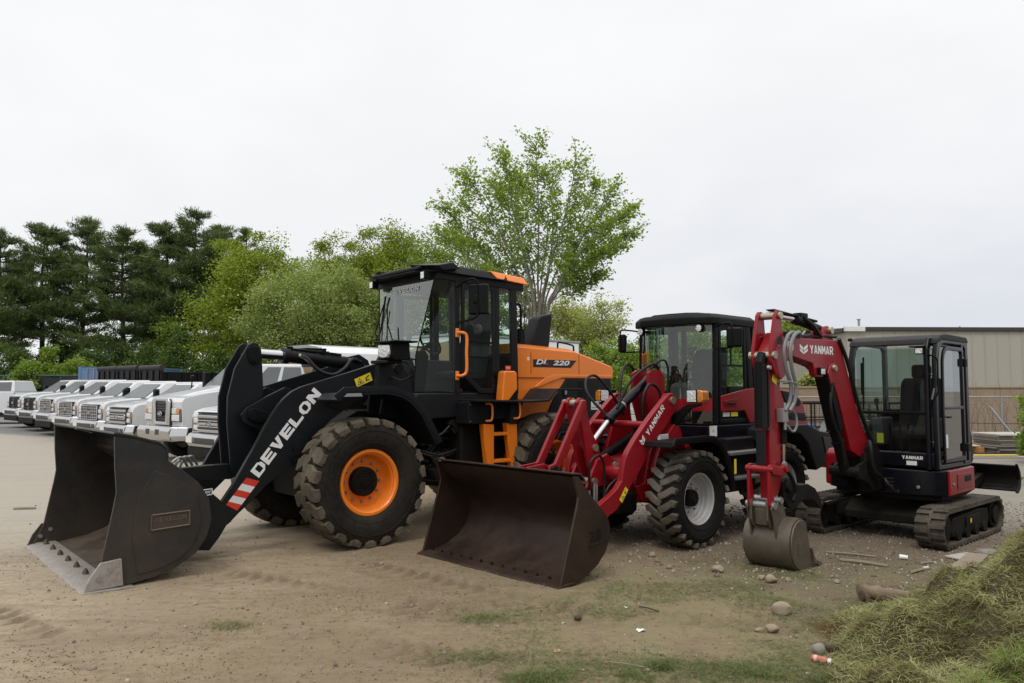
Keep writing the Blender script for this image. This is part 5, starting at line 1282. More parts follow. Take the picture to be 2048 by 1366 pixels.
# rear hood with dark inserts and arched fenders
hp = [(-1.96, 1.84), (-2.30, 1.86), (-2.68, 1.82), (-2.96, 1.74), (-3.10, 1.66), (-3.22, 1.42), (-3.30, 1.20), (-2.80, 1.30), (-1.96, 1.36)]
hoodB = MB().prism2([(x, z-.02) for x, z in hp], hp, -.60, -.40)
hoodB.prism(hp, -.3995, .3995).prism2(hp, [(x, z-.02) for x, z in hp], .40, .60)
hB = hoodB.build('hood', red, LB, .012, 2)
for s in (1, -1):
    MB().prism([(-2.50, 1.80), (-2.72, 1.78), (-3.0, 1.68), (-3.04, 1.62), (-2.98, 1.58), (-2.62, 1.60)], s*.60, s*.612).build('hood_insert', blackp, hB, .006, 1)
    MB().prism([(-2.58, 1.54), (-2.70, 1.50), (-3.12, 1.48), (-3.20, 1.40), (-3.14, 1.37), (-2.72, 1.40)], s*.60, s*.612).build('hood_insert', blackp, hB, .006, 1)
    arch = [(-1.60, 1.30), (-1.70, 1.345), (-2.70, 1.345), (-3.05, 1.24), (-3.42, 1.20), (-3.52, 1.10), (-3.50, .86), (-3.36, .76), (-3.22, .72), (-3.10, .74), (-2.92, .70), (-2.83, .85), (-2.70, 1.08), (-2.48, 1.22), (-2.12, 1.26), (-1.80, 1.22), (-1.66, 1.12), (-1.58, 1.16)]
    rf = MB().prism(arch, s*.42, s*.88).build('rear_fender', charcoal2, LB, .02, 2)
    MB().prism([(-3.10, 1.16), (-3.40, 1.12), (-3.44, .95), (-3.20, .90)], s*.88, s*.89).build('tail_lamp_panel', blackg, rf, .01, 2)
MB().box(-3.52, -3.30, -.60, .60, .74, 1.20).build('counterweight', charcoal2, LB, .05, 3)
# ================================================================== EXCAVATOR
EX = thing('mini_excavator', 'red and black mini excavator on rubber crawlers with its bucket on the ground', 'excavator', (4.986, 10.335, 0), 3.886)
# crawlers
def crawler(s):
    y0, y1 = (.565, .878) if s > 0 else (-.878, -.565); yc = (y0+y1)/2
    R = .205; xa = .84
    def pos(u, r):
        """point on the belt loop; u in metres along the loop at radius R"""
        Ls = 2*xa; La = pi*R; u %= 2*(Ls+La)
        if u < Ls: return (-xa+u, R+r), (0, 1)
        u -= Ls
        if u < La: a = pi/2-u/R; return (xa+(R+r-R)*cos(a)+R*cos(a), (R+r)*sin(a)), (cos(a), sin(a))
        u -= La
        if u < Ls: return (xa-u, -R-r), (0, -1)
        u -= Ls; a = -pi/2-u/R; return (-xa+(R+r)*cos(a), (R+r)*sin(a)), (cos(a), sin(a))
    T = 2*(2*xa+pi*R); zc = R+.028
    n = 96; o_, i_ = [], []
    for k in range(n):
        (x, z), nn_ = pos(T*k/n, 0); o_.append((x, z+zc)); (x, z), _ = pos(T*k/n, -.03); i_.append((x, z+zc))
    belt = MB().ring(o_, i_, y0, y1).build('crawler', rubberK, EX, ang=40)
    n = 44
    mb = MB()
    for k in range(n):
        for (ya, yb, off) in ((y0-.002, yc+.015, 0), (yc-.015, y1+.002, .5)):
            u = T*(k+off)/n; w = T/n*.30
            lo, hi = [], []
            for uu, yv in ((u-w, ya), (u+w, ya), (u+w*.8, yb), (u-w*.8, yb)):
                (x, z), _ = pos(uu, -.004); lo.append((x, yv, z+zc)); (x, z), _ = pos(uu, .026); hi.append((x, yv, z+zc))
            mb.hexa(lo, hi)
    mb.build('tread', rubberK, belt, bevel=.004, seg=1)
    fr = MB().prism([(.62, .12), (.66, .20), (.60, .33), (-.30, .36), (-.62, .34), (-.66, .2), (-.6, .12)], yc-.075, yc+.12*s if s > 0 else yc+.075)
    fr = MB().prism([(.62, .11), (.66, .20), (.60, .32), (-.30, .355), (-.62, .33), (-.66, .2), (-.6, .11)], yc-.10, yc+.10).build('track_frame', frameblack, EX, .015, 2)
    MB().prism([(.18, .17), (.20, .30), (-.28, .315), (-.30, .18)], yc+s*.10, yc+s*.112).build('frame_cover', blackp, fr, .006, 1)
    plate('yellow_tag', yellow, fr, (.06, yc+s*.113, .22), XB if s > 0 else V(1, 0, 0), ZU, rect(0, 0, .05, .05), .001)
    MB().cyl((xa, yc-.11, zc), (xa, yc+.11, zc), .155, 26).cyl((xa, yc-.125, zc), (xa, yc+.125, zc), .06, 16).build('idler', frameblack, fr)
    MB().cyl((-xa, yc-.10, zc), (-xa, yc+.10, zc), .165, 13).cyl((-xa, yc-.13, zc), (-xa, yc+.13, zc), .11, 20).build('sprocket', frameblack, fr)
    for x in (.45, .15, -.15, -.45): MB().cyl((x, yc-.12, .115), (x, yc+.12, .115), .07, 16).build('roller', frameblack, fr)
crawler(1); crawler(-1)
MB().prism([(-.6, .30), (-.6, .20), (.6, .20), (.6, .30), (.38, .44), (-.38, .44)], -.46, .46).build('undercarriage', frameblack, EX, .02, 2)
for s in (1, -1):
    for x in (.38, -.38):
        MB().hexa([(x-.12, s*.62, .2), (x+.12, s*.62, .2), (x+.12, s*.62, .34), (x-.12, s*.62, .34)], [(x*.6-.16, s*.3, .24), (x*.6+.16, s*.3, .24), (x*.6+.16, s*.3, .46), (x*.6-.16, s*.3, .46)]).build('undercarriage_leg', frameblack, EX, .01, 1)
MB().cyl((0, 0, .40), (0, 0, .56), .42, 36).build('slew_ring', frameblack, EX)
# dozer blade, raised, at the back
bp = [(-1.66, .80), (-1.74, .70), (-1.76, .60), (-1.73, .50), (-1.65, .44)]
bl = MB().sheet(bp, -.86, .86, .025).build('dozer_blade', blackp, EX, .004, 1)
for s in (1, -1):
    MB().prism([(-1.64, .82), (-1.76, .71), (-1.79, .60), (-1.75, .48), (-1.64, .42), (-1.61, .44), (-1.70, .52), (-1.73, .60), (-1.70, .70)], s*.86, s*.895).build('blade_end', blackp, bl, .005, 1)
    MB().hexa([(-.4, s*.30, .28), (-.4, s*.40, .28), (-.4, s*.40, .38), (-.4, s*.30, .38)], [(-1.72, s*.36, .52), (-1.72, s*.46, .52), (-1.72, s*.46, .66), (-1.72, s*.36, .66)]).build('blade_arm', frameblack, bl, .01, 1)
MB().tube([(-1.70, -.80, .49), (-1.70, .80, .49)], .03, 10).build('blade_lip', frameblack, bl)

# house: rounded zero-tail base
def house_outline(k=1.0, r=.10):
    P = [(.66, -.30), (.68, .10), (.66, .50), (.60, .66), (.50, .735), (.2, .75), (-.3, .74)]
    for a in np.linspace(radians(118), radians(240), 11): P.append((.02+.86*cos(a), .0+.84*sin(a)))
    P += [(.1, -.76), (.40, -.74), (.47, -.66), (.50, -.36)]
    return [(x*k, y*k) for x, y in P]
ho = house_outline()
base = MB().prism(ho, .555, .865, 'z').build('house', blackg, EX, .025, 3)
MB().prism([(x*.90, y*.90) for x, y in ho], .50, .556, 'z').build('house_floor', frameblack, base)
def band2(name, idx, z0, z1, mat, off):
    P = [Vector((x, y, 0)) for x, y in ho]; q = [P[i] for i in idx]
    o_ = [p*(1+off/p.length) for p in q]
    mb = MB(); pr = [(p.x, p.y) for p in o_]+[(p.x*.97, p.y*.97) for p in reversed(o_)]
    return mb.prism(pr, z0, z1, 'z').build(name, mat, base, .008, 2)
sp_ = MB().prism([(.48, .56), (.49, .86), (-.36, .862), (-.37, .57)], .735, .765).build('side_door', red, base, .014, 3)
MB().prism([(.24, .62), (.24, .80), (-.26, .80), (-.26, .62)], .765, .772).build('door_inset', redd, sp_, .006, 2)
MB().box(-.2, .0, .772, .778, .70, .77).build('door_latch', blackp, sp_, .004, 1)
MB().cyl((.36, .76, .69), (.36, .775, .69), .02, 10).build('door_lock', galv, sp_)
for z in (.66, .70, .74):
    MB().box(.672, .684, .10, .20, z-.008, z+.008).build('vent_slot', ink, base)
for (y, z) in ((.48, .66), (-.06, .70), (-.06, .66)):
    MB().lathe([(0, .012), (.018, .010), (.022, 0)], (.675, y, z), 'x', 14).build('plug', galv, base)
plate('grey_label', labelg, base, (.683, -.05, .775), V(0, 1, 0), ZU, rect(0, 0, .11, .055), .002)
plate('white_label', labelw, base, (.683, .02, .69), V(0, 1, 0), ZU, rect(0, 0, .035, .05), .002)
# engine hood and right-hand body
hd = MB().prism([(-.30, .86), (-.30, 1.30), (-.42, 1.42), (-.70, 1.38), (-.82, 1.20), (-.84, .86)], -.55, .62).build('engine_hood', blackp, base, .05, 3)
rb2 = MB().prism([(.44, .58), (.44, .98), (.36, 1.04), (-.3, 1.06), (-.3, .60)], -.775, -.38).build('right_body', red, base, .03, 3)
# cab
y0, y1 = -.335, .70
def rp(p): return p
oF = [(-.335, .872), (.70, .872), (.70, 1.08), (.70, 2.30), (.62, 2.44), (-.26, 2.44), (-.335, 2.34), (-.335, 1.08)]
cabE = MB().ring(oF, [(-.255, 1.075), (.60, 1.075), (.61, 1.20), (.61, 2.28), (.57, 2.335), (-.20, 2.335), (-.25, 2.28), (-.255, 1.20)], .585, .635).build('cab', blackg, EX, .012, 2)
MB().prism([(.62, .872), (.665, .90), (.665, 1.06), (.62, 1.075)], -.32, .66).build('front_sill', blackg, cabE, .01, 2)
MB().box(.61, .645, -.25, .60, 1.515, 1.55).build('window_rail', blackp, cabE, .004, 1)
MB().quad((.612, -.25, 1.55), (.612, .605, 1.55), (.612, .605, 2.33), (.612, -.25, 2.33)).build('windscreen', glassx, cabE, smooth=False)
MB().quad((.612, -.25, 1.085), (.612, .595, 1.085), (.612, .605, 1.515), (.612, -.25, 1.515)).build('lower_windscreen', glassx, cabE, smooth=False)
for s, y in ((1, .68), (-1, -.315)):
    # side frame with rounded top front corner and two openings
    o_ = [(.635, .872), (.655, 1.58), (.635, 2.20), (.58, 2.37), (.46, 2.455), (.30, 2.47), (-.40, 2.455), (-.455, 2.40), (-.455, .872)]
    i_ = [(.545, .93), (.56, 1.58), (.54, 2.18), (.50, 2.30), (.42, 2.36), (.30, 2.375), (-.30, 2.365), (-.365, 2.32), (-.37, .93)]
    fr = MB().ring(o_, i_, y-.025, y+.025).build('side_frame', blackg, cabE, .010, 2)
    if s > 0:
        o2 = [(.50, .945), (.52, 1.58), (.50, 2.16), (.46, 2.27), (.39, 2.325), (.30, 2.34), (-.16, 2.335), (-.20, 2.30), (-.21, .945)]
        i2 = [(.455, 1.0), (.475, 1.58), (.455, 2.14), (.425, 2.225), (.37, 2.275), (.30, 2.29), (-.12, 2.285), (-.15, 2.26), (-.16, 1.0)]
        dr = MB().ring(o2, i2, .705, .735).build('door', blackg, cabE, .008, 2)
        MB().box(-.16, .475, .705, .735, 1.575, 1.615).build('door_rail', blackg, dr, .005, 1)
        MB().quad(*[(x, .715, z) for x, z in i2]).build('door_glass', glassy, dr, smooth=False)
        MB().box(.33, .45, .735, .76, 1.475, 1.50).build('door_handle', blackp, dr, .008, 2)
        MB().box(.36, .42, .734, .741, 1.47, 1.51).build('handle_plate', galv, dr)
        plate('door_label', labelw, dr, (.44, .717, 1.12), XB, ZU, rect(0, 0, .08, .16), .002)
        for z in (1.1, 2.15): MB().box(-.26, -.18, .72, .765, z-.05, z+.05).build('hinge', blackp, dr, .01, 2)
        MB().tube([(-.20, .728, 2.10), (-.20, .728, 2.22)], .01, 6).build('door_stop', galv, dr)
        MB().quad(*[(x, .69, z) for x, z in ((-.24, .96), (-.24, 2.33), (-.36, 2.31), (-.365, .96))]).build('quarter_glass', glassx, cabE, smooth=False)
        mb = MB(); bar(mb, (-.225, .69, .90), (-.225, .69, 2.38), .03, .025); mb.build('door_pillar', blackg, cabE, .006, 1)
    else:
        MB().quad(*[(x, y, z) for x, z in i_]).build('side_glass', glassx, cabE, smooth=False)
MB().quad((-.44, -.30, 1.55), (-.44, .66, 1.55), (-.44, .66, 2.36), (-.44, -.30, 2.36)).build('rear_glass', glassx, cabE, smooth=False)
MB().box(-.46, -.42, -.32, .69, .88, 1.55).build('rear_wall', blackp, cabE, .01, 1)
rr_ = [(.60, 2.36), (.56, 2.42), (.46, 2.47), (.30, 2.49), (-.40, 2.475), (-.46, 2.42), (-.44, 2.40), (.42, 2.41)]
MB().prism(rr_, -.35, .715).build('roof', charcoal2, cabE, .02, 3)
wl = MB().box(.655, .73, .50, .605, 2.235, 2.315).build('work_light', blackp, cabE, .01, 2)
plate('lens', lens, wl, (.73, .512, 2.245), V(0, 1, 0), ZU, rect(0, 0, .08, .06), .002)
MB().box(.62, .74, .44, .62, 2.318, 2.335).build('light_shade', blackp, wl, .004, 1)
MB().tube(cr([(.65, .62, 2.22), (.68, .70, 2.21), (.66, .73, 2.14), (.65, .72, 1.90), (.64, .72, 1.78), (.655, .66, 1.68)], 5), .010, 7).build('cable', blackp, cabE)
MB().tube([(.655, .685, 1.83), (.655, .655, 1.70)], .012, 7).build('grab_bar', galv, cabE)
MB().tube([(.64, -.16, 1.56), (.632, -.15, 2.22)], .012, 6).tube([(.64, -.165, 1.75), (.64, -.165, 2.15)], .018, 5).build('wiper', blackp, cabE)
block('front_lettering', 'YANMAR', whitel, cabE, (.666, .30, .985), V(0, 1, 0), ZU, .24, .040, .14, .28, .003)
plate('front_label', labelw, cabE, (.666, .35, .915), V(0, 1, 0), ZU, rect(0, 0, .12, .05), .002)
plate('yellow_label', yellow, cabE, (.60, -.02, 1.16), V(0, 1, 0), ZU, rect(0, 0, .08, .12), .0)
for z in (2.30, 2.0, 1.2): MB().cyl((.63, .655, z), (.640, .655, z), .012, 8).build('frame_bolt', galv, cabE)
MB().lathe([(0, .02), (.03, .01), (.03, -.02), (0, -.03)], (.50, -.37, 2.46), 'z', 14).build('roof_lamp', blackp, cabE)
# interior
st = MB().prism([(-.28, 1.20), (.16, 1.20), (.18, 1.32), (-.10, 1.34), (-.20, 1.90), (-.30, 1.98), (-.38, 1.92)], -.04, .44).build('seat', seatm, cabE, .04, 3)
MB().box(-.34, -.24, .08, .32, 1.96, 2.14).build('headrest', seatm, st, .04, 2)
for y in (-.16, .52):
    cn = MB().box(-.10, .26, y-.07, y+.07, 1.10, 1.46).build('console', greyint, cabE, .03, 2)
    MB().tube([(.20, y, 1.46), (.24, y, 1.62)], .015, 8).lathe([(0, -.05), (.026, -.03), (.030, .03), (0, .06)], (.25, y, 1.66), 'z', 12).build('joystick', blackp, cn)
MB().box(-.42, .60, -.30, .66, .90, .93).build('cab_floor', blackp, cabE)
for y in (.08, .2, .30): MB().tube([(.40, y, .93), (.46, y, 1.40)], .012, 7).build('travel_lever', blackp, cabE)
MB().box(-.20, -.10, -.30, -.22, .93, 1.5).box(.50, .58, -.28, -.12, .93, 1.28).build('monitor_stand', blackp, cabE, .01, 2)

# swing bracket and boom
by0, by1 = -.18, .02; yc = (by0+by1)/2
sw = MB().prism([(.62, .60), (.62, .95), (.78, 1.12), (.98, 1.20), (1.06, 1.12), (1.10, .98), (1.36, .92), (1.42, .86), (1.36, .78), (1.10, .72), (.95, .60)], by0-.05, by0-.005).build('swing_bracket', frameblack, EX, .01, 2)
MB().prism([(.62, .60), (.62, .95), (.78, 1.12), (.98, 1.20), (1.06, 1.12), (1.10, .98), (1.36, .92), (1.42, .86), (1.36, .78), (1.10, .72), (.95, .60)], by1+.005, by1+.05).build('bracket_cheek', frameblack, sw, .01, 2)
MB().cyl((.80, yc, .58), (.80, yc, 1.02), .13, 22).build('swing_post', frameblack, sw)
MB().cyl((1.36, by0-.08, .855), (1.36, by1+.08, .855), .055, 18).cyl((1.0, by0-.08, 1.09), (1.0, by1+.08, 1.09), .055, 18).build('bracket_pin', frameblack, sw)
mb = MB()
for k in range(9): mb.tube([(.98+.02*k, -.18+.03*k, .80), (1.06+.012*k, -.18+.03*k, 1.06)], .014, 7)
mb.build('hose_bundle', hosem, sw)
MB().tube(cr([(1.06, .08, 1.20), (1.12, .12, 1.12), (1.10, .12, .95), (1.0, .13, .82), (.88, .12, .78)], 6), .026, 9).build('hydraulic_hose', hosem, sw)
MB().tube(cr([(.72, .10, .70), (.95, .20, .76), (.98, .26, .70), (.86, .30, .60), (.70, .26, .60)], 6), .016, 8).build('hydraulic_hose', hosem, sw)
boom = [(2.96, 2.29), (2.92, 2.335), (2.80, 2.36), (2.58, 2.37), (1.72, 2.385), (1.64, 2.35), (1.50, 2.12), (1.27, 1.66), (1.10, 1.38), (.94, 1.18), (.92, 1.09), (.98, 1.02), (1.10, 1.0), (1.24, 1.04), (1.40, 1.10), (1.54, 1.38), (1.66, 1.64), (1.80, 1.88), (1.94, 2.0), (2.10, 2.07), (2.30, 2.105), (2.41, 2.12), (2.71, 2.165), (2.88, 2.18), (2.95, 2.22)]
bm_ = MB().prism(boom, by0, by1).build('boom', red, EX, .010, 2)
MB().prism([(2.35, 2.115), (2.31, 2.10), (2.27, 1.975), (2.22, 1.955), (2.09, 1.955), (2.05, 2.05), (2.1, 2.075)], by1-.06, by1+.012).build('lamp_bracket', red, bm_, .006, 1)
lmp = MB().box(2.10, 2.225, by1+.008, by1+.05, 1.975, 2.06).build('boom_light', blackp, bm_, .008, 2)
MB().box(2.115, 2.205, by1+.047, by1+.054, 1.985, 2.045).build('lens', lens, lmp, .004, 1)
MB().prism([(1.93, 2.09), (1.98, 2.0), (1.92, 1.88), (1.80, 1.90), (1.74, 2.02), (1.80, 2.12)], by1, by1+.022).build('cylinder_boss', red, bm_, .006, 1)
MB().lathe([(0, by1+.05), (.035, by1+.05), (.04, by1+.02), (.05, by1+.02), (.05, by1)], (1.84, 0, 2.06), 'y', 16).build('boss_pin', brass, bm_)
MB().lathe([(0, by1+.04), (.045, by1+.04), (.05, by1+.025), (.065, by1+.02), (.065, by1)], (2.83, 0, 2.265), 'y', 18).build('arm_pin', brass, bm_)
for y in (by0+.03, by1-.07):
    MB().prism([(2.00, 2.37), (2.00, 2.47), (1.95, 2.53), (1.85, 2.545), (1.76, 2.50), (1.73, 2.38)], y, y+.04).build('cylinder_ear', red, bm_, .006, 1)
MB().cyl((1.83, by0, 2.49), (1.83, by1+.01, 2.49), .04, 16).build('ear_pin', brass, bm_)
block('boom_lettering', 'YANMAR', whitel, bm_, (2.355, by1, 2.212), V(-1, 0, .0), V(.05, 0, 1), .545, .092, .14, .28, .002)
chevron_logo('boom_emblem', whitel, bm_, (2.585, by1, 2.205), V(-1, 0, 0), ZU, .175, .105, .002)
MB().tube(cr([(1.68, by1+.01, 2.40), (1.46, by1+.015, 2.10), (1.24, by1+.015, 1.66), (1.05, by1+.02, 1.38), (.92, by1+.04, 1.20)], 5), .024, 8).build('boom_hose', hosem, bm_)
MB().tube(cr([(2.66, yc+.03, 2.40), (2.30, yc+.03, 2.405), (1.95, yc+.06, 2.42), (1.72, by1, 2.42)], 5), .016, 8).build('boom_pipe', hosem, bm_)
# arm cylinder on top of the boom
yq = yc
MB().tube([(2.46, yq, 2.585), (3.06, yq, 2.60)], .030, 18).build('arm_rod', chrome, EX)
ac = MB().tube([(1.83, yq, 2.49), (1.95, yq, 2.505), (1.95, yq, 2.507), (2.42, yq, 2.575), (2.42, yq, 2.576), (2.50, yq, 2.586)], [.046, .046, .048, .048, .058, .058], 20).build('arm_cylinder', blackp, EX, .003, 1)
MB().prism([(2.02, 2.575), (2.03, 2.60), (2.98, 2.665), (3.06, 2.655), (3.0, 2.64), (2.5, 2.615)], yq-.03, yq+.035).build('pipe_guard', blackp, ac, .004, 1)
MB().box(2.28, 2.44, yq-.05, yq+.05, 2.60, 2.66).build('valve_block', blackp, ac, .006, 1)
MB().tube(cr([(2.36, yq+.05, 2.60), (2.22, yq+.08, 2.52), (2.06, yq+.06, 2.44), (1.98, yq+.05, 2.41)], 6), .022, 8).build('hydraulic_hose', hosem, ac)
# boom cylinder in front of the boom
MB().tube([(1.66, yc, 1.50), (1.90, yc, 2.02)], .030, 16).build('boom_rod', chrome, EX)
bc = MB().tube([(1.365, yc, .86), (1.72, yc, 1.60)], .062, 20).build('boom_cylinder', blackp, EX, .004, 1)
MB().obox((1.79, yc+.03, 1.66), (.10, .16, .66), 0, .42, 0).build('cylinder_guard', blackp, bc, .008, 1)
for t in (.45, .62, .9):
    p = V(1.365, yc, .86).lerp(V(1.72, yc, 1.60), t); MB().tube([p, p+V(.015, 0, .032)], .074, 18).build('cylinder_clamp', frameblack, bc)
MB().tube(cr([(1.84, yc+.10, 1.90), (1.90, yc+.10, 1.70), (1.86, yc+.10, 1.50), (1.70, yc+.09, 1.30), (1.60, yc+.09, 1.15), (1.50, yc+.06, .95)], 6), .018, 8).build('hydraulic_hose', hosem, bc)

# dipper arm
ap = [(3.066, 2.62), (3.026, 2.62), (3.000, 2.57), (2.986, 2.42), (2.95, 2.33), (2.90, 2.27), (2.89, 2.15), (2.93, 2.02), (2.95, 1.85), (2.963, 1.05), (2.95, .92), (2.967, .84), (3.026, .74), (3.079, .655), (3.132, .65), (3.165, .70), (3.158, .80), (3.175, 1.0), (3.178, 1.3), (3.168, 1.9), (3.171, 2.1), (3.184, 2.2), (3.158, 2.36), (3.099, 2.56)]
dip = MB().prism(ap[3:-2], by0+.035, by1-.035).build('dipper_arm', red, EX, .010, 2)
horn = [(3.072, 2.635), (3.019, 2.635), (2.993, 2.57), (2.976, 2.42), (2.93, 2.34), (2.87, 2.28), (2.86, 2.18), (2.91, 2.06), (2.94, 1.96), (3.019, 1.92), (3.132, 1.98), (3.184, 2.06), (3.208, 2.14), (3.204, 2.24), (3.165, 2.38), (3.112, 2.58)]
for y in (by0-.02, by1-.02):
    hp_ = MB().prism(horn, y, y+.04).build('horn_plate', red, dip, .006, 2)
    MB().lathe([(.05, 0), (.062, .004), (.07, 0)], (3.052, y+.04, 2.31), 'y', 20).build('boss_ring', redd, hp_)
MB().cyl((3.039, by0-.04, 2.585), (3.039, by1+.045, 2.585), .038, 16).build('horn_pin', brass, dip)
MB().cyl((3.165, by0-.05, 2.17), (3.165, by1+.045, 2.17), .042, 16).build('cylinder_pin', brass, dip)
MB().cyl((3.052, by1+.019, 2.33), (3.052, by1+.023, 2.33), .048, 20).build('plate_hole', ink, dip)
MB().cyl((2.986, by1+.0, 1.045), (2.986, by1+.03, 1.045), .03, 14).build('link_boss', galv, dip)
plate('yellow_label', yellow, dip, (3.118, by1-.034, 1.86), V(-1, 0, 0), ZU, [(0, .05), (.09, 0), (.10, .16), (.02, .22)], .002)
# spiral hoses arching over the arm pivot
for k, (dy, dx) in enumerate(((.045, 0), (.085, .05))):
    hh_ = MB().tube(cr([(2.66-dx*.4, by1+dy*.4, 2.375), (2.80-dx, by1+dy, 2.42), (2.96-dx, by1+dy+.02, 2.37), (3.06-dx, by1+dy+.03, 2.22), (3.02-dx, by1+dy+.03, 2.02), (2.93-dx*.6, by1+dy+.03, 1.86), (2.94-dx*.5, by1+dy+.02, 1.70), (3.0-dx*.4, by1+dy, 1.60)], 7), .020, 9).build('spiral_hose', hoseg, EX)
MB().tube([(2.92, by1-.02, 1.88), (2.92, by1+.14, 1.88), (3.026, by1+.14, 1.90), (3.026, by1-.02, 1.90)], .008, 6).build('hose_clamp', galv, EX)
MB().tube(cr([(2.62, by1+.05, 2.40), (2.58, by1+.06, 2.44), (2.54, by1+.03, 2.40)], 5), .012, 7).build('hose_clip', galv, EX)
mb = MB().box(2.95, 3.05, by1-.03, by1+.05, 1.48, 1.62).cyl((2.986, by1+.03, 1.40), (2.986, by1+.03, 1.68), .018, 8).cyl((2.93, by1+.03, 1.52), (3.033, by1+.03, 1.52), .015, 8)
mb.build('valve_block', galv, EX, .004, 1)
MB().tube(cr([(2.973, by1+.04, 1.45), (2.88, by1+.06, 1.38), (2.78, by1+.05, 1.44), (2.76, by1+.03, 1.55), (2.84, by1+.02, 1.62)], 6), .013, 7).build('hydraulic_hose', hoseg, EX)
MB().tube([(2.935, by1-.02, 1.30), (2.935, by1-.02, .95)], .022, 10).build('thumb_rod', chrome, EX)
MB().tube([(2.925, by1-.03, 1.62), (2.935, by1-.02, 1.25)], .036, 12).build('thumb_cylinder', blackp, EX)
# bucket cylinder with square guard ahead of the arm
bkc = MB().tube([(3.231, yc, 2.10), (3.240, yc, 1.42)], .055, 18).build('bucket_cylinder', blackp, EX, .004, 1)
MB().prism([(3.267, 2.08), (3.277, 1.42), (3.217, 1.42), (3.208, 2.08)], yc-.055, yc+.066).build('cylinder_guard', charcoal2, bkc, .006, 1)
MB().prism([(3.267, 1.40), (3.270, 1.04), (3.224, 1.04), (3.217, 1.40)], yc-.045, yc+.045).build('rod_guard', charcoal2, bkc, .006, 1)
MB().lathe([(0, by1+.03), (.02, by1+.03), (.024, by1)], (3.250, 0, 2.04), 'y', 12).build('guard_bolt', galv, bkc)
MB().cyl((3.231, yc, 2.08), (3.178, yc, 2.18), .055, 16).build('cylinder_eye', blackp, bkc)
MB().tube([(3.191, by1-.03, 2.05), (3.191, by1-.03, 1.45), (3.217, by1-.03, 1.40)], .012, 7).build('cylinder_pipe', hosem, bkc)
# linkage
for y in (by0-.03, by1-.005):
    lk = MB().prism([(3.290, 1.06), (3.250, 1.06), (3.052, 1.02), (2.980, 1.06), (2.95, 1.0), (2.986, .94), (3.066, .93), (3.237, .96), (3.290, .97), (3.310, 1.01)], y, y+.035).build('tipping_lever', red, EX, .006, 1)
    MB().prism([(3.316, 1.0), (3.277, .96), (3.224, .70), (3.237, .62), (3.283, .60), (3.316, .66)], y+.002, y+.037).build('tipping_link', red, EX, .006, 1)
MB().cyl((3.270, by0-.05, 1.01), (3.270, by1+.055, 1.01), .035, 16).cyl((2.986, by0-.04, 1.0), (2.986, by1+.05, 1.0), .032, 16).build('lever_pin', red, EX)
MB().cyl((3.132, by0-.06, .69), (3.132, by1+.06, .69), .034, 16).cyl((3.264, by0-.06, .65), (3.264, by1+.06, .65), .034, 16).build('bucket_pin', galv, EX)
# coupler and bucket
for y in (by0-.005, by1-.025):
    MB().prism([(3.316, .70), (3.277, .70), (3.224, .62), (3.171, .66), (3.118, .74), (3.079, .70), (3.105, .56), (3.145, .44), (3.250, .42), (3.316, .50)], y, y+.03).build('coupler_plate', diggersteel, EX, .006, 1)
MB().prism([(3.290, .62), (3.184, .60), (3.118, .58), (3.145, .46), (3.264, .44)], by0+.03, by1-.03).build('coupler_body', diggersteel, EX, .01, 1)
wy0, wy1 = -.335, .215
sd = [(2.901, .46), (2.79, .045), (2.894, .0), (3.019, .0), (3.101, .03), (3.160, .09), (3.197, .17), (3.208, .26), (3.193, .35), (3.153, .43), (3.093, .48), (3.019, .50), (2.945, .49)]
bkE = MB().sheet([(2.78, .03)]+sd[2:], wy0+.02, wy1-.02, -.018).build('digging_bucket', diggersteel, EX)
for y in (wy0, wy1-.022): MB().prism(sd, y, y+.022).build('side_plate', diggersteel, bkE, .004, 1)
MB().prism([(2.812, .20), (2.78, .03), (2.60, .0), (2.62, .028), (2.74, .07)], wy1-.03, wy1+.015).build('side_cutter', diggersteel, bkE, .004, 1)
MB().prism([(2.842, .05), (2.797, .05), (2.72, .02), (2.72, .005), (2.908, -.0)], wy0, wy1).build('cutting_edge', diggersteel, bkE, .004, 1)
for k in range(4):
    y = wy0+.06+k*(wy1-wy0-.12)/3
    MB().hexa([(2.78, y-.035, .0), (2.78, y+.035, .0), (2.78, y+.035, .045), (2.78, y-.035, .045)], [(2.60, y-.022, .0), (2.60, y+.022, .0), (2.60, y+.022, .012), (2.60, y-.022, .012)]).build('tooth', diggersteel, bkE, .004, 1)
for y in (by0-.05, by1+.02):
    MB().prism([(3.005, .49), (3.064, .62), (3.108, .73), (3.167, .70), (3.197, .60), (3.271, .70), (3.301, .62), (3.256, .48), (3.212, .30), (3.167, .30), (3.138, .44), (3.079, .48)], y, y+.022).build('bucket_ear', diggersteel, bkE, .004, 1)
MB().prism([(3.079, .16), (2.990, .16), (2.982, .27), (3.071, .27)], wy1, wy1+.006).build('bucket_badge', diggersteel, bkE, .003, 1)
# thumb behind the bucket
th = MB().prism([(2.98, .86), (2.90, .90), (2.78, .88), (2.70, .82), (2.62, .80), (2.44, .80), (2.28, .74), (2.16, .62), (2.12, .50), (2.20, .53), (2.30, .61), (2.44, .64), (2.60, .63), (2.70, .56), (2.84, .58), (2.96, .68)], by0+.02, by1-.01).build('thumb', frameblack, EX, .008, 2)
MB().lathe([(0, by1+.03), (.06, by1+.03), (.07, by1+.01), (.07, by1-.03)], (2.88, 0, .82), 'y', 20).build('thumb_pin', frameblack, th)
MB().tube(cr([(2.94, by1+.02, .98), (2.84, by1+.03, .86), (2.80, by1+.03, .74), (2.86, by1+.03, .66)], 5), .02, 8).build('thumb_link', frameblack, th)
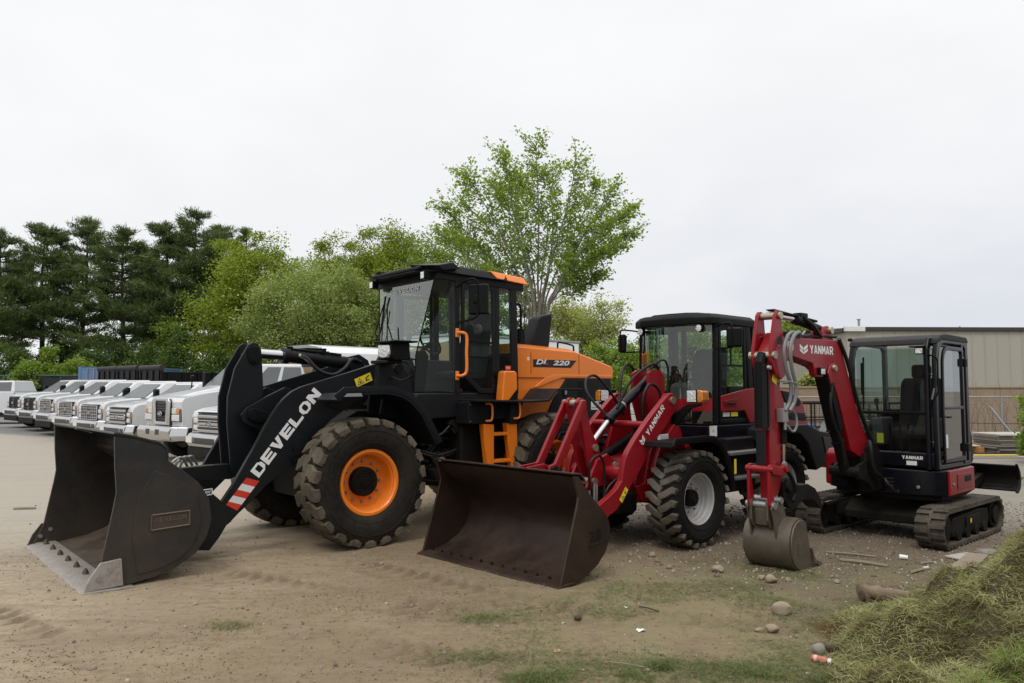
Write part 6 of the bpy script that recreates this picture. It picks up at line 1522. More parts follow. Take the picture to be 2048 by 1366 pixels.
# ================================================================== parked trucks
lampgrey = paint('lamp housing', (.10, .10, .105), .3, .1, DUST, coat=.4)
truckwhite = paint('truck white paint', (.60, .61, .625), .28, .05, DUST, coat=.5, vary=.03)
grilleblk = paint('grille black', (.012, .012, .013), .4, .1, DUST)
ovalblue = paint('emblem blue', (.02, .035, .10), .3, .05, DUST)
tarpm = paint('black tarp', (.015, .015, .016), .8, .3, DUST)
def road_wheel(par, x, y, r, w, s, rimmat):
    """hub part with tyre and rim"""
    hub = MB().lathe([(0, .03), (.05*r/.4, .03), (.08*r/.4, .0), (.09*r/.4, -.05)], (0, 0, 0), 'y', 14)
    h = hub.build('wheel', galv, par); h.location = (x, y, r); h.rotation_euler = (0, 0, 0 if s > 0 else pi)
    MB().lathe([(r*.56, w*.40), (r*.62, w*.48), (r*.80, w*.52), (r*.94, w*.45), (r, w*.30), (r, -w*.30), (r*.94, -w*.45), (r*.62, -w*.48)], (0, 0, 0), 'y', 28).build('tyre', rubberT, h)
    MB().lathe([(r*.57, w*.40), (r*.54, w*.36), (r*.50, .0), (r*.2, .02), (0, .02)], (0, 0, 0), 'y', 24).build('rim', rimmat, h)
    return h
def arch(cx, r, z0, n=9):
    return [(cx+r*cos(a), max(z0, .42)+r*1.0*sin(a)) for a in np.linspace(0, pi, n)]
def pickup(style, x, y, rz, label, group, body='none', zoff=0.0):
    t = thing('pickup_truck', label, 'truck', (x, y, zoff), rz, group)
    W = .98
    # nose with wheel arch cut-outs
    pr = [(-.06, .74), (-.05, 1.18), (-.10, 1.30), (-.30, 1.385), (-.75, 1.435), (-1.38, 1.48), (-1.38, .56), (-1.40, .52)]
    pr = [(-.05, .76), (-.04, 1.19), (-.09, 1.30), (-.28, 1.375), (-.75, 1.43), (-1.40, 1.48), (-1.40, .50)]+[(-.93+.47*cos(a), .46+.47*sin(a)) for a in np.linspace(pi-.05, .05, 11)][::1]+[(-.40, .62)]
    b = MB().prism(pr, -W, W).build('body', truckwhite, t, .045, 3)
    MB().box(-1.50, -1.30, -.90, .90, 1.452, 1.492).build('cowl', blackp, b, .01, 1)
    MB().box(-.10, .0, -.62, .62, 1.275, 1.30).build('hood_gap', ink, b)
    hd = MB().prism([(-.16, 1.36), (-.40, 1.42), (-.8, 1.465), (-1.36, 1.505), (-1.36, 1.40), (-.2, 1.30)], -.62, .62).build('hood', truckwhite, b, .035, 3)
    cl = -3.55
    MB().prism([(-1.36, .55), (-1.36, 1.45), (-1.55, 1.50), (cl, 1.50), (cl, .55)], -W, W).build('cab', truckwhite, b, .03, 2)
    lo = [(-1.30, -.95, 1.47), (-1.30, .95, 1.47), (cl, .95, 1.49), (cl, -.95, 1.49)]
    hi = [(-2.02, -.76, 2.00), (-2.02, .76, 2.00), (cl+.12, .76, 2.02), (cl+.12, -.76, 2.02)]
    gh = MB().hexa(lo, hi).build('cab_roof', truckwhite, b, .06, 3)
    def lerp3(p, q, k): return tuple(a+(c-a)*k for a, c in zip(p, q))
    # glass, set 3-4 mm proud
    o = Vector((.012, 0, .016))
    MB().quad(*[Vector(p)+o for p in (lerp3(lerp3(lo[0], hi[0], .06), lerp3(lo[1], hi[1], .06), .06), lerp3(lerp3(lo[0], hi[0], .06), lerp3(lo[1], hi[1], .06), .94), lerp3(lerp3(lo[0], hi[0], .86), lerp3(lo[1], hi[1], .86), .93), lerp3(lerp3(lo[0], hi[0], .86), lerp3(lo[1], hi[1], .86), .07))]).build('windscreen', glassw, gh, smooth=False)
    for s, (a, c, d, e) in ((1, (lo[1], lo[2], hi[2], hi[1])), (-1, (lo[0], lo[3], hi[3], hi[0]))):
        for (u0, u1, v0, v1) in ((.16, .50, .10, .86), (.56, .93, .10, .86)):
            q_ = []
            for (u, v) in ((u0, v0), (u1, v0), (u1, v1), (u0+.10 if u0 < .3 else u0, v1)):
                p = lerp3(lerp3(a, c, u), lerp3(e, d, u), v); q_.append(Vector(p)+Vector((0, s*.008, .004)))
            MB().quad(*q_).build('side_window', glasst, gh, smooth=False)
        mi = MB().box(-1.62, -1.48, min(s*1.05, s*1.25), max(s*1.05, s*1.25), 1.48, 1.78).build('mirror', blackp, b, .03, 2)
        MB().tube([(-1.55, s*.95, 1.54), (-1.55, s*1.10, 1.56)], .025, 8).build('mirror_arm', blackp, mi)
        MB().box(-2.62, -2.44, min(s*.98, s*1.0), max(s*.98, s*1.0), 1.22, 1.25).build('door_handle', blackp, b)
        MB().box(-2.715, -2.70, min(s*.98, s*.983), max(s*.98, s*.983), .60, 1.48).build('door_seam', ink, b)
        MB().box(-1.455, -1.44, min(s*.98, s*.983), max(s*.98, s*.983), .60, 1.45).build('door_seam', ink, b)
        if style == 'flare':
            MB().ring([(-.93+.53*cos(a), .44+.55*sin(a)) for a in np.linspace(-.1, pi+.1, 14)], [(-.93+.455*cos(a), .44+.46*sin(a)) for a in np.linspace(-.1, pi+.1, 14)], s*.96, s*1.02).build('fender_flare', frameblack, b)
    # face: grille, stacked lamps, bumper
    g0 = MB().box(-.05, .0, -.62, .62, .83, 1.27).build('grille', grilleblk, b, .02, 2)
    ch = chrome if style in ('chrome', 'flare') else (silver if style == 'grid' else grilleblk)
    if style in ('chrome', 'flare'):
        for z in (.875, 1.03, 1.20): MB().box(-.01, .025, -.60, .60, z-.032, z+.032).build('grille_bar', ch, g0, .01, 2)
        MB().ring([(-.56, .96), (.56, .96), (.60, 1.0), (.60, 1.08), (.56, 1.12), (-.56, 1.12), (-.60, 1.08), (-.60, 1.0)], [(-.50, .985), (.50, .985), (.54, 1.01), (.54, 1.07), (.50, 1.095), (-.50, 1.095), (-.54, 1.07), (-.54, 1.01)], .0, .035, 'x').build('grille_surround', ch, g0, .006, 1)
    else:
        for z in (.91, 1.0, 1.10, 1.19): MB().box(-.01, .02, -.57, .57, z-.008, z+.008).build('grille_bar', ch, g0)
        for yv in (-.46, -.32, -.18, .18, .32, .46): MB().box(-.01, .022, yv-.008, yv+.008, .85, 1.25).build('grille_bar', ch, g0)
        if style == 'grid': MB().ring([(-.62, .83), (.62, .83), (.62, 1.27), (-.62, 1.27)], [(-.595, .85), (.595, .85), (.595, 1.25), (-.595, 1.25)], .0, .03, 'x').build('grille_surround', ch, g0, .006, 1)
    em = MB().lathe([(0, .04), (.12, .038), (.13, .02)], (0, 0, 0), 'x', 24).build('emblem', ovalblue, g0); em.scale = (1, 1, .42); em.location = (0, 0, 1.03)
    MB().lathe([(.118, .042), (.132, .036), (.134, .02)], (0, 0, 0), 'x', 24).build('emblem_ring', chrome, em)
    text('emblem_text', 'Ford', labelw, em, (.0445, -.075, -.07), (0, 1, 0), (0, 0, 1), .15, .16, .0, .01, .2)
    for s in (1, -1):
        lm = MB().prism([(-.05, .84), (-.015, .86), (-.02, 1.16), (-.08, 1.22), (-.34, 1.22), (-.34, 1.10), (-.16, 1.0), (-.14, .84)], s*.62, s*.945).build('headlight', lampgrey, b, .02, 2)
        MB().box(-.03, .0, min(s*.645, s*.84), max(s*.645, s*.84), .88, 1.00).build('lens', lens, lm, .015, 2)
        MB().box(-.03, .0, min(s*.645, s*.84), max(s*.645, s*.84), 1.04, 1.16).build('lens', lens, lm, .015, 2)
        MB().prism([(-.03, 1.00), (-.02, 1.14), (-.12, 1.17), (-.26, 1.16), (-.20, 1.04)], s*.85, s*.965).build('marker_lamp', amber, lm, .01, 2)
        MB().tube([(.03, s*.55, .70), (.05, s*.75, .70)], .028, 8).build('tow_hook', frameblack, b)
    bm = MB().prism([(.06, .49), (.12, .55), (.15, .64), (.145, .72), (.10, .80), (.02, .83), (-.06, .82), (-.06, .50)], -.86, .86)
    for s in (1, -1): bm.hexa([(.06, s*.859, .50), (.145, s*.859, .62), (.08, s*.859, .82), (-.06, s*.859, .82)], [(-.10, s*.99, .50), (-.04, s*1.02, .62), (-.09, s*1.0, .81), (-.20, s*1.0, .82)])
    bp_ = bm.build('bumper', chrome, b, .02, 2)
    MB().box(.12, .156, -.50, .50, .585, .725).build('bumper_intake', grilleblk, bp_, .01, 1)
    for s in (1, -1): MB().box(.135, .154, min(s*.56, s*.80), max(s*.56, s*.80), .59, .72).build('fog_lamp_recess', grilleblk, bp_, .01, 1)
    plate('number_plate', labelw, bp_, (.156, -.86, .60), V(0, 1, 0), ZU, rect(0, 0, .30, .15), .003)
    MB().box(-.2, .09, -.92, .92, .30, .50).build('air_dam', frameblack, b, .02, 1)
    MB().box(-6.4, -.5, -.45, .45, .42, .62).build('chassis', frameblack, t, .01, 1)
    MB().tube([(-1.5, .95, .48), (-3.5, .95, .48)], .05, 8).build('running_board', blackp, t)
    for s in (1, -1):
        road_wheel(t, -.93, s*.84, .41, .25, s, silver); road_wheel(t, -5.0, s*.84, .41, .30, s, silver)
    if body == 'dump':
        d = MB().ring([(-1.12, .80), (1.12, .80), (1.12, 2.34), (-1.12, 2.34)], [(-1.07, .92), (1.07, .92), (1.07, 2.345), (-1.07, 2.345)], -6.6, -3.75, 'x')
        db = d.box(-3.75, -3.68, -1.12, 1.12, .80, 2.42).build('dump_body', blackp, t, .01, 1)
        for k in range(5):
            for s in (1, -1): MB().box(-4.0-k*.6, -3.9-k*.6, min(s*1.12, s*1.17), max(s*1.12, s*1.17), .85, 2.32).build('stake', blackp, db)
        for k in range(4): MB().box(-3.68, -3.64, -1.0+k*.62, -.9+k*.62, .9, 2.4).build('stake', blackp, db)
        MB().tube([(-3.72, -1.08, 2.52), (-3.72, 1.08, 2.52)], .11, 12).build('rolled_tarp', tarpm, db)
    elif body == 'box':
        MB().box(-6.6, -3.70, -1.1, 1.1, .85, 1.55).build('service_body', truckwhite, t, .03, 2)
    else:
        MB().ring([(-.98, .62), (.98, .62), (.98, 1.45), (-.98, 1.45)], [(-.90, .80), (.90, .80), (.90, 1.455), (-.90, 1.455)], -6.1, -3.62, 'x').build('cargo_bed', truckwhite, t, .02, 2)
    return t
TH = 3.955; Lf = Vector((-sin(TH), cos(TH), 0))
rowd = Vector((-.67, .742, 0)).normalized()
fl6 = Vector((-10.47, 22.0, 0))
G = 'white work trucks parked in a row behind the bucket'
specs = [('flare', 'none', 'white pickup with chrome barred grille and dark fender flares beside the medium duty truck'),
         ('grid', 'none', 'white pickup with square mesh grille, second in the row left of the medium duty truck'),
         ('grid', 'none', 'white pickup with square mesh grille, third left of the medium duty truck'),
         ('grid', 'dump', 'white pickup, square mesh grille and black dump body, third from the left'),
         ('black', 'dump', 'white pickup, dark grille and black dump body, second from the left'),
         ('black', 'dump', 'white pickup with dark grille and black dump body at the left end of the row')]
for i_, (st_, bd_, lab) in enumerate(specs):
    p = fl6+rowd*(2.88*i_)-Lf*1.0
    pickup(st_, p.x, p.y, TH+(.03 if i_ == 1 else -.02 if i_ == 3 else 0), lab, G, bd_, float(gz(p.x, p.y)))
p = Vector((-6.06, 17.3, 0))-Lf*1.0
pickup('chrome', p.x, p.y, TH, 'white pickup with broad chrome bars half hidden behind the charcoal boom', G, 'none')
pickup('black', -26.5, 37.6, pi+.03, 'white crew cab pickup seen side on at the left edge', None, 'none', .20)

# ---- medium duty truck with chip box
def medium(x, y, rz, label, group, box=True):
    t = thing('medium_duty_truck', label, 'truck', (x, y, 0), rz, group)
    W = 1.12
    pr = [(-.10, .80), (-.06, 1.50), (-.14, 1.60), (-.60, 1.70), (-1.60, 1.86), (-1.62, .62)]+[(-1.02+.60*cos(a), .50+.60*sin(a)) for a in np.linspace(pi-.05, .05, 12)]+[(-.36, .74)]
    b = MB().prism(pr, -1.06, 1.06).build('body', truckwhite, t, .10, 4)
    MB().prism([(-.10, 1.56), (-.60, 1.74), (-1.60, 1.93), (-1.60, 1.7), (-.2, 1.4)], -.56, .56).build('hood', truckwhite, b, .07, 3)
    cl = -3.7
    MB().prism([(-1.58, .62), (-1.58, 1.80), (-1.80, 1.86), (cl, 1.86), (cl, .62)], -1.02, 1.02).build('cab', truckwhite, b, .04, 2)
    lo = [(-1.52, -.98, 1.84), (-1.52, .98, 1.84), (cl, .98, 1.86), (cl, -.98, 1.86)]; hi = [(-2.20, -.82, 2.50), (-2.20, .82, 2.50), (cl+.10, .82, 2.52), (cl+.10, -.82, 2.52)]
    gh = MB().hexa(lo, hi).build('cab_roof', truckwhite, b, .07, 3)
    L3 = lambda p, q, k: Vector(p).lerp(Vector(q), k)
    o = Vector((.014, 0, .018))
    MB().quad(*[q+o for q in (L3(L3(lo[0], hi[0], .05), L3(lo[1], hi[1], .05), .05), L3(L3(lo[0], hi[0], .05), L3(lo[1], hi[1], .05), .95), L3(L3(lo[0], hi[0], .88), L3(lo[1], hi[1], .88), .94), L3(L3(lo[0], hi[0], .88), L3(lo[1], hi[1], .88), .06))]).build('windscreen', glassw, gh, smooth=False)
    for s, (a, c, d, e) in ((1, (lo[1], lo[2], hi[2], hi[1])), (-1, (lo[0], lo[3], hi[3], hi[0]))):
        for (u0, u1) in ((.16, .52), (.58, .92)):
            q_ = [L3(L3(a, c, u), L3(e, d, u), v)+Vector((0, s*.010, .004)) for (u, v) in ((u0, .08), (u1, .08), (u1, .86), (u0+.10 if u0 < .3 else u0, .86))]
            MB().quad(*q_).build('side_window', glasst, gh, smooth=False)
        mi = MB().box(-1.86, -1.70, min(s*1.15, s*1.34), max(s*1.15, s*1.34), 1.85, 2.30).build('mirror', blackp, b, .03, 2)
        MB().tube([(-1.78, s*1.0, 1.95), (-1.78, s*1.2, 2.0)], .022, 8).build('mirror_arm', blackp, mi)
        MB().tube([(-1.2, s*.9, 1.86), (-1.25, s*.98, 2.10)], .018, 8).lathe([(0, -.05), (.05, -.03), (.06, .05), (0, .09)], (-1.26, s*.99, 2.13), 'z', 12).build('hood_mirror', blackp, b)
        MB().box(-2.0, -1.60, min(s*1.06, s*1.075), max(s*1.06, s*1.075), 1.66, 1.72).build('side_badge', grilleblk, b, .01, 1)
        lm = MB().prism([(-.08, 1.0), (-.04, 1.03), (-.05, 1.33), (-.12, 1.37), (-.30, 1.35), (-.26, 1.02)], s*.57, s*1.045).build('headlight', lampgrey, b, .02, 2)
        MB().box(-.045, -.012, min(s*.60, s*1.01), max(s*.60, s*1.01), 1.03, 1.19).build('lens', lens, lm, .015, 2)
        MB().box(-.05, -.015, min(s*.60, s*.82), max(s*.60, s*.82), 1.205, 1.35).build('lens', lens, lm, .012, 2)
        MB().box(-.05, -.013, min(s*.835, s*1.01), max(s*.835, s*1.01), 1.205, 1.33).build('marker_lamp', amber, lm, .012, 2)
    g0 = MB().prism([(-.50, .92), (.50, .92), (.52, 1.50), (.42, 1.58), (-.42, 1.58), (-.52, 1.50)], -.09, -.02, 'x').build('grille', grilleblk, b, .02, 2)
    MB().ring([(-.50, .92), (.50, .92), (.53, 1.50), (.44, 1.60), (-.44, 1.60), (-.53, 1.50)], [(-.30, 1.0), (.30, 1.0), (.34, 1.46), (.28, 1.52), (-.28, 1.52), (-.34, 1.46)], -.03, .02, 'x').build('grille_surround', silver, g0, .03, 3)
    for s in (1, -1): MB().box(-.02, .03, min(s*.38, s*.50), max(s*.38, s*.50), .94, 1.56).build('grille_pillar', chrome, g0, .03, 2)
    for k in range(7): MB().box(-.03, -.012, -.30, .30, 1.03+k*.065, 1.05+k*.065).build('grille_bar', frameblack, g0)
    em = MB().lathe([(0, .05), (.13, .045), (.14, .02)], (0, 0, 0), 'x', 24).build('emblem', ovalblue, g0); em.scale = (1, 1, .45); em.location = (-.01, 0, 1.20)
    MB().lathe([(.128, .052), (.142, .044), (.144, .02)], (0, 0, 0), 'x', 24).build('emblem_ring', chrome, em)
    text('emblem_text', 'Ford', labelw, em, (.0545, -.08, -.075), (0, 1, 0), (0, 0, 1), .16, .17, .0, .01, .2)
    bm = MB().prism([(.10, .53), (.17, .58), (.205, .68), (.205, .80), (.15, .89), (.06, .905), (-.06, .90), (-.06, .54)], -.95, .95)
    for s in (1, -1): bm.hexa([(.10, s*.949, .54), (.20, s*.949, .66), (.14, s*.949, .89), (-.06, s*.949, .90)], [(-.22, s*1.16, .54), (-.14, s*1.18, .66), (-.19, s*1.17, .88), (-.36, s*1.17, .90)])
    bp_ = bm.build('bumper', chrome, b, .02, 2)
    for s in (1, -1): MB().box(.195, .206, min(s*.16, s*.40), max(s*.16, s*.40), .68, .82).build('bumper_recess', grilleblk, bp_, .02, 2)
    MB().box(-6.8, -.3, -.45, .45, .50, .74).build('chassis', frameblack, t, .01, 1)
    for s in (1, -1):
        road_wheel(t, -1.02, s*.95, .50, .28, s, rust_rim); road_wheel(t, -5.2, s*.92, .50, .50, s, rust_rim)
        MB().box(-3.4, -1.9, min(s*.75, s*1.05), max(s*.75, s*1.05), .45, .62).build('cab_step', galv, t, .02, 1)
    for y in (-.45, -.22, 0, .22, .45):
        MB().box(-2.32, -2.20, y-.05, y+.05, 2.515, 2.56).build('roof_marker', amber, gh, .015, 2)
    if box:
        bx_ = MB().box(-9.2, -3.98, -1.22, 1.22, .95, 2.30).build('chip_box', blackp, t, .02, 1)
        MB().prism([(-1.22, 2.30), (-1.22, 2.86), (-1.08, 3.02), (-.5, 3.10), (.5, 3.10), (1.08, 3.02), (1.22, 2.86), (1.22, 2.30)], -9.2, -4.02, 'x').build('box_cover', white, bx_, .02, 2)
        MB().prism([(-1.20, 2.10), (-1.20, 2.72), (-.9, 2.86), (.9, 2.86), (1.20, 2.72), (1.20, 2.10)], -4.02, -3.96, 'x').build('front_board', woodtan, bx_, .01, 1)
        MB().prism([(-1.20, 2.60), (-1.21, 2.86), (-1.07, 3.01), (-.5, 3.09), (.5, 3.09), (1.07, 3.01), (1.21, 2.86), (1.20, 2.60), (.9, 2.80), (-.9, 2.80)], -4.015, -3.90, 'x').build('cover_hoop', galv, bx_, .01, 1)
    return t
rust_rim = paint('rusty wheel', (.30, .27, .25), .6, .2, DUST, rust=.8, rustcol=(.20, .07, .04), scale=6)
woodtan = paint('tan weathered board', (.30, .20, .115), .8, .2, DUST, vary=.15)
p = Vector((-8.07, 19.5, 0))-Lf*1.18
medium(p.x, p.y, TH, 'white medium duty truck with tall black grille and covered chip box', 'white medium duty trucks', True)
medium(2.55, 18.9, -.62, 'white medium duty truck mostly hidden behind the orange engine hood', 'white medium duty trucks', False)
# tall box truck showing beside the cab of the big loader
bt = thing('box_truck_body', 'white box body with tan front panel behind the orange loader cab', 'truck body', (-2.4, 23.5, 0), TH)
vb = MB().box(-5.5, 0, -1.2, 1.2, .95, 3.35).build('box', white, bt, .03, 2)
MB().prism([(-1.15, 1.1), (-1.15, 3.0), (1.15, 3.25), (1.15, 1.1)], 0, .05, 'x').build('front_panel', woodtan, vb, .01, 1)
MB().box(-5.55, .06, -1.22, 1.22, 3.35, 3.42).build('roof_edge', galv, vb, .01, 1)
MB().box(-5.4, .6, -.45, .45, .55, .9).build('chassis', frameblack, bt, .01, 1)
for s in (1, -1): road_wheel(bt, -4.0, s*.92, .48, .5, s, silver); road_wheel(bt, .3, s*.92, .48, .28, s, silver)

# ---- shipping container, screened fence, behind the row
contm = paint('faded blue container', (.10, .20, .36), .55, .25, DUST, rust=.25, rustcol=(.22, .09, .05), scale=1.0)
ct = thing('shipping_container', 'long faded blue shipping container behind the parked trucks', 'container', (-20.2, 41.0, .2), radians(78))
mb = MB()
prc = []
x = .1
while x < 12.0:
    prc += [(x, 0), (x+.09, -.036), (x+.20, -.036), (x+.29, 0)]; x += .36
MB().sheet(prc, .15, 2.70, .02, 'z').build('side_wall', contm, ct)
MB().sheet([(a, 2.44-b) for a, b in prc], .15, 2.70, .02, 'z').build('side_wall', contm, ct)
bw = MB().box(.02, 12.15, .06, 2.38, 2.66, 2.72).build('roof', contm, ct)
for (x, y) in ((0, 0), (0, 2.30), (12.05, 0), (12.05, 2.30)): MB().box(x, x+.14, y-.01, y+.15, 0, 2.80).build('corner_post', contm, ct, .01, 1)
for y in (0, 2.32):
    MB().box(.14, 12.05, y, y+.12, 2.70, 2.79).build('top_rail', contm, ct, .01, 1); MB().box(.14, 12.05, y, y+.12, .0, .15).build('bottom_rail', contm, ct, .01, 1)
MB().box(.03, .08, .14, 2.30, .1, 2.72).build('door', contm, ct, .01, 1)
for y in (.5, .9, 1.5, 1.9): MB().tube([(0, y, .1), (0, y, 2.7)], .025, 8).build('lock_bar', galv, ct)
sf = thing('screened_fence', 'black screened fence with green top edge behind the left trucks', 'fence', (-33, 46.5, .2), radians(-8))
scr = paint('black windscreen fabric', (.012, .013, .014), .8, .1, DUST)
scg = paint('green hem', (.03, .10, .07), .7, .1, DUST)
mb = MB(); vs = []; K = 60
for k in range(K+1):
    x = 17.0*k/K
    for z in (0, .8, 1.6, 2.38): vs.append((x, .05*sin(k*.9+z*2), z))
mb.add(vs, [(4*k+j, 4*k+4+j, 4*k+5+j, 4*k+1+j) for k in range(K) for j in range(3)]); mb.build('fence_screen', scr, sf)
MB().tube([(0, 0, 2.40), (17, 0, 2.40)], .035, 8).build('top_hem', scg, sf)
for z in (.8, 1.6): MB().tube([(0, -.06, z), (17, -.06, z)], .03, 8).build('rail', frameblack, sf)
for k in range(8): MB().cyl((.1+k*2.4, .05, 0), (.1+k*2.4, .05, 2.45), .04, 8).build('post', galv, sf)

# ---- utility trailer behind the red loader
ut = thing('utility_trailer', 'black mesh sided utility trailer with red rear lights behind the red loader', 'trailer', (7.9, 22.6, 0), radians(8))
fr = MB().box(0, 4.2, 0, 2.0, .52, .62).build('deck', frameblack, ut, .01, 1)
for (y) in (0, 2.0):
    m_ = MB()
    for z in (.62, .95, 1.42): m_.tube([(0, y, z), (4.2, y, z)], .028 if z != .95 else .018, 8)
    for k in range(8): m_.tube([(k*.6, y, .6), (k*.6, y, 1.44)], .022, 6)
    rl = m_.build('side_rail', frameblack, ut)
    mm = MB()
    for k in range(42): mm.tube([(k*.1+.05, y, .62), (k*.1+.05, y, 1.42)], .004, 3, False)
    for k in range(8): mm.tube([(0, y, .67+k*.1), (4.2, y, .67+k*.1)], .004, 3, False)
    mm.build('wire_mesh', frameblack, rl)
MB().box(.0, .9, -.03, -.002, .50, .60).build('light_bar', redlens, ut)
fd = MB().sheet([(.8, .60), (.95, .92), (2.3, .92), (2.45, .60)], -.36, -.02, .02).build('fender', galv, ut)
for x in (1.25, 2.0): road_wheel(ut, x, -.20, .34, .22, -1, silver); road_wheel(ut, x, 2.2, .34, .22, 1, silver)
tarpb = paint('blue folded tarp', (.05, .14, .42), .6, .1, DUST)
tb = MB().prism([(.3, .62), (.25, .78), (.5, .86), (.9, .80), (1.0, .62)], .4, 1.4).build('tarp', tarpb, None, .04, 2)
tb.location = ut.location; tb.rotation_euler = ut.rotation_euler; tag(tb, 'blue folded tarp lying in the mesh trailer', 'tarp')
# ================================================================== trees
leaf4 = ([(0, 0, 0), (.42, .5, .10), (0, 1, 0), (-.42, .5, .10)], [(0, 1, 2, 3)])
needle = ([(-.5, 0, 0), (.5, 0, 0), (0.12, 1, 0), (-.12, 1, 0)], [(0, 1, 2, 3)])
bark = paint('grey brown bark', (.10, .085, .07), .9, .1, DUST, scale=5, vary=.25, bump=.3)
barkd = paint('dark pine bark', (.045, .036, .030), .9, .05, DUST, scale=5, vary=.25)
barkl = paint('pale elm bark', (.21, .19, .165), .9, .05, DUST, scale=6, vary=.2)
L_pine = leafmat('pine needles', [(0, (.032, .056, .018)), (.45, (.078, .118, .038)), (.8, (.140, .185, .060)), (1, (.20, .245, .085))], .18, .7, .22)
L_oak = leafmat('yellow green foliage', [(0, (.080, .120, .012)), (.45, (.185, .255, .026)), (.8, (.285, .350, .050)), (1, (.37, .42, .08))], .35, .6, .35)
L_pale = leafmat('pale flowering foliage', [(0, (.085, .130, .028)), (.4, (.190, .255, .062)), (.75, (.31, .375, .130)), (1, (.46, .51, .26))], .35, .6, .4)
L_mid = leafmat('mid green foliage', [(0, (.065, .110, .016)), (.45, (.150, .225, .034)), (.8, (.235, .305, .060)), (1, (.31, .38, .10))], .38, .6, .3)
L_elm = leafmat('bright elm leaves', [(0, (.100, .165, .022)), (.4, (.185, .290, .040)), (.8, (.270, .380, .070)), (1, (.38, .48, .13))], .55, .5, .6)
L_loc = leafmat('pale locust leaves', [(0, (.17, .205, .05)), (.5, (.31, .36, .115)), (.85, (.44, .46, .20)), (1, (.55, .55, .33))], .45, .6, .4)
L_bush = leafmat('young bright leaves', [(0, (0.081, 0.142, 0.019)), (.5, (0.182, 0.277, 0.041)), (1, (0.324, 0.419, 0.095))], .42, .6, .5)
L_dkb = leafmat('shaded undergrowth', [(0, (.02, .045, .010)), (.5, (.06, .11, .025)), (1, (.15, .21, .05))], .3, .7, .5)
def W3(px, Z): return (px-1024)*Z/1593
def H3(py, Z): return 1.82+(778-py)*Z/1593

def clumps(n, rx, ry, rz, rng, hollow=.55, drop=.0):
    p = rng.normal(0, 1, (n, 3)); p /= np.linalg.norm(p, axis=1)[:, None]
    r = hollow+(1-hollow)*rng.uniform(0, 1, n)**.7
    p = p*r[:, None]*np.array([rx, ry, rz]); return p
def broadleaf(name, label, X, Y, top, bottom, rx, mat, nc=70, per=230, ls=.20, cr_=.30, barkm=None, group=None, cat='tree', seed=1, trunk=True, ry=None, flat=.75, z0=0.0, hollow=.5, sparse=1.0, lobes=5):
    rng = np.random.default_rng(seed); rr = random.Random(seed)
    t = thing(name, label, cat, (X, Y, z0), 0, group)
    H = top-z0; B = bottom-z0; rz = (H-B)/2; cz = (H+B)/2; ry = ry or rx*.9
    # several overlapping lobes give an uneven outline
    C = []; LB_ = []
    asp = max(1.0, rz/rx); n_l = max(2, int(round(lobes*(.55+.45*asp))))
    LB_.append((np.array([rr.uniform(-.12, .12)*rx, 0, rz-.62*rx]) if asp > 1.05 else np.array([0, 0, .1*rz]), .64*rx if asp > 1.05 else .80*min(rx, rz)))
    for i in range(1, n_l):
        f = (i-.5)/(n_l-1)                       # from low to high
        a = i*2.4+rr.random()*.9; zz = -rz*.62+f*(rz*1.30-.30*rx); w = (1-max(0, zz/rz)**2.4*.6)*(1-.25*max(0, -zz/rz))
        kk = rr.uniform(.44, .60)*rx; ro = max(0, 1.12*rx*w-kk)*rr.uniform(.85, 1.12)
        LB_.append((np.array([cos(a)*ro, sin(a)*ro*ry/rx, zz*(1 if asp > 1.05 else .8)]), kk))
    sw_ = sum(k**2 for o, k in LB_)
    for o, k in LB_:
        kz = min(k*1.05, rz*.8); C.append(clumps(max(4, int(nc*k**2/sw_)), k, k*ry/rx, kz, rng, hollow)+o)
    C = np.concatenate(C); C = C[(C[:, 2] < rz*1.02) & (C[:, 2] > -rz*1.08)]
    C[:, 2] += cz
    m = len(C); cnt = rng.integers(int(per*.5), int(per*1.4), m)
    idx = np.repeat(np.arange(m), cnt); n = len(idx)
    rad = cr_*rx*rng.uniform(.55, 1.25, m)
    q = rng.normal(0, .5, (n, 3)); L = np.linalg.norm(q, axis=1); q = q*np.minimum(1, 1.25/np.maximum(L, .01))[:, None]
    pos = C[idx]+q*rad[idx][:, None]*np.array([1.15, 1.15, flat])
    ok = pos[:, 2] > .1; pos = pos[ok]; n = len(pos)
    s = ls*rng.uniform(.6, 1.35, n)
    scatter('crown', *leaf4, pos, rotmats(n, 1.2, rng), np.stack([s*.8, s, s], -1), mat, t)
    if trunk:
        mb = MB(); tr = max(.08, rx*.055)
        mb.tube(cr([(0, 0, -.1), (rr.uniform(-.1, .1), 0, B*.6+.2), (rr.uniform(-.2, .2)*rx*.3, 0, cz), (0, 0, H-.25*rz)], 4), list(np.linspace(tr, tr*.2, 13)), 8)
        for i in range(0, m, max(1, m//26)):
            c = Vector(C[i]); b0 = Vector((0, 0, max(B*.7, c.z-rr.uniform(.35, .7)*np.hypot(c.x, c.y)-rz*.25)))
            mb.tube(cr([b0, b0.lerp(c, .5)+Vector((0, 0, -.06*rx)), c], 4), list(np.linspace(tr*.42, tr*.08, 9)), 5, False)
        mb.build('trunk', barkm or bark, t)
    return t
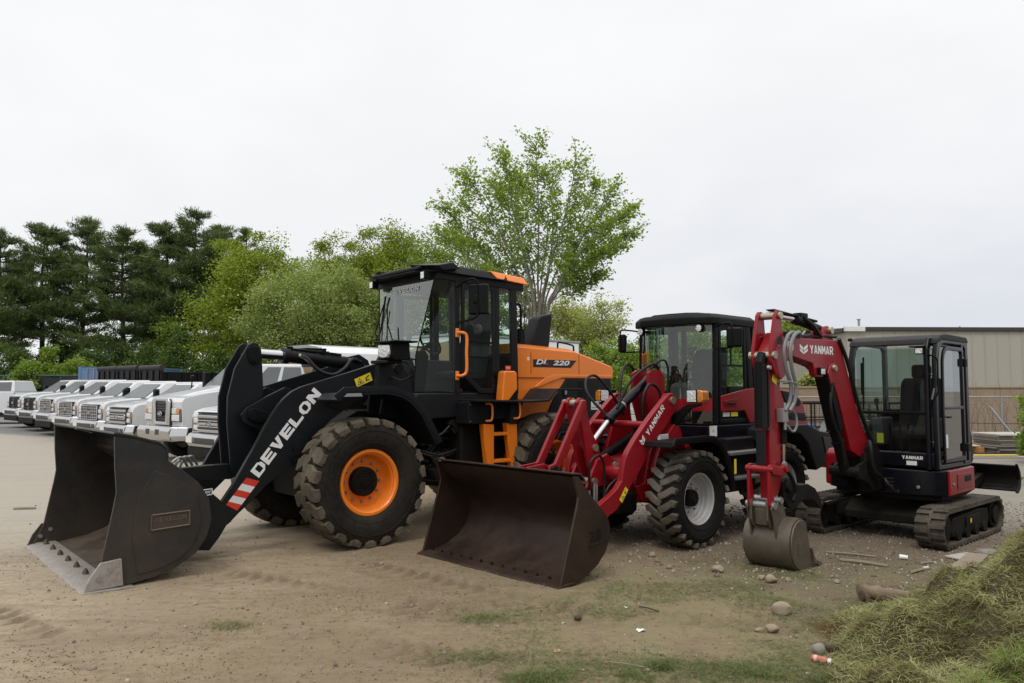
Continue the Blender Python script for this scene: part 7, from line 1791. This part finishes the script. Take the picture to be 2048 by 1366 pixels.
def pine(label, X, Y, top, rx, seed, group, z0=.2):
    rng = np.random.default_rng(seed); rr = random.Random(seed)
    rx *= 1.18; t = thing('pine_tree', label, 'tree', (X, Y, z0), 0, group); H = top-z0
    mb = MB(); mb.tube(cr([(0, 0, -.1), (rr.uniform(-.2, .2), 0, H*.35), (rr.uniform(-.25, .25), 0, H*.7), (0, 0, H*.985)], 5), list(np.linspace(.24, .03, 16)), 8)
    P = []; D = []
    z = H*.18
    while z < H*.985:
        u = (z-H*.18)/(H*.82)
        R = rx*(1.0-.25*abs(u-.35)/.35 if u < .35 else (1-(u-.35)/.65)**.85+.14)
        dens = .5 if u < .25 else 1
        nb = rr.randint(3, 5) if rr.random() < dens else rr.randint(1, 2)
        for k in range(nb):
            a = rr.uniform(0, 2*pi); L = R*rr.uniform(.45, 1.35); up = rr.uniform(.02, .20)+.32*u
            p0 = Vector((0, 0, z+rr.uniform(-.15, .15))); dv = Vector((cos(a), sin(a), 0))
            p1 = p0+dv*L*.5+Vector((0, 0, L*up*.25)); p2 = p0+dv*L+Vector((0, 0, L*up))
            pts = cr([p0, p1, p2], 5); mb.tube(pts, list(np.linspace(.045, .010, len(pts))), 4, False)
            nt_ = max(4, int(9*L/1.2)+3)
            for j in range(nt_):
                f = rr.uniform(.30, 1.0); c = pts[int(f*(len(pts)-1))]; w = (.40-.16*f)*L
                c = c+Vector((-dv.y, dv.x, 0))*rr.uniform(-w, w)+Vector((0, 0, rr.uniform(-.06, .16)))+dv*rr.uniform(-.15, .15)
                P.append(tuple(c)); D.append((dv.x*.8, dv.y*.8, .55))
        z += rr.uniform(.30, .72)*(1 if u > .3 else 1.7)
    for j in range(14): P.append((rr.gauss(0, .10), rr.gauss(0, .10), H-rr.uniform(0, .8))); D.append((0, 0, 1))
    mb.build('trunk', barkd, t)
    P = np.array(P); D = np.array(D); K = 19
    idx = np.repeat(np.arange(len(P)), K); n = len(idx)
    d = D[idx]+rng.normal(0, .55, (n, 3)); d[:, 2] += .12; d /= np.linalg.norm(d, axis=1)[:, None]
    pos = P[idx]+rng.normal(0, .13, (n, 3))*np.array([1.3, 1.3, .55])
    sd_ = np.cross(d, rng.normal(0, 1, (n, 3))); sd_ /= np.linalg.norm(sd_, axis=1)[:, None]; up = np.cross(sd_, d)
    R = np.stack([sd_, d, up], -1); s = rng.uniform(.20, .40, n)
    scatter('crown', *needle, pos, R, np.stack([np.full(n, .05)*rng.uniform(.7, 1.4, n), s, s], -1), L_pine, t)
    return t
GP = 'tall dark pines at the left'
pl = [(-8, 460, 55, 2.6, 'tall dark pine at the left edge of the picture'), (82, 450, 57, 2.9, 'dark pine with rounded top, second from the left edge'), (166, 436, 58, 2.7, 'tall pine with broad top, third from the left edge'),
      (240, 460, 56, 3.0, 'dark pine with ragged pointed top, fourth from the left edge'), (325, 440, 57, 2.6, 'pine with two separate leaders left of the tallest pine'), (386, 426, 58, 3.2, 'tallest dark pine in the stand, nearest the broadleaf trees'),
      (436, 452, 61, 2.3, 'narrow pine just right of the tallest pine'), (488, 456, 70, 2.2, 'far pine tip rising behind the yellow green tree'), (28, 520, 66, 2.6, 'shorter far pine between the two left pines'), (290, 500, 68, 2.8, 'shorter far pine in the gap of the pine stand')]
for i_, (px, py, Z, r, lab) in enumerate(pl): pine(lab, W3(px, Z), Z, H3(py, Z), r, 100+i_, GP)
GB = 'broadleaf trees behind the yard'
def bl(px, py, pyb, Z, rpx, mat, lab, seed, **k):
    return broadleaf('broadleaf_tree', lab, W3(px, Z), Z, H3(py, Z), max(.3, H3(pyb, Z)), rpx*Z/1593, mat, group=GB, seed=seed, **k)
bl(502, 466, 745, 50, 116, L_oak, 'large rounded yellow green tree right of the pines', 21, nc=210, per=230, ls=.15, cr_=.22, lobes=8)
bl(620, 505, 765, 44, 136, L_pale, 'broad pale green flowering tree left of the orange loader cab', 22, nc=230, per=230, ls=.13, cr_=.20, lobes=9)
bl(655, 468, 720, 60, 76, L_oak, 'small yellow green crown rising between the pale tree and the oak', 23, nc=120, per=200, ls=.16, cr_=.26)
bl(764, 436, 735, 58, 98, L_oak, 'tall yellow green tree directly above the loader windscreen', 24, nc=230, per=220, ls=.16, cr_=.22, lobes=7)
bl(745, 560, 760, 46, 80, L_pale, 'low pale tree beside the loader windscreen', 25, nc=80, per=220, ls=.15, cr_=.28)
bl(886, 462, 735, 48, 104, L_mid, 'mid green tree left of the tall elm', 26, nc=180, per=210, ls=.14, cr_=.22, lobes=7)
bl(960, 540, 760, 52, 70, L_mid, 'green tree behind the orange loader cab', 27, nc=130, per=210, ls=.15, cr_=.26)
bl(1050, 560, 770, 54, 42, L_mid, 'narrow green tree behind the exhaust stack', 28, nc=50, per=180, ls=.16, cr_=.3)
bl(1400, 622, 775, 46, 110, L_mid, 'wide green tree behind the red loader cab', 29, nc=110, per=200, ls=.16, cr_=.24, lobes=7)
bl(1580, 636, 772, 58, 62, L_mid, 'green tree behind the excavator arm', 30, nc=70, per=200, ls=.17, cr_=.28)
# thin, pale locusts with sky showing through
GL = 'thin pale locust trees above the orange hood'
def locust(px, py, Z, rpx, lab, seed, pyb=745):
    rng = np.random.default_rng(seed); rr = random.Random(seed)
    X, top, rx = W3(px, Z), H3(py, Z), rpx*Z/1593
    t = thing('locust_tree', lab, 'tree', (X, Z, 0), 0, GL); mb = MB(); P = []
    def grow(p, d, L, r, dep):
        pts = [p]; q = p
        for k in range(3):
            d = (d+Vector((rr.gauss(0, .16), rr.gauss(0, .16), rr.gauss(.04, .10)))).normalized(); q = q+d*L/3; pts.append(q)
        mb.tube(pts, list(np.linspace(r, r*.6, 4)), 5, False)
        if dep >= 3:
            for k in range(10): P.append(tuple(pts[rr.randint(1, 3)]+Vector((rr.gauss(0, .3), rr.gauss(0, .3), rr.gauss(0, .16)))))
        if dep < 5:
            for k in range(2 if rr.random() < .6 else 3):
                a = rr.uniform(0, 2*pi); s = Vector((cos(a), sin(a)*.8, 0)); grow(q if k else pts[rr.randint(2, 3)], (d+s*rr.uniform(.4, .75)).normalized(), L*rr.uniform(.68, .86), r*.6, dep+1)
    Hh = top; grow(Vector((0, 0, 0)), Vector((rr.gauss(0, .06), 0, 1)), Hh*.32, .13, 0)
    # fit to the wanted crown
    mb_v = np.array(mb.v); PP = np.array(P); sc = Hh/max(PP[:, 2].max(), 1); sxy = rx/np.percentile(np.abs(PP[:, 0]), 92)
    S = np.array([sxy, sxy, sc]); mb.v = [tuple(v) for v in mb_v*S]; PP = PP*S
    mb.build('trunk', barkd, t)
    idx = np.repeat(np.arange(len(PP)), 3); n = len(idx); pos = PP[idx]+rng.normal(0, .17, (n, 3))*np.array([1.4, 1.4, .6]); s = .14*rng.uniform(.6, 1.3, n)
    scatter('crown', *leaf4, pos, rotmats(n, 1.0, rng), np.stack([s, s, s], -1), L_loc, t)
locust(1236, 586, 50, 44, 'pale locust with open rounded crown left of the red loader cab', 41)
locust(1178, 622, 52, 30, 'slender leaning locust between the hood and the round crowned locust', 42)
locust(1112, 575, 53, 42, 'wispy pale locust behind the exhaust stack', 43)
locust(1150, 600, 56, 40, 'thin far locust behind the orange engine hood', 44)

# undergrowth: rounded shrubs along the back of the yard
GU = 'shrubs along the back of the yard'
def shrub(px, py, Z, rpx, mat, lab, seed, **k):
    top = H3(py, Z); return broadleaf('shrub', lab, W3(px, Z), Z, top, .1, rpx*Z/1593, mat, nc=k.get('nc', 46), per=k.get('per', 170), ls=k.get('ls', .14), cr_=.36, group=GU, cat='shrub', seed=seed, trunk=False, lobes=4, flat=.8)
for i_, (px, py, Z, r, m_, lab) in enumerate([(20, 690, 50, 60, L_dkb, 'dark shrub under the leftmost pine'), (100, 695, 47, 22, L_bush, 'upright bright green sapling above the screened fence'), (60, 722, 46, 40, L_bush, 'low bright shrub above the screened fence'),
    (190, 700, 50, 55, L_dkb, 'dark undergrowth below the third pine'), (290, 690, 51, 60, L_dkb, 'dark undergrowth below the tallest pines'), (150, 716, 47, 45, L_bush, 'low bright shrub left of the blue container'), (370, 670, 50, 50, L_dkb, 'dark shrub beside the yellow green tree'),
    (330, 640, 54, 45, L_mid, 'mid green shrub among the pine trunks'), (215, 655, 55, 40, L_dkb, 'shaded shrub among the pine trunks'), (120, 640, 56, 40, L_dkb, 'shaded shrub between two left pines'), (10, 620, 57, 45, L_dkb, 'tall dark shrub at the left edge'), (440, 705, 46, 50, L_dkb, 'dark shrub below the yellow green tree'), (560, 700, 43, 60, L_mid, 'green shrub behind the chip box'),
    (1120, 668, 45, 55, L_bush, 'bright bush behind the orange hood'), (1190, 690, 43, 50, L_bush, 'bright bush right of the orange hood'), (1250, 672, 45, 52, L_bush, 'bright bush left of the red loader mirror'), (1290, 655, 47, 42, L_mid, 'green bush behind the red loader mirror'), (1230, 735, 36, 42, L_bush, 'low yellow green bush above the white truck'), (1330, 700, 40, 50, L_mid, 'green bush behind the red loader windscreen'), (1440, 700, 42, 50, L_mid, 'green bush behind the red loader door'),
    (690, 700, 44, 60, L_mid, 'green shrub left of the loader windscreen'), (800, 680, 46, 70, L_mid, 'green shrub seen through the big loader windscreen'), (900, 690, 46, 60, L_mid, 'green shrub behind the big loader seat'), (1000, 690, 47, 60, L_mid, 'green shrub behind the big loader door'), (1622, 745, 36, 26, L_loc, 'thin pale bush in front of the beige wall')]):
    shrub(px, py, Z, r, m_, lab, 200+i_)
# bright bush at the right edge beside the stacked lumber
broadleaf('bush', 'bright green bush at the right edge in front of the lumber stack', 13.1, 19.6, 1.95, .05, .62, L_bush, nc=40, per=150, ls=.10, cr_=.34, cat='bush', seed=77, trunk=True, lobes=4)
broadleaf('weed_clump', 'small weeds growing at the foot of the fence', 13.0, 25.5, .55, .02, .5, L_bush, nc=18, per=90, ls=.10, cr_=.4, cat='weeds', seed=78, trunk=False, lobes=2)
broadleaf('weed_clump', 'tiny green weed beside the raised dozer blade', 9.9, 15.2, .16, .0, .20, L_bush, nc=10, per=50, ls=.07, cr_=.4, cat='weeds', seed=79, trunk=False, lobes=2)

# ---- the tall vase shaped elm
def elm():
    Z = 28.0; X0 = W3(1084, Z)
    rng = np.random.default_rng(9); rr = random.Random(12)
    t = thing('elm_tree', 'tall vase shaped elm with several pale stems standing behind the orange loader', 'tree', (X0, Z, 0))
    mb = MB(); tw = []; 
    def P(px, py, dy=0): return Vector((W3(px, Z)-X0, dy, H3(py, Z)))
    def stem(pts, r0, r1, k=7):
        pts = [V(pts[0].x*4.5, pts[0].y*3, 0)]+pts[1:]; c = cr(pts, k); mb.tube(c, list(np.linspace(r0*.62, r1*.7, len(c))), 7); return c
    stems = [
      ([V(-.05, 0, 0), P(1072, 640, .1), P(1062, 560, .2), P(1040, 470, .4), P(1010, 390, .6), P(985, 340, .7)], .085),
      ([V(0, .1, 0), P(1080, 640, .1), P(1076, 560, .1), P(1078, 450, .0), P(1075, 350, -.2), P(1072, 280, -.3)], .095),
      ([V(.02, 0, 0), P(1078, 650, -.1), P(1092, 560, -.3), P(1118, 470, -.6), P(1140, 390, -.8), P(1150, 320, -.9)], .085),
      ([V(.06, 0, 0), P(1090, 660, 0), P(1106, 590, -.2), P(1135, 530, -.3), P(1180, 450, -.5), P(1225, 380, -.7)], .085),
      ([V(.08, -.1, 0), P(1094, 640, -.3), P(1110, 580, -.6), P(1150, 520, -.9), P(1205, 470, -1.1), P(1255, 425, -1.3)], .075),
      ([V(.10, -.1, 0), P(1094, 635, -.4), P(1108, 590, -.7), P(1140, 548, -.9), P(1190, 520, -1.0), P(1240, 500, -1.2)], .06),
      ([V(-.06, .2, 0), P(1066, 650, .4), P(1048, 570, .8), P(1010, 490, 1.1), P(960, 420, 1.4), P(910, 372, 1.6)], .080),
      ([V(-.06, .1, 0), P(1066, 640, .3), P(1044, 590, .6), P(1000, 530, .8), P(950, 480, 1.0), P(890, 445, 1.1)], .065),
      ([V(-.02, .2, 0), P(1074, 640, .6), P(1068, 540, 1.0), P(1040, 430, 1.4), P(1030, 350, 1.6)], .07),
      ([V(.03, .2, 0), P(1084, 640, .5), P(1100, 540, .9), P(1110, 440, 1.2), P(1105, 350, 1.4), P(1100, 315, 1.4)], .07),
      ([V(-.05, 0, 0), P(1060, 655, 0), P(1035, 610, -.2), P(990, 560, -.4), P(930, 510, -.5), P(880, 470, -.6)], .05),
      ([V(-.06, .1, 0), P(1064, 640, -.2), P(1040, 560, -.5), P(1000, 470, -.8), P(960, 400, -1.0), P(930, 352, -1.1)], .07),
      ([V(-.04, .1, 0), P(1070, 640, -.3), P(1054, 550, -.7), P(1030, 450, -1.1), P(1018, 380, -1.3), P(1010, 322, -1.4)], .07),
      ([V(-.06, .1, 0), P(1062, 650, .2), P(1030, 580, .4), P(970, 500, .5), P(915, 440, .4), P(884, 405, .4)], .06),
      ([V(.04, .1, 0), P(1088, 640, .3), P(1110, 550, .6), P(1150, 460, .9), P(1182, 390, 1.0), P(1198, 345, 1.1)], .07),
      ([V(.06, .1, 0), P(1092, 650, .3), P(1118, 580, .6), P(1165, 500, .9), P(1215, 440, 1.1), P(1252, 408, 1.2)], .065),
      ([V(.06, 0, 0), P(1094, 640, .1), P(1120, 580, .2), P(1170, 530, .2), P(1225, 490, .1), P(1262, 460, .0)], .055),
      ([V(.02, 0, 0), P(1080, 640, .2), P(1086, 540, .4), P(1096, 440, .6), P(1050, 370, .8), P(1042, 330, .9)], .06),
      ([V(.10, 0, 0), P(1096, 640, .2), P(1120, 590, .4), P(1150, 580, .5), P(1180, 560, .6), P(1200, 545, .6)], .035),
    ]
    for pts, r0 in stems:
        c = stem(pts, r0, .012); n = len(c)
        for i in range(int(n*.42), n-1):
            f = i/n
            for _ in range(3 if f > .5 else 2):
                if rr.random() < .15: continue
                d = (c[min(n-1, i+1)]-c[i]).normalized(); a = rr.uniform(0, 2*pi)
                side = Vector((cos(a), sin(a)*.9, rr.uniform(-.35, .4))); L = rr.uniform(.45, 1.15)*(1.1-.35*f)
                q0 = c[i]; q1 = q0+(d*.55+side*.6).normalized()*L*.5; q2 = q1+(d*.5+side*.75+Vector((0, 0, rr.uniform(-.25, .25)))).normalized()*L*.5
                tc_ = cr([q0, q1, q2], 4); mb.tube(tc_, list(np.linspace(.014, .005, len(tc_))), 4, False); tw.append(tc_)
        tw.append(c[int(n*.72):])
    mb.build('trunk', barkl, t)
    pos = []; dirs = []
    for tc_ in tw:
        m = len(tc_)
        for k in range(27):
            f = .2+.8*rr.random()**.8; i = min(m-2, int(f*(m-1))); p = tc_[i].lerp(tc_[i+1], rr.random()); d = (tc_[i+1]-tc_[i]).normalized()
            pos.append(tuple(p+Vector((rr.gauss(0, .10), rr.gauss(0, .10), rr.gauss(0, .09))))); dirs.append(tuple((d*.6+Vector((rr.gauss(0, .5), rr.gauss(0, .5), rr.gauss(-.15, .4))))))
    pos = np.array(pos); d = np.array(dirs); d /= np.linalg.norm(d, axis=1)[:, None]; n = len(pos)
    upv = rng.normal(0, .55, (n, 3))+np.array([0, 0, 1.0]); sd_ = np.cross(d, upv); sd_ /= np.linalg.norm(sd_, axis=1)[:, None]; up = np.cross(sd_, d)
    R = np.stack([sd_, d, up], -1); s = rng.uniform(.075, .135, n)
    scatter('crown', *leaf4, pos, R, np.stack([s*.95, s, s], -1), L_elm, t)
elm()
# ================================================================== stones, litter, lumber
rockm = paint('tan field stone', (.29, .23, .165), .9, .3, (.30, .24, .17), scale=9, vary=.2, bump=.5)
rockg = paint('grey field stone', (.27, .25, .22), .9, .25, DUST, scale=9, vary=.2, bump=.5)
def rock(label, x, y, sx_, sy_, sz_, seed, mat=rockm, group='loose stones on the dirt', name='stone', cat='stone', sink=.3):
    bm = bmesh.new(); bmesh.ops.create_icosphere(bm, subdivisions=3, radius=1); rr = random.Random(seed)
    pl = [(Vector((rr.gauss(0, 1), rr.gauss(0, 1), rr.gauss(0, 1))).normalized(), rr.uniform(.62, .92)) for _ in range(9)]
    for v in bm.verts:
        for n_, d_ in pl:
            k = v.co.dot(n_)-d_
            if k > 0: v.co -= n_*k*.85
        v.co *= 1+.05*rr.gauss(0, 1)*.4
    mb = MB(); rz_ = rr.uniform(0, 6)
    mb.v = [(v.co.x*sx_, v.co.y*sy_, v.co.z*sz_+sz_*(1-sink)) for v in bm.verts]; mb.f = [tuple(q.index for q in f.verts) for f in bm.faces]; bm.free()
    o = mb.build(name, mat, None, ang=38); o.location = (x, y, float(gz(x, y))); o.rotation_euler = (0, 0, rz_); tag(o, label, cat, group); return o
rock('largest rounded tan stone, alone on the dirt below the digging bucket', 2.19, 6.58, .082, .07, .060, 1)
rock('low tan stone below the largest stone, nearer the grass heap', 1.96, 6.12, .055, .045, .035, 2)
rock('small flat tan stone touching the low tan stone', 1.87, 6.14, .04, .03, .018, 3)
rock('tan stone close in front of the digging bucket', 2.44, 7.62, .065, .055, .05, 4)
rock('small tan stone just behind the stone at the digging bucket', 2.39, 7.75, .04, .035, .03, 5)
rock('small stone right of the stone at the digging bucket', 2.62, 7.68, .035, .03, .022, 6)
rock('flat brown stone between red loader bucket and digging bucket', 2.06, 8.10, .085, .065, .04, 7)
rock('small pale stone right of the brown bucket', 1.60, 8.25, .035, .03, .025, 8)
rock('reddish flat stone in the grass near the red loader tyre', 1.54, 8.85, .06, .045, .03, 9)
rock('grey stone at the toe of the grass heap beside the bottle', 2.12, 5.62, .05, .045, .045, 10, rockg)
rock('pale stone resting in the brown thatch', 3.24, 6.62, .075, .06, .06, 11)
rock('small stone near the middle of the gravel', 3.05, 7.6, .03, .025, .022, 12, rockg)
rock('small brown clod on the bare dirt left of the bottle', 1.02, 5.6, .022, .02, .016, 13)
soilm = paint('dark turf soil', (.075, .046, .028), .95, .2, DUST, scale=9, vary=.3, bump=.8)
for i_, (x, y, s, lab) in enumerate(((2.24, 5.68, .05, 'dark clod of turf beside the grey stone'), (2.02, 5.02, .045, 'dark clod of turf below the bottle'), (2.24, 5.0, .04, 'dark soil clod right of the clod below the bottle'), (1.88, 5.1, .028, 'small dark soil clod left of the bottle'), (2.28, 5.34, .035, 'dark soil clump in the grass right of the bottle'), (.52, 6.42, .035, 'dark tuft of turf on the trodden grass'))):
    rock(lab, x, y, s, s*.8, s*.7, 40+i_, soilm, 'dark turf clods', 'turf_clod', 'soil clod')
woodm = paint('grey tan wood', (.27, .215, .16), .85, .2, DUST, scale=8, vary=.2, bump=.3)
# rotten log
lg = MB(); rr = random.Random(8); pts = [(-.27, 0, .06), (-.2, .01, .075), (-.05, -.015, .06), (.10, .02, .05), (.24, .0, .028), (.33, .02, .012)]
lg.tube(cr(pts, 4), [(.080-.058*k/20)*(1+.22*rr.uniform(-1, 1)) for k in range(21)], 11); logm = paint('rotten log wood', (.24, .175, .115), .95, .25, DUST, scale=7, vary=.35, bump=.9)
lo_ = lg.build('log', logm, None, ang=60); lo_.location = (3.27, 6.95, 0); lo_.rotation_euler = (0, 0, radians(-2)); tag(lo_, 'short rotten log beside the grass heap', 'log')
MB().lathe([(0, -.004), (.05, -.002), (.06, .01)], (-.275, 0, .062), 'x', 9).build('log_end', soilm, lo_)
def stick(label, a, b, r, mat=woodm, name='stick', z=.012, mid=None):
    a = V(a[0], a[1], z+float(gz(*a))); b = V(b[0], b[1], z+float(gz(*b))); m_ = (a+b)/2+V(0, 0, .006)+(V(*mid, 0) if mid else V(0, 0, 0))
    mb = MB().tube(cr([a-a, m_-a, b-a], 4), r, 6); o = mb.build(name, mat, None); o.location = a; tag(o, label, 'stick', 'sticks and splints on the ground'); return o
stick('long thin pale stick on the gravel behind the digging bucket', (3.50, 9.0), (3.95, 8.75), .012)
stick('pale flat splint on the gravel below the long thin stick', (3.50, 8.62), (3.86, 8.30), .020)
stick('short tan stick right of the white cup', (3.94, 8.0), (4.22, 8.2), .014)
stick('stick lying behind the short tan stick', (4.25, 8.42), (4.45, 8.5), .014)
stick('thin dark twig on the dirt below the brown bucket', (1.06, 6.75), (1.20, 6.62), .006, barkd)
stick('pale straw on the dirt left of the plastic scrap', (.62, 5.42), (.86, 5.30), .004)
stick('thin upright twig in the brown thatch', (3.70, 6.95), (3.62, 7.25), .006, barkd, z=.06)
stick('weathered lath on the dirt at far left', (-7.55, 12.2), (-7.25, 12.25), .022)
stick('grey branch end at the edge of the heap', (4.05, 7.25), (4.25, 7.1), .016, rockg, z=.10)
# bottle
botm = paint('faded red plastic', (.50, .12, .075), .4, .15, DUST, vary=.15, scale=20)
pw = paint('white plastic', (.80, .80, .79), .4, .05, DUST)
bo = thing('plastic_bottle', 'faded red plastic bottle lying at the toe of the grass heap', 'bottle', (2.06, 5.42, float(gz(2.06, 5.42))+.026), radians(-38)); bo.scale = (.85, .85, .85)
MB().lathe([(0, -.075), (.022, -.075), (.027, -.068), (.027, -.02), (.024, -.012), (.024, -.004), (.027, .004), (.027, .03), (.022, .045), (.016, .052), (.016, .058)], (0, 0, 0), 'x', 20).build('bottle_body', botm, bo)
MB().lathe([(.0165, .050), (.021, .052), (.021, .074), (.018, .078), (0, .078)], (0, 0, 0), 'x', 18).build('cap', pw, bo)
MB().lathe([(.0275, -.055), (.0275, -.03)], (0, 0, 0), 'x', 20).build('label', paint('pale pink label', (.75, .42, .36), .5, .1, DUST), bo)
# scraps
def scrap(label, x, y, s, seed, mat=pw, name='plastic_scrap', h=.35):
    rr = random.Random(seed); mb = MB(); n = 6; vs = []
    for j in range(n):
        for i in range(n): vs.append(((i/(n-1)-.5)*s*2+rr.gauss(0, .12)*s, (j/(n-1)-.5)*s*1.4+rr.gauss(0, .12)*s, abs(rr.gauss(0, h))*s+.004))
    mb.add(vs, [(j*n+i, j*n+i+1, j*n+n+i+1, j*n+n+i) for j in range(n-1) for i in range(n-1)])
    o = mb.build(name, mat, None, smooth=False, recalc=False); o.location = (x, y, float(gz(x, y))); tag(o, label, 'litter', 'scraps of litter'); return o
scrap('crumpled white plastic scrap on the trodden grass', .97, 6.12, .030, 1)
scrap('white paper scrap on the gravel beside the short tan stick', 4.22, 8.24, .028, 2)
scrap('small tan leaf on the dirt at the bottom edge', .31, 5.66, .022, 3, paint('tan leaf', (.50, .33, .16), .8, .0, DUST))
scrap('tiny white scrap in front of the brown bucket', .95, 6.75, .014, 4)
cu = thing('paper_cup', 'white cup lying on the gravel behind the digging bucket', 'cup', (4.20, 8.66, float(gz(4.2, 8.66))+.028), radians(150)); cu.scale = (.8, .8, .8)
MB().lathe([(0, -.05), (.026, -.05), (.034, .05), (.031, .05), (.024, -.046)], (0, 0, 0), 'x', 18).build('cup_wall', pw, cu)
MB().lathe([(.034, .048), (.037, .05), (.034, .053)], (0, 0, 0), 'x', 18).build('cup_rim', pw, cu)
# flat scraps of board beside the heap
bdm = paint('pale grey board', (.42, .40, .36), .8, .15, DUST, vary=.1)
def slab(label, x, y, w, d, h, rz, mat=bdm, name='board', z=0, tilt=0, cat='board', group='loose boards and sheets'):
    pr = [(-w/2, -d/2), (w/2, -d/2*.9), (w/2*.96, d/2), (-w/2*.9, d/2*.94)]
    o = MB().prism(pr, 0, h, 'z').build(name, mat, None, .004, 1); o.location = (x, y, z+.004+float(gz(x, y))); o.rotation_euler = (tilt, 0, rz); tag(o, label, cat, group); return o
slab('flat grey board scrap at the edge of the grass heap', 4.92, 8.72, .42, .30, .02, .5)
rk_ = rock('flat pale stone slab beside the grey board scrap', 5.30, 8.95, .17, .12, .03, 91, rockg, None)
slab('rough brown plank running into the grass heap', 4.50, 7.95, .95, .20, .14, radians(50), woodm)
# lumber pile at the right
ply = paint('grey weathered plywood', (.22, .20, .175), .85, .2, DUST, vary=.2)
lp = thing('lumber_stack', 'tall stack of grey plywood sheets by the chain link fence', 'lumber stack', (14.25, 23.0, 0), radians(4))
rr = random.Random(3)
for k in range(11):
    z = k*.052; dx = rr.uniform(-.07, .07); MB().box(-.72+dx, .75+dx, -.6+rr.uniform(-.05, .05), .6, z, z+.042).build('sheet', ply if k != 10 else bdm, lp, .004, 1)
stp_ = slab('dark plank lying in front of the lumber stack', 13.2, 21.9, 3.6, .16, .06, .05, frameblack)
slab('second dark plank under the plywood scrap', 12.6, 22.3, 2.6, .18, .05, -.08, frameblack)
slab('long pale plank on the gravel in front of the lumber stack', 12.9, 21.2, 3.0, .18, .05, .02, bdm)
slab('yellow plank lying on the pale plank', 12.75, 21.18, 1.2, .13, .04, .02, paint('yellow plank', (.72, .52, .10), .7, .1, DUST), z=.055)
slab('tan plywood scrap leaning at the fence left of the stack', 12.25, 22.6, 1.1, .7, .02, .4, paint('tan plywood', (.48, .37, .25), .8, .15, DUST), z=.16, tilt=.25)
slab('pale sheet lying left of the lumber stack', 13.0, 23.2, .9, .5, .03, -.2, paint('pale pine board', (.60, .47, .31), .8, .1, DUST), z=.18)
ob = slab('orange brown block at the left side of the lumber stack', 13.35, 22.9, .16, .25, .16, .1, paint('orange brown wood', (.42, .19, .06), .8, .1, DUST))
br_ = thing('broken_branch', 'broken branch sticking up left of the plywood stack', 'branch', (12.2, 22.9, 0))
MB().tube(cr([(-.1, 0, .1), (.15, 0, .45), (.42, .0, .80)], 4), [.03]*9, 6).build('stem', barkd, br_)
MB().tube(cr([(.15, 0, .62), (.40, .0, .70), (.52, 0, .82)], 4), [.018]*9, 6).build('twig', woodm, br_)
pipe = MB().tube([(0, 0, 0), (-.5, .2, .8)], .035, 8).build('metal_pipe', galv, None); pipe.location = (14.9, 23.9, .5); tag(pipe, 'grey metal pipe leaning above the plywood stack', 'pipe')
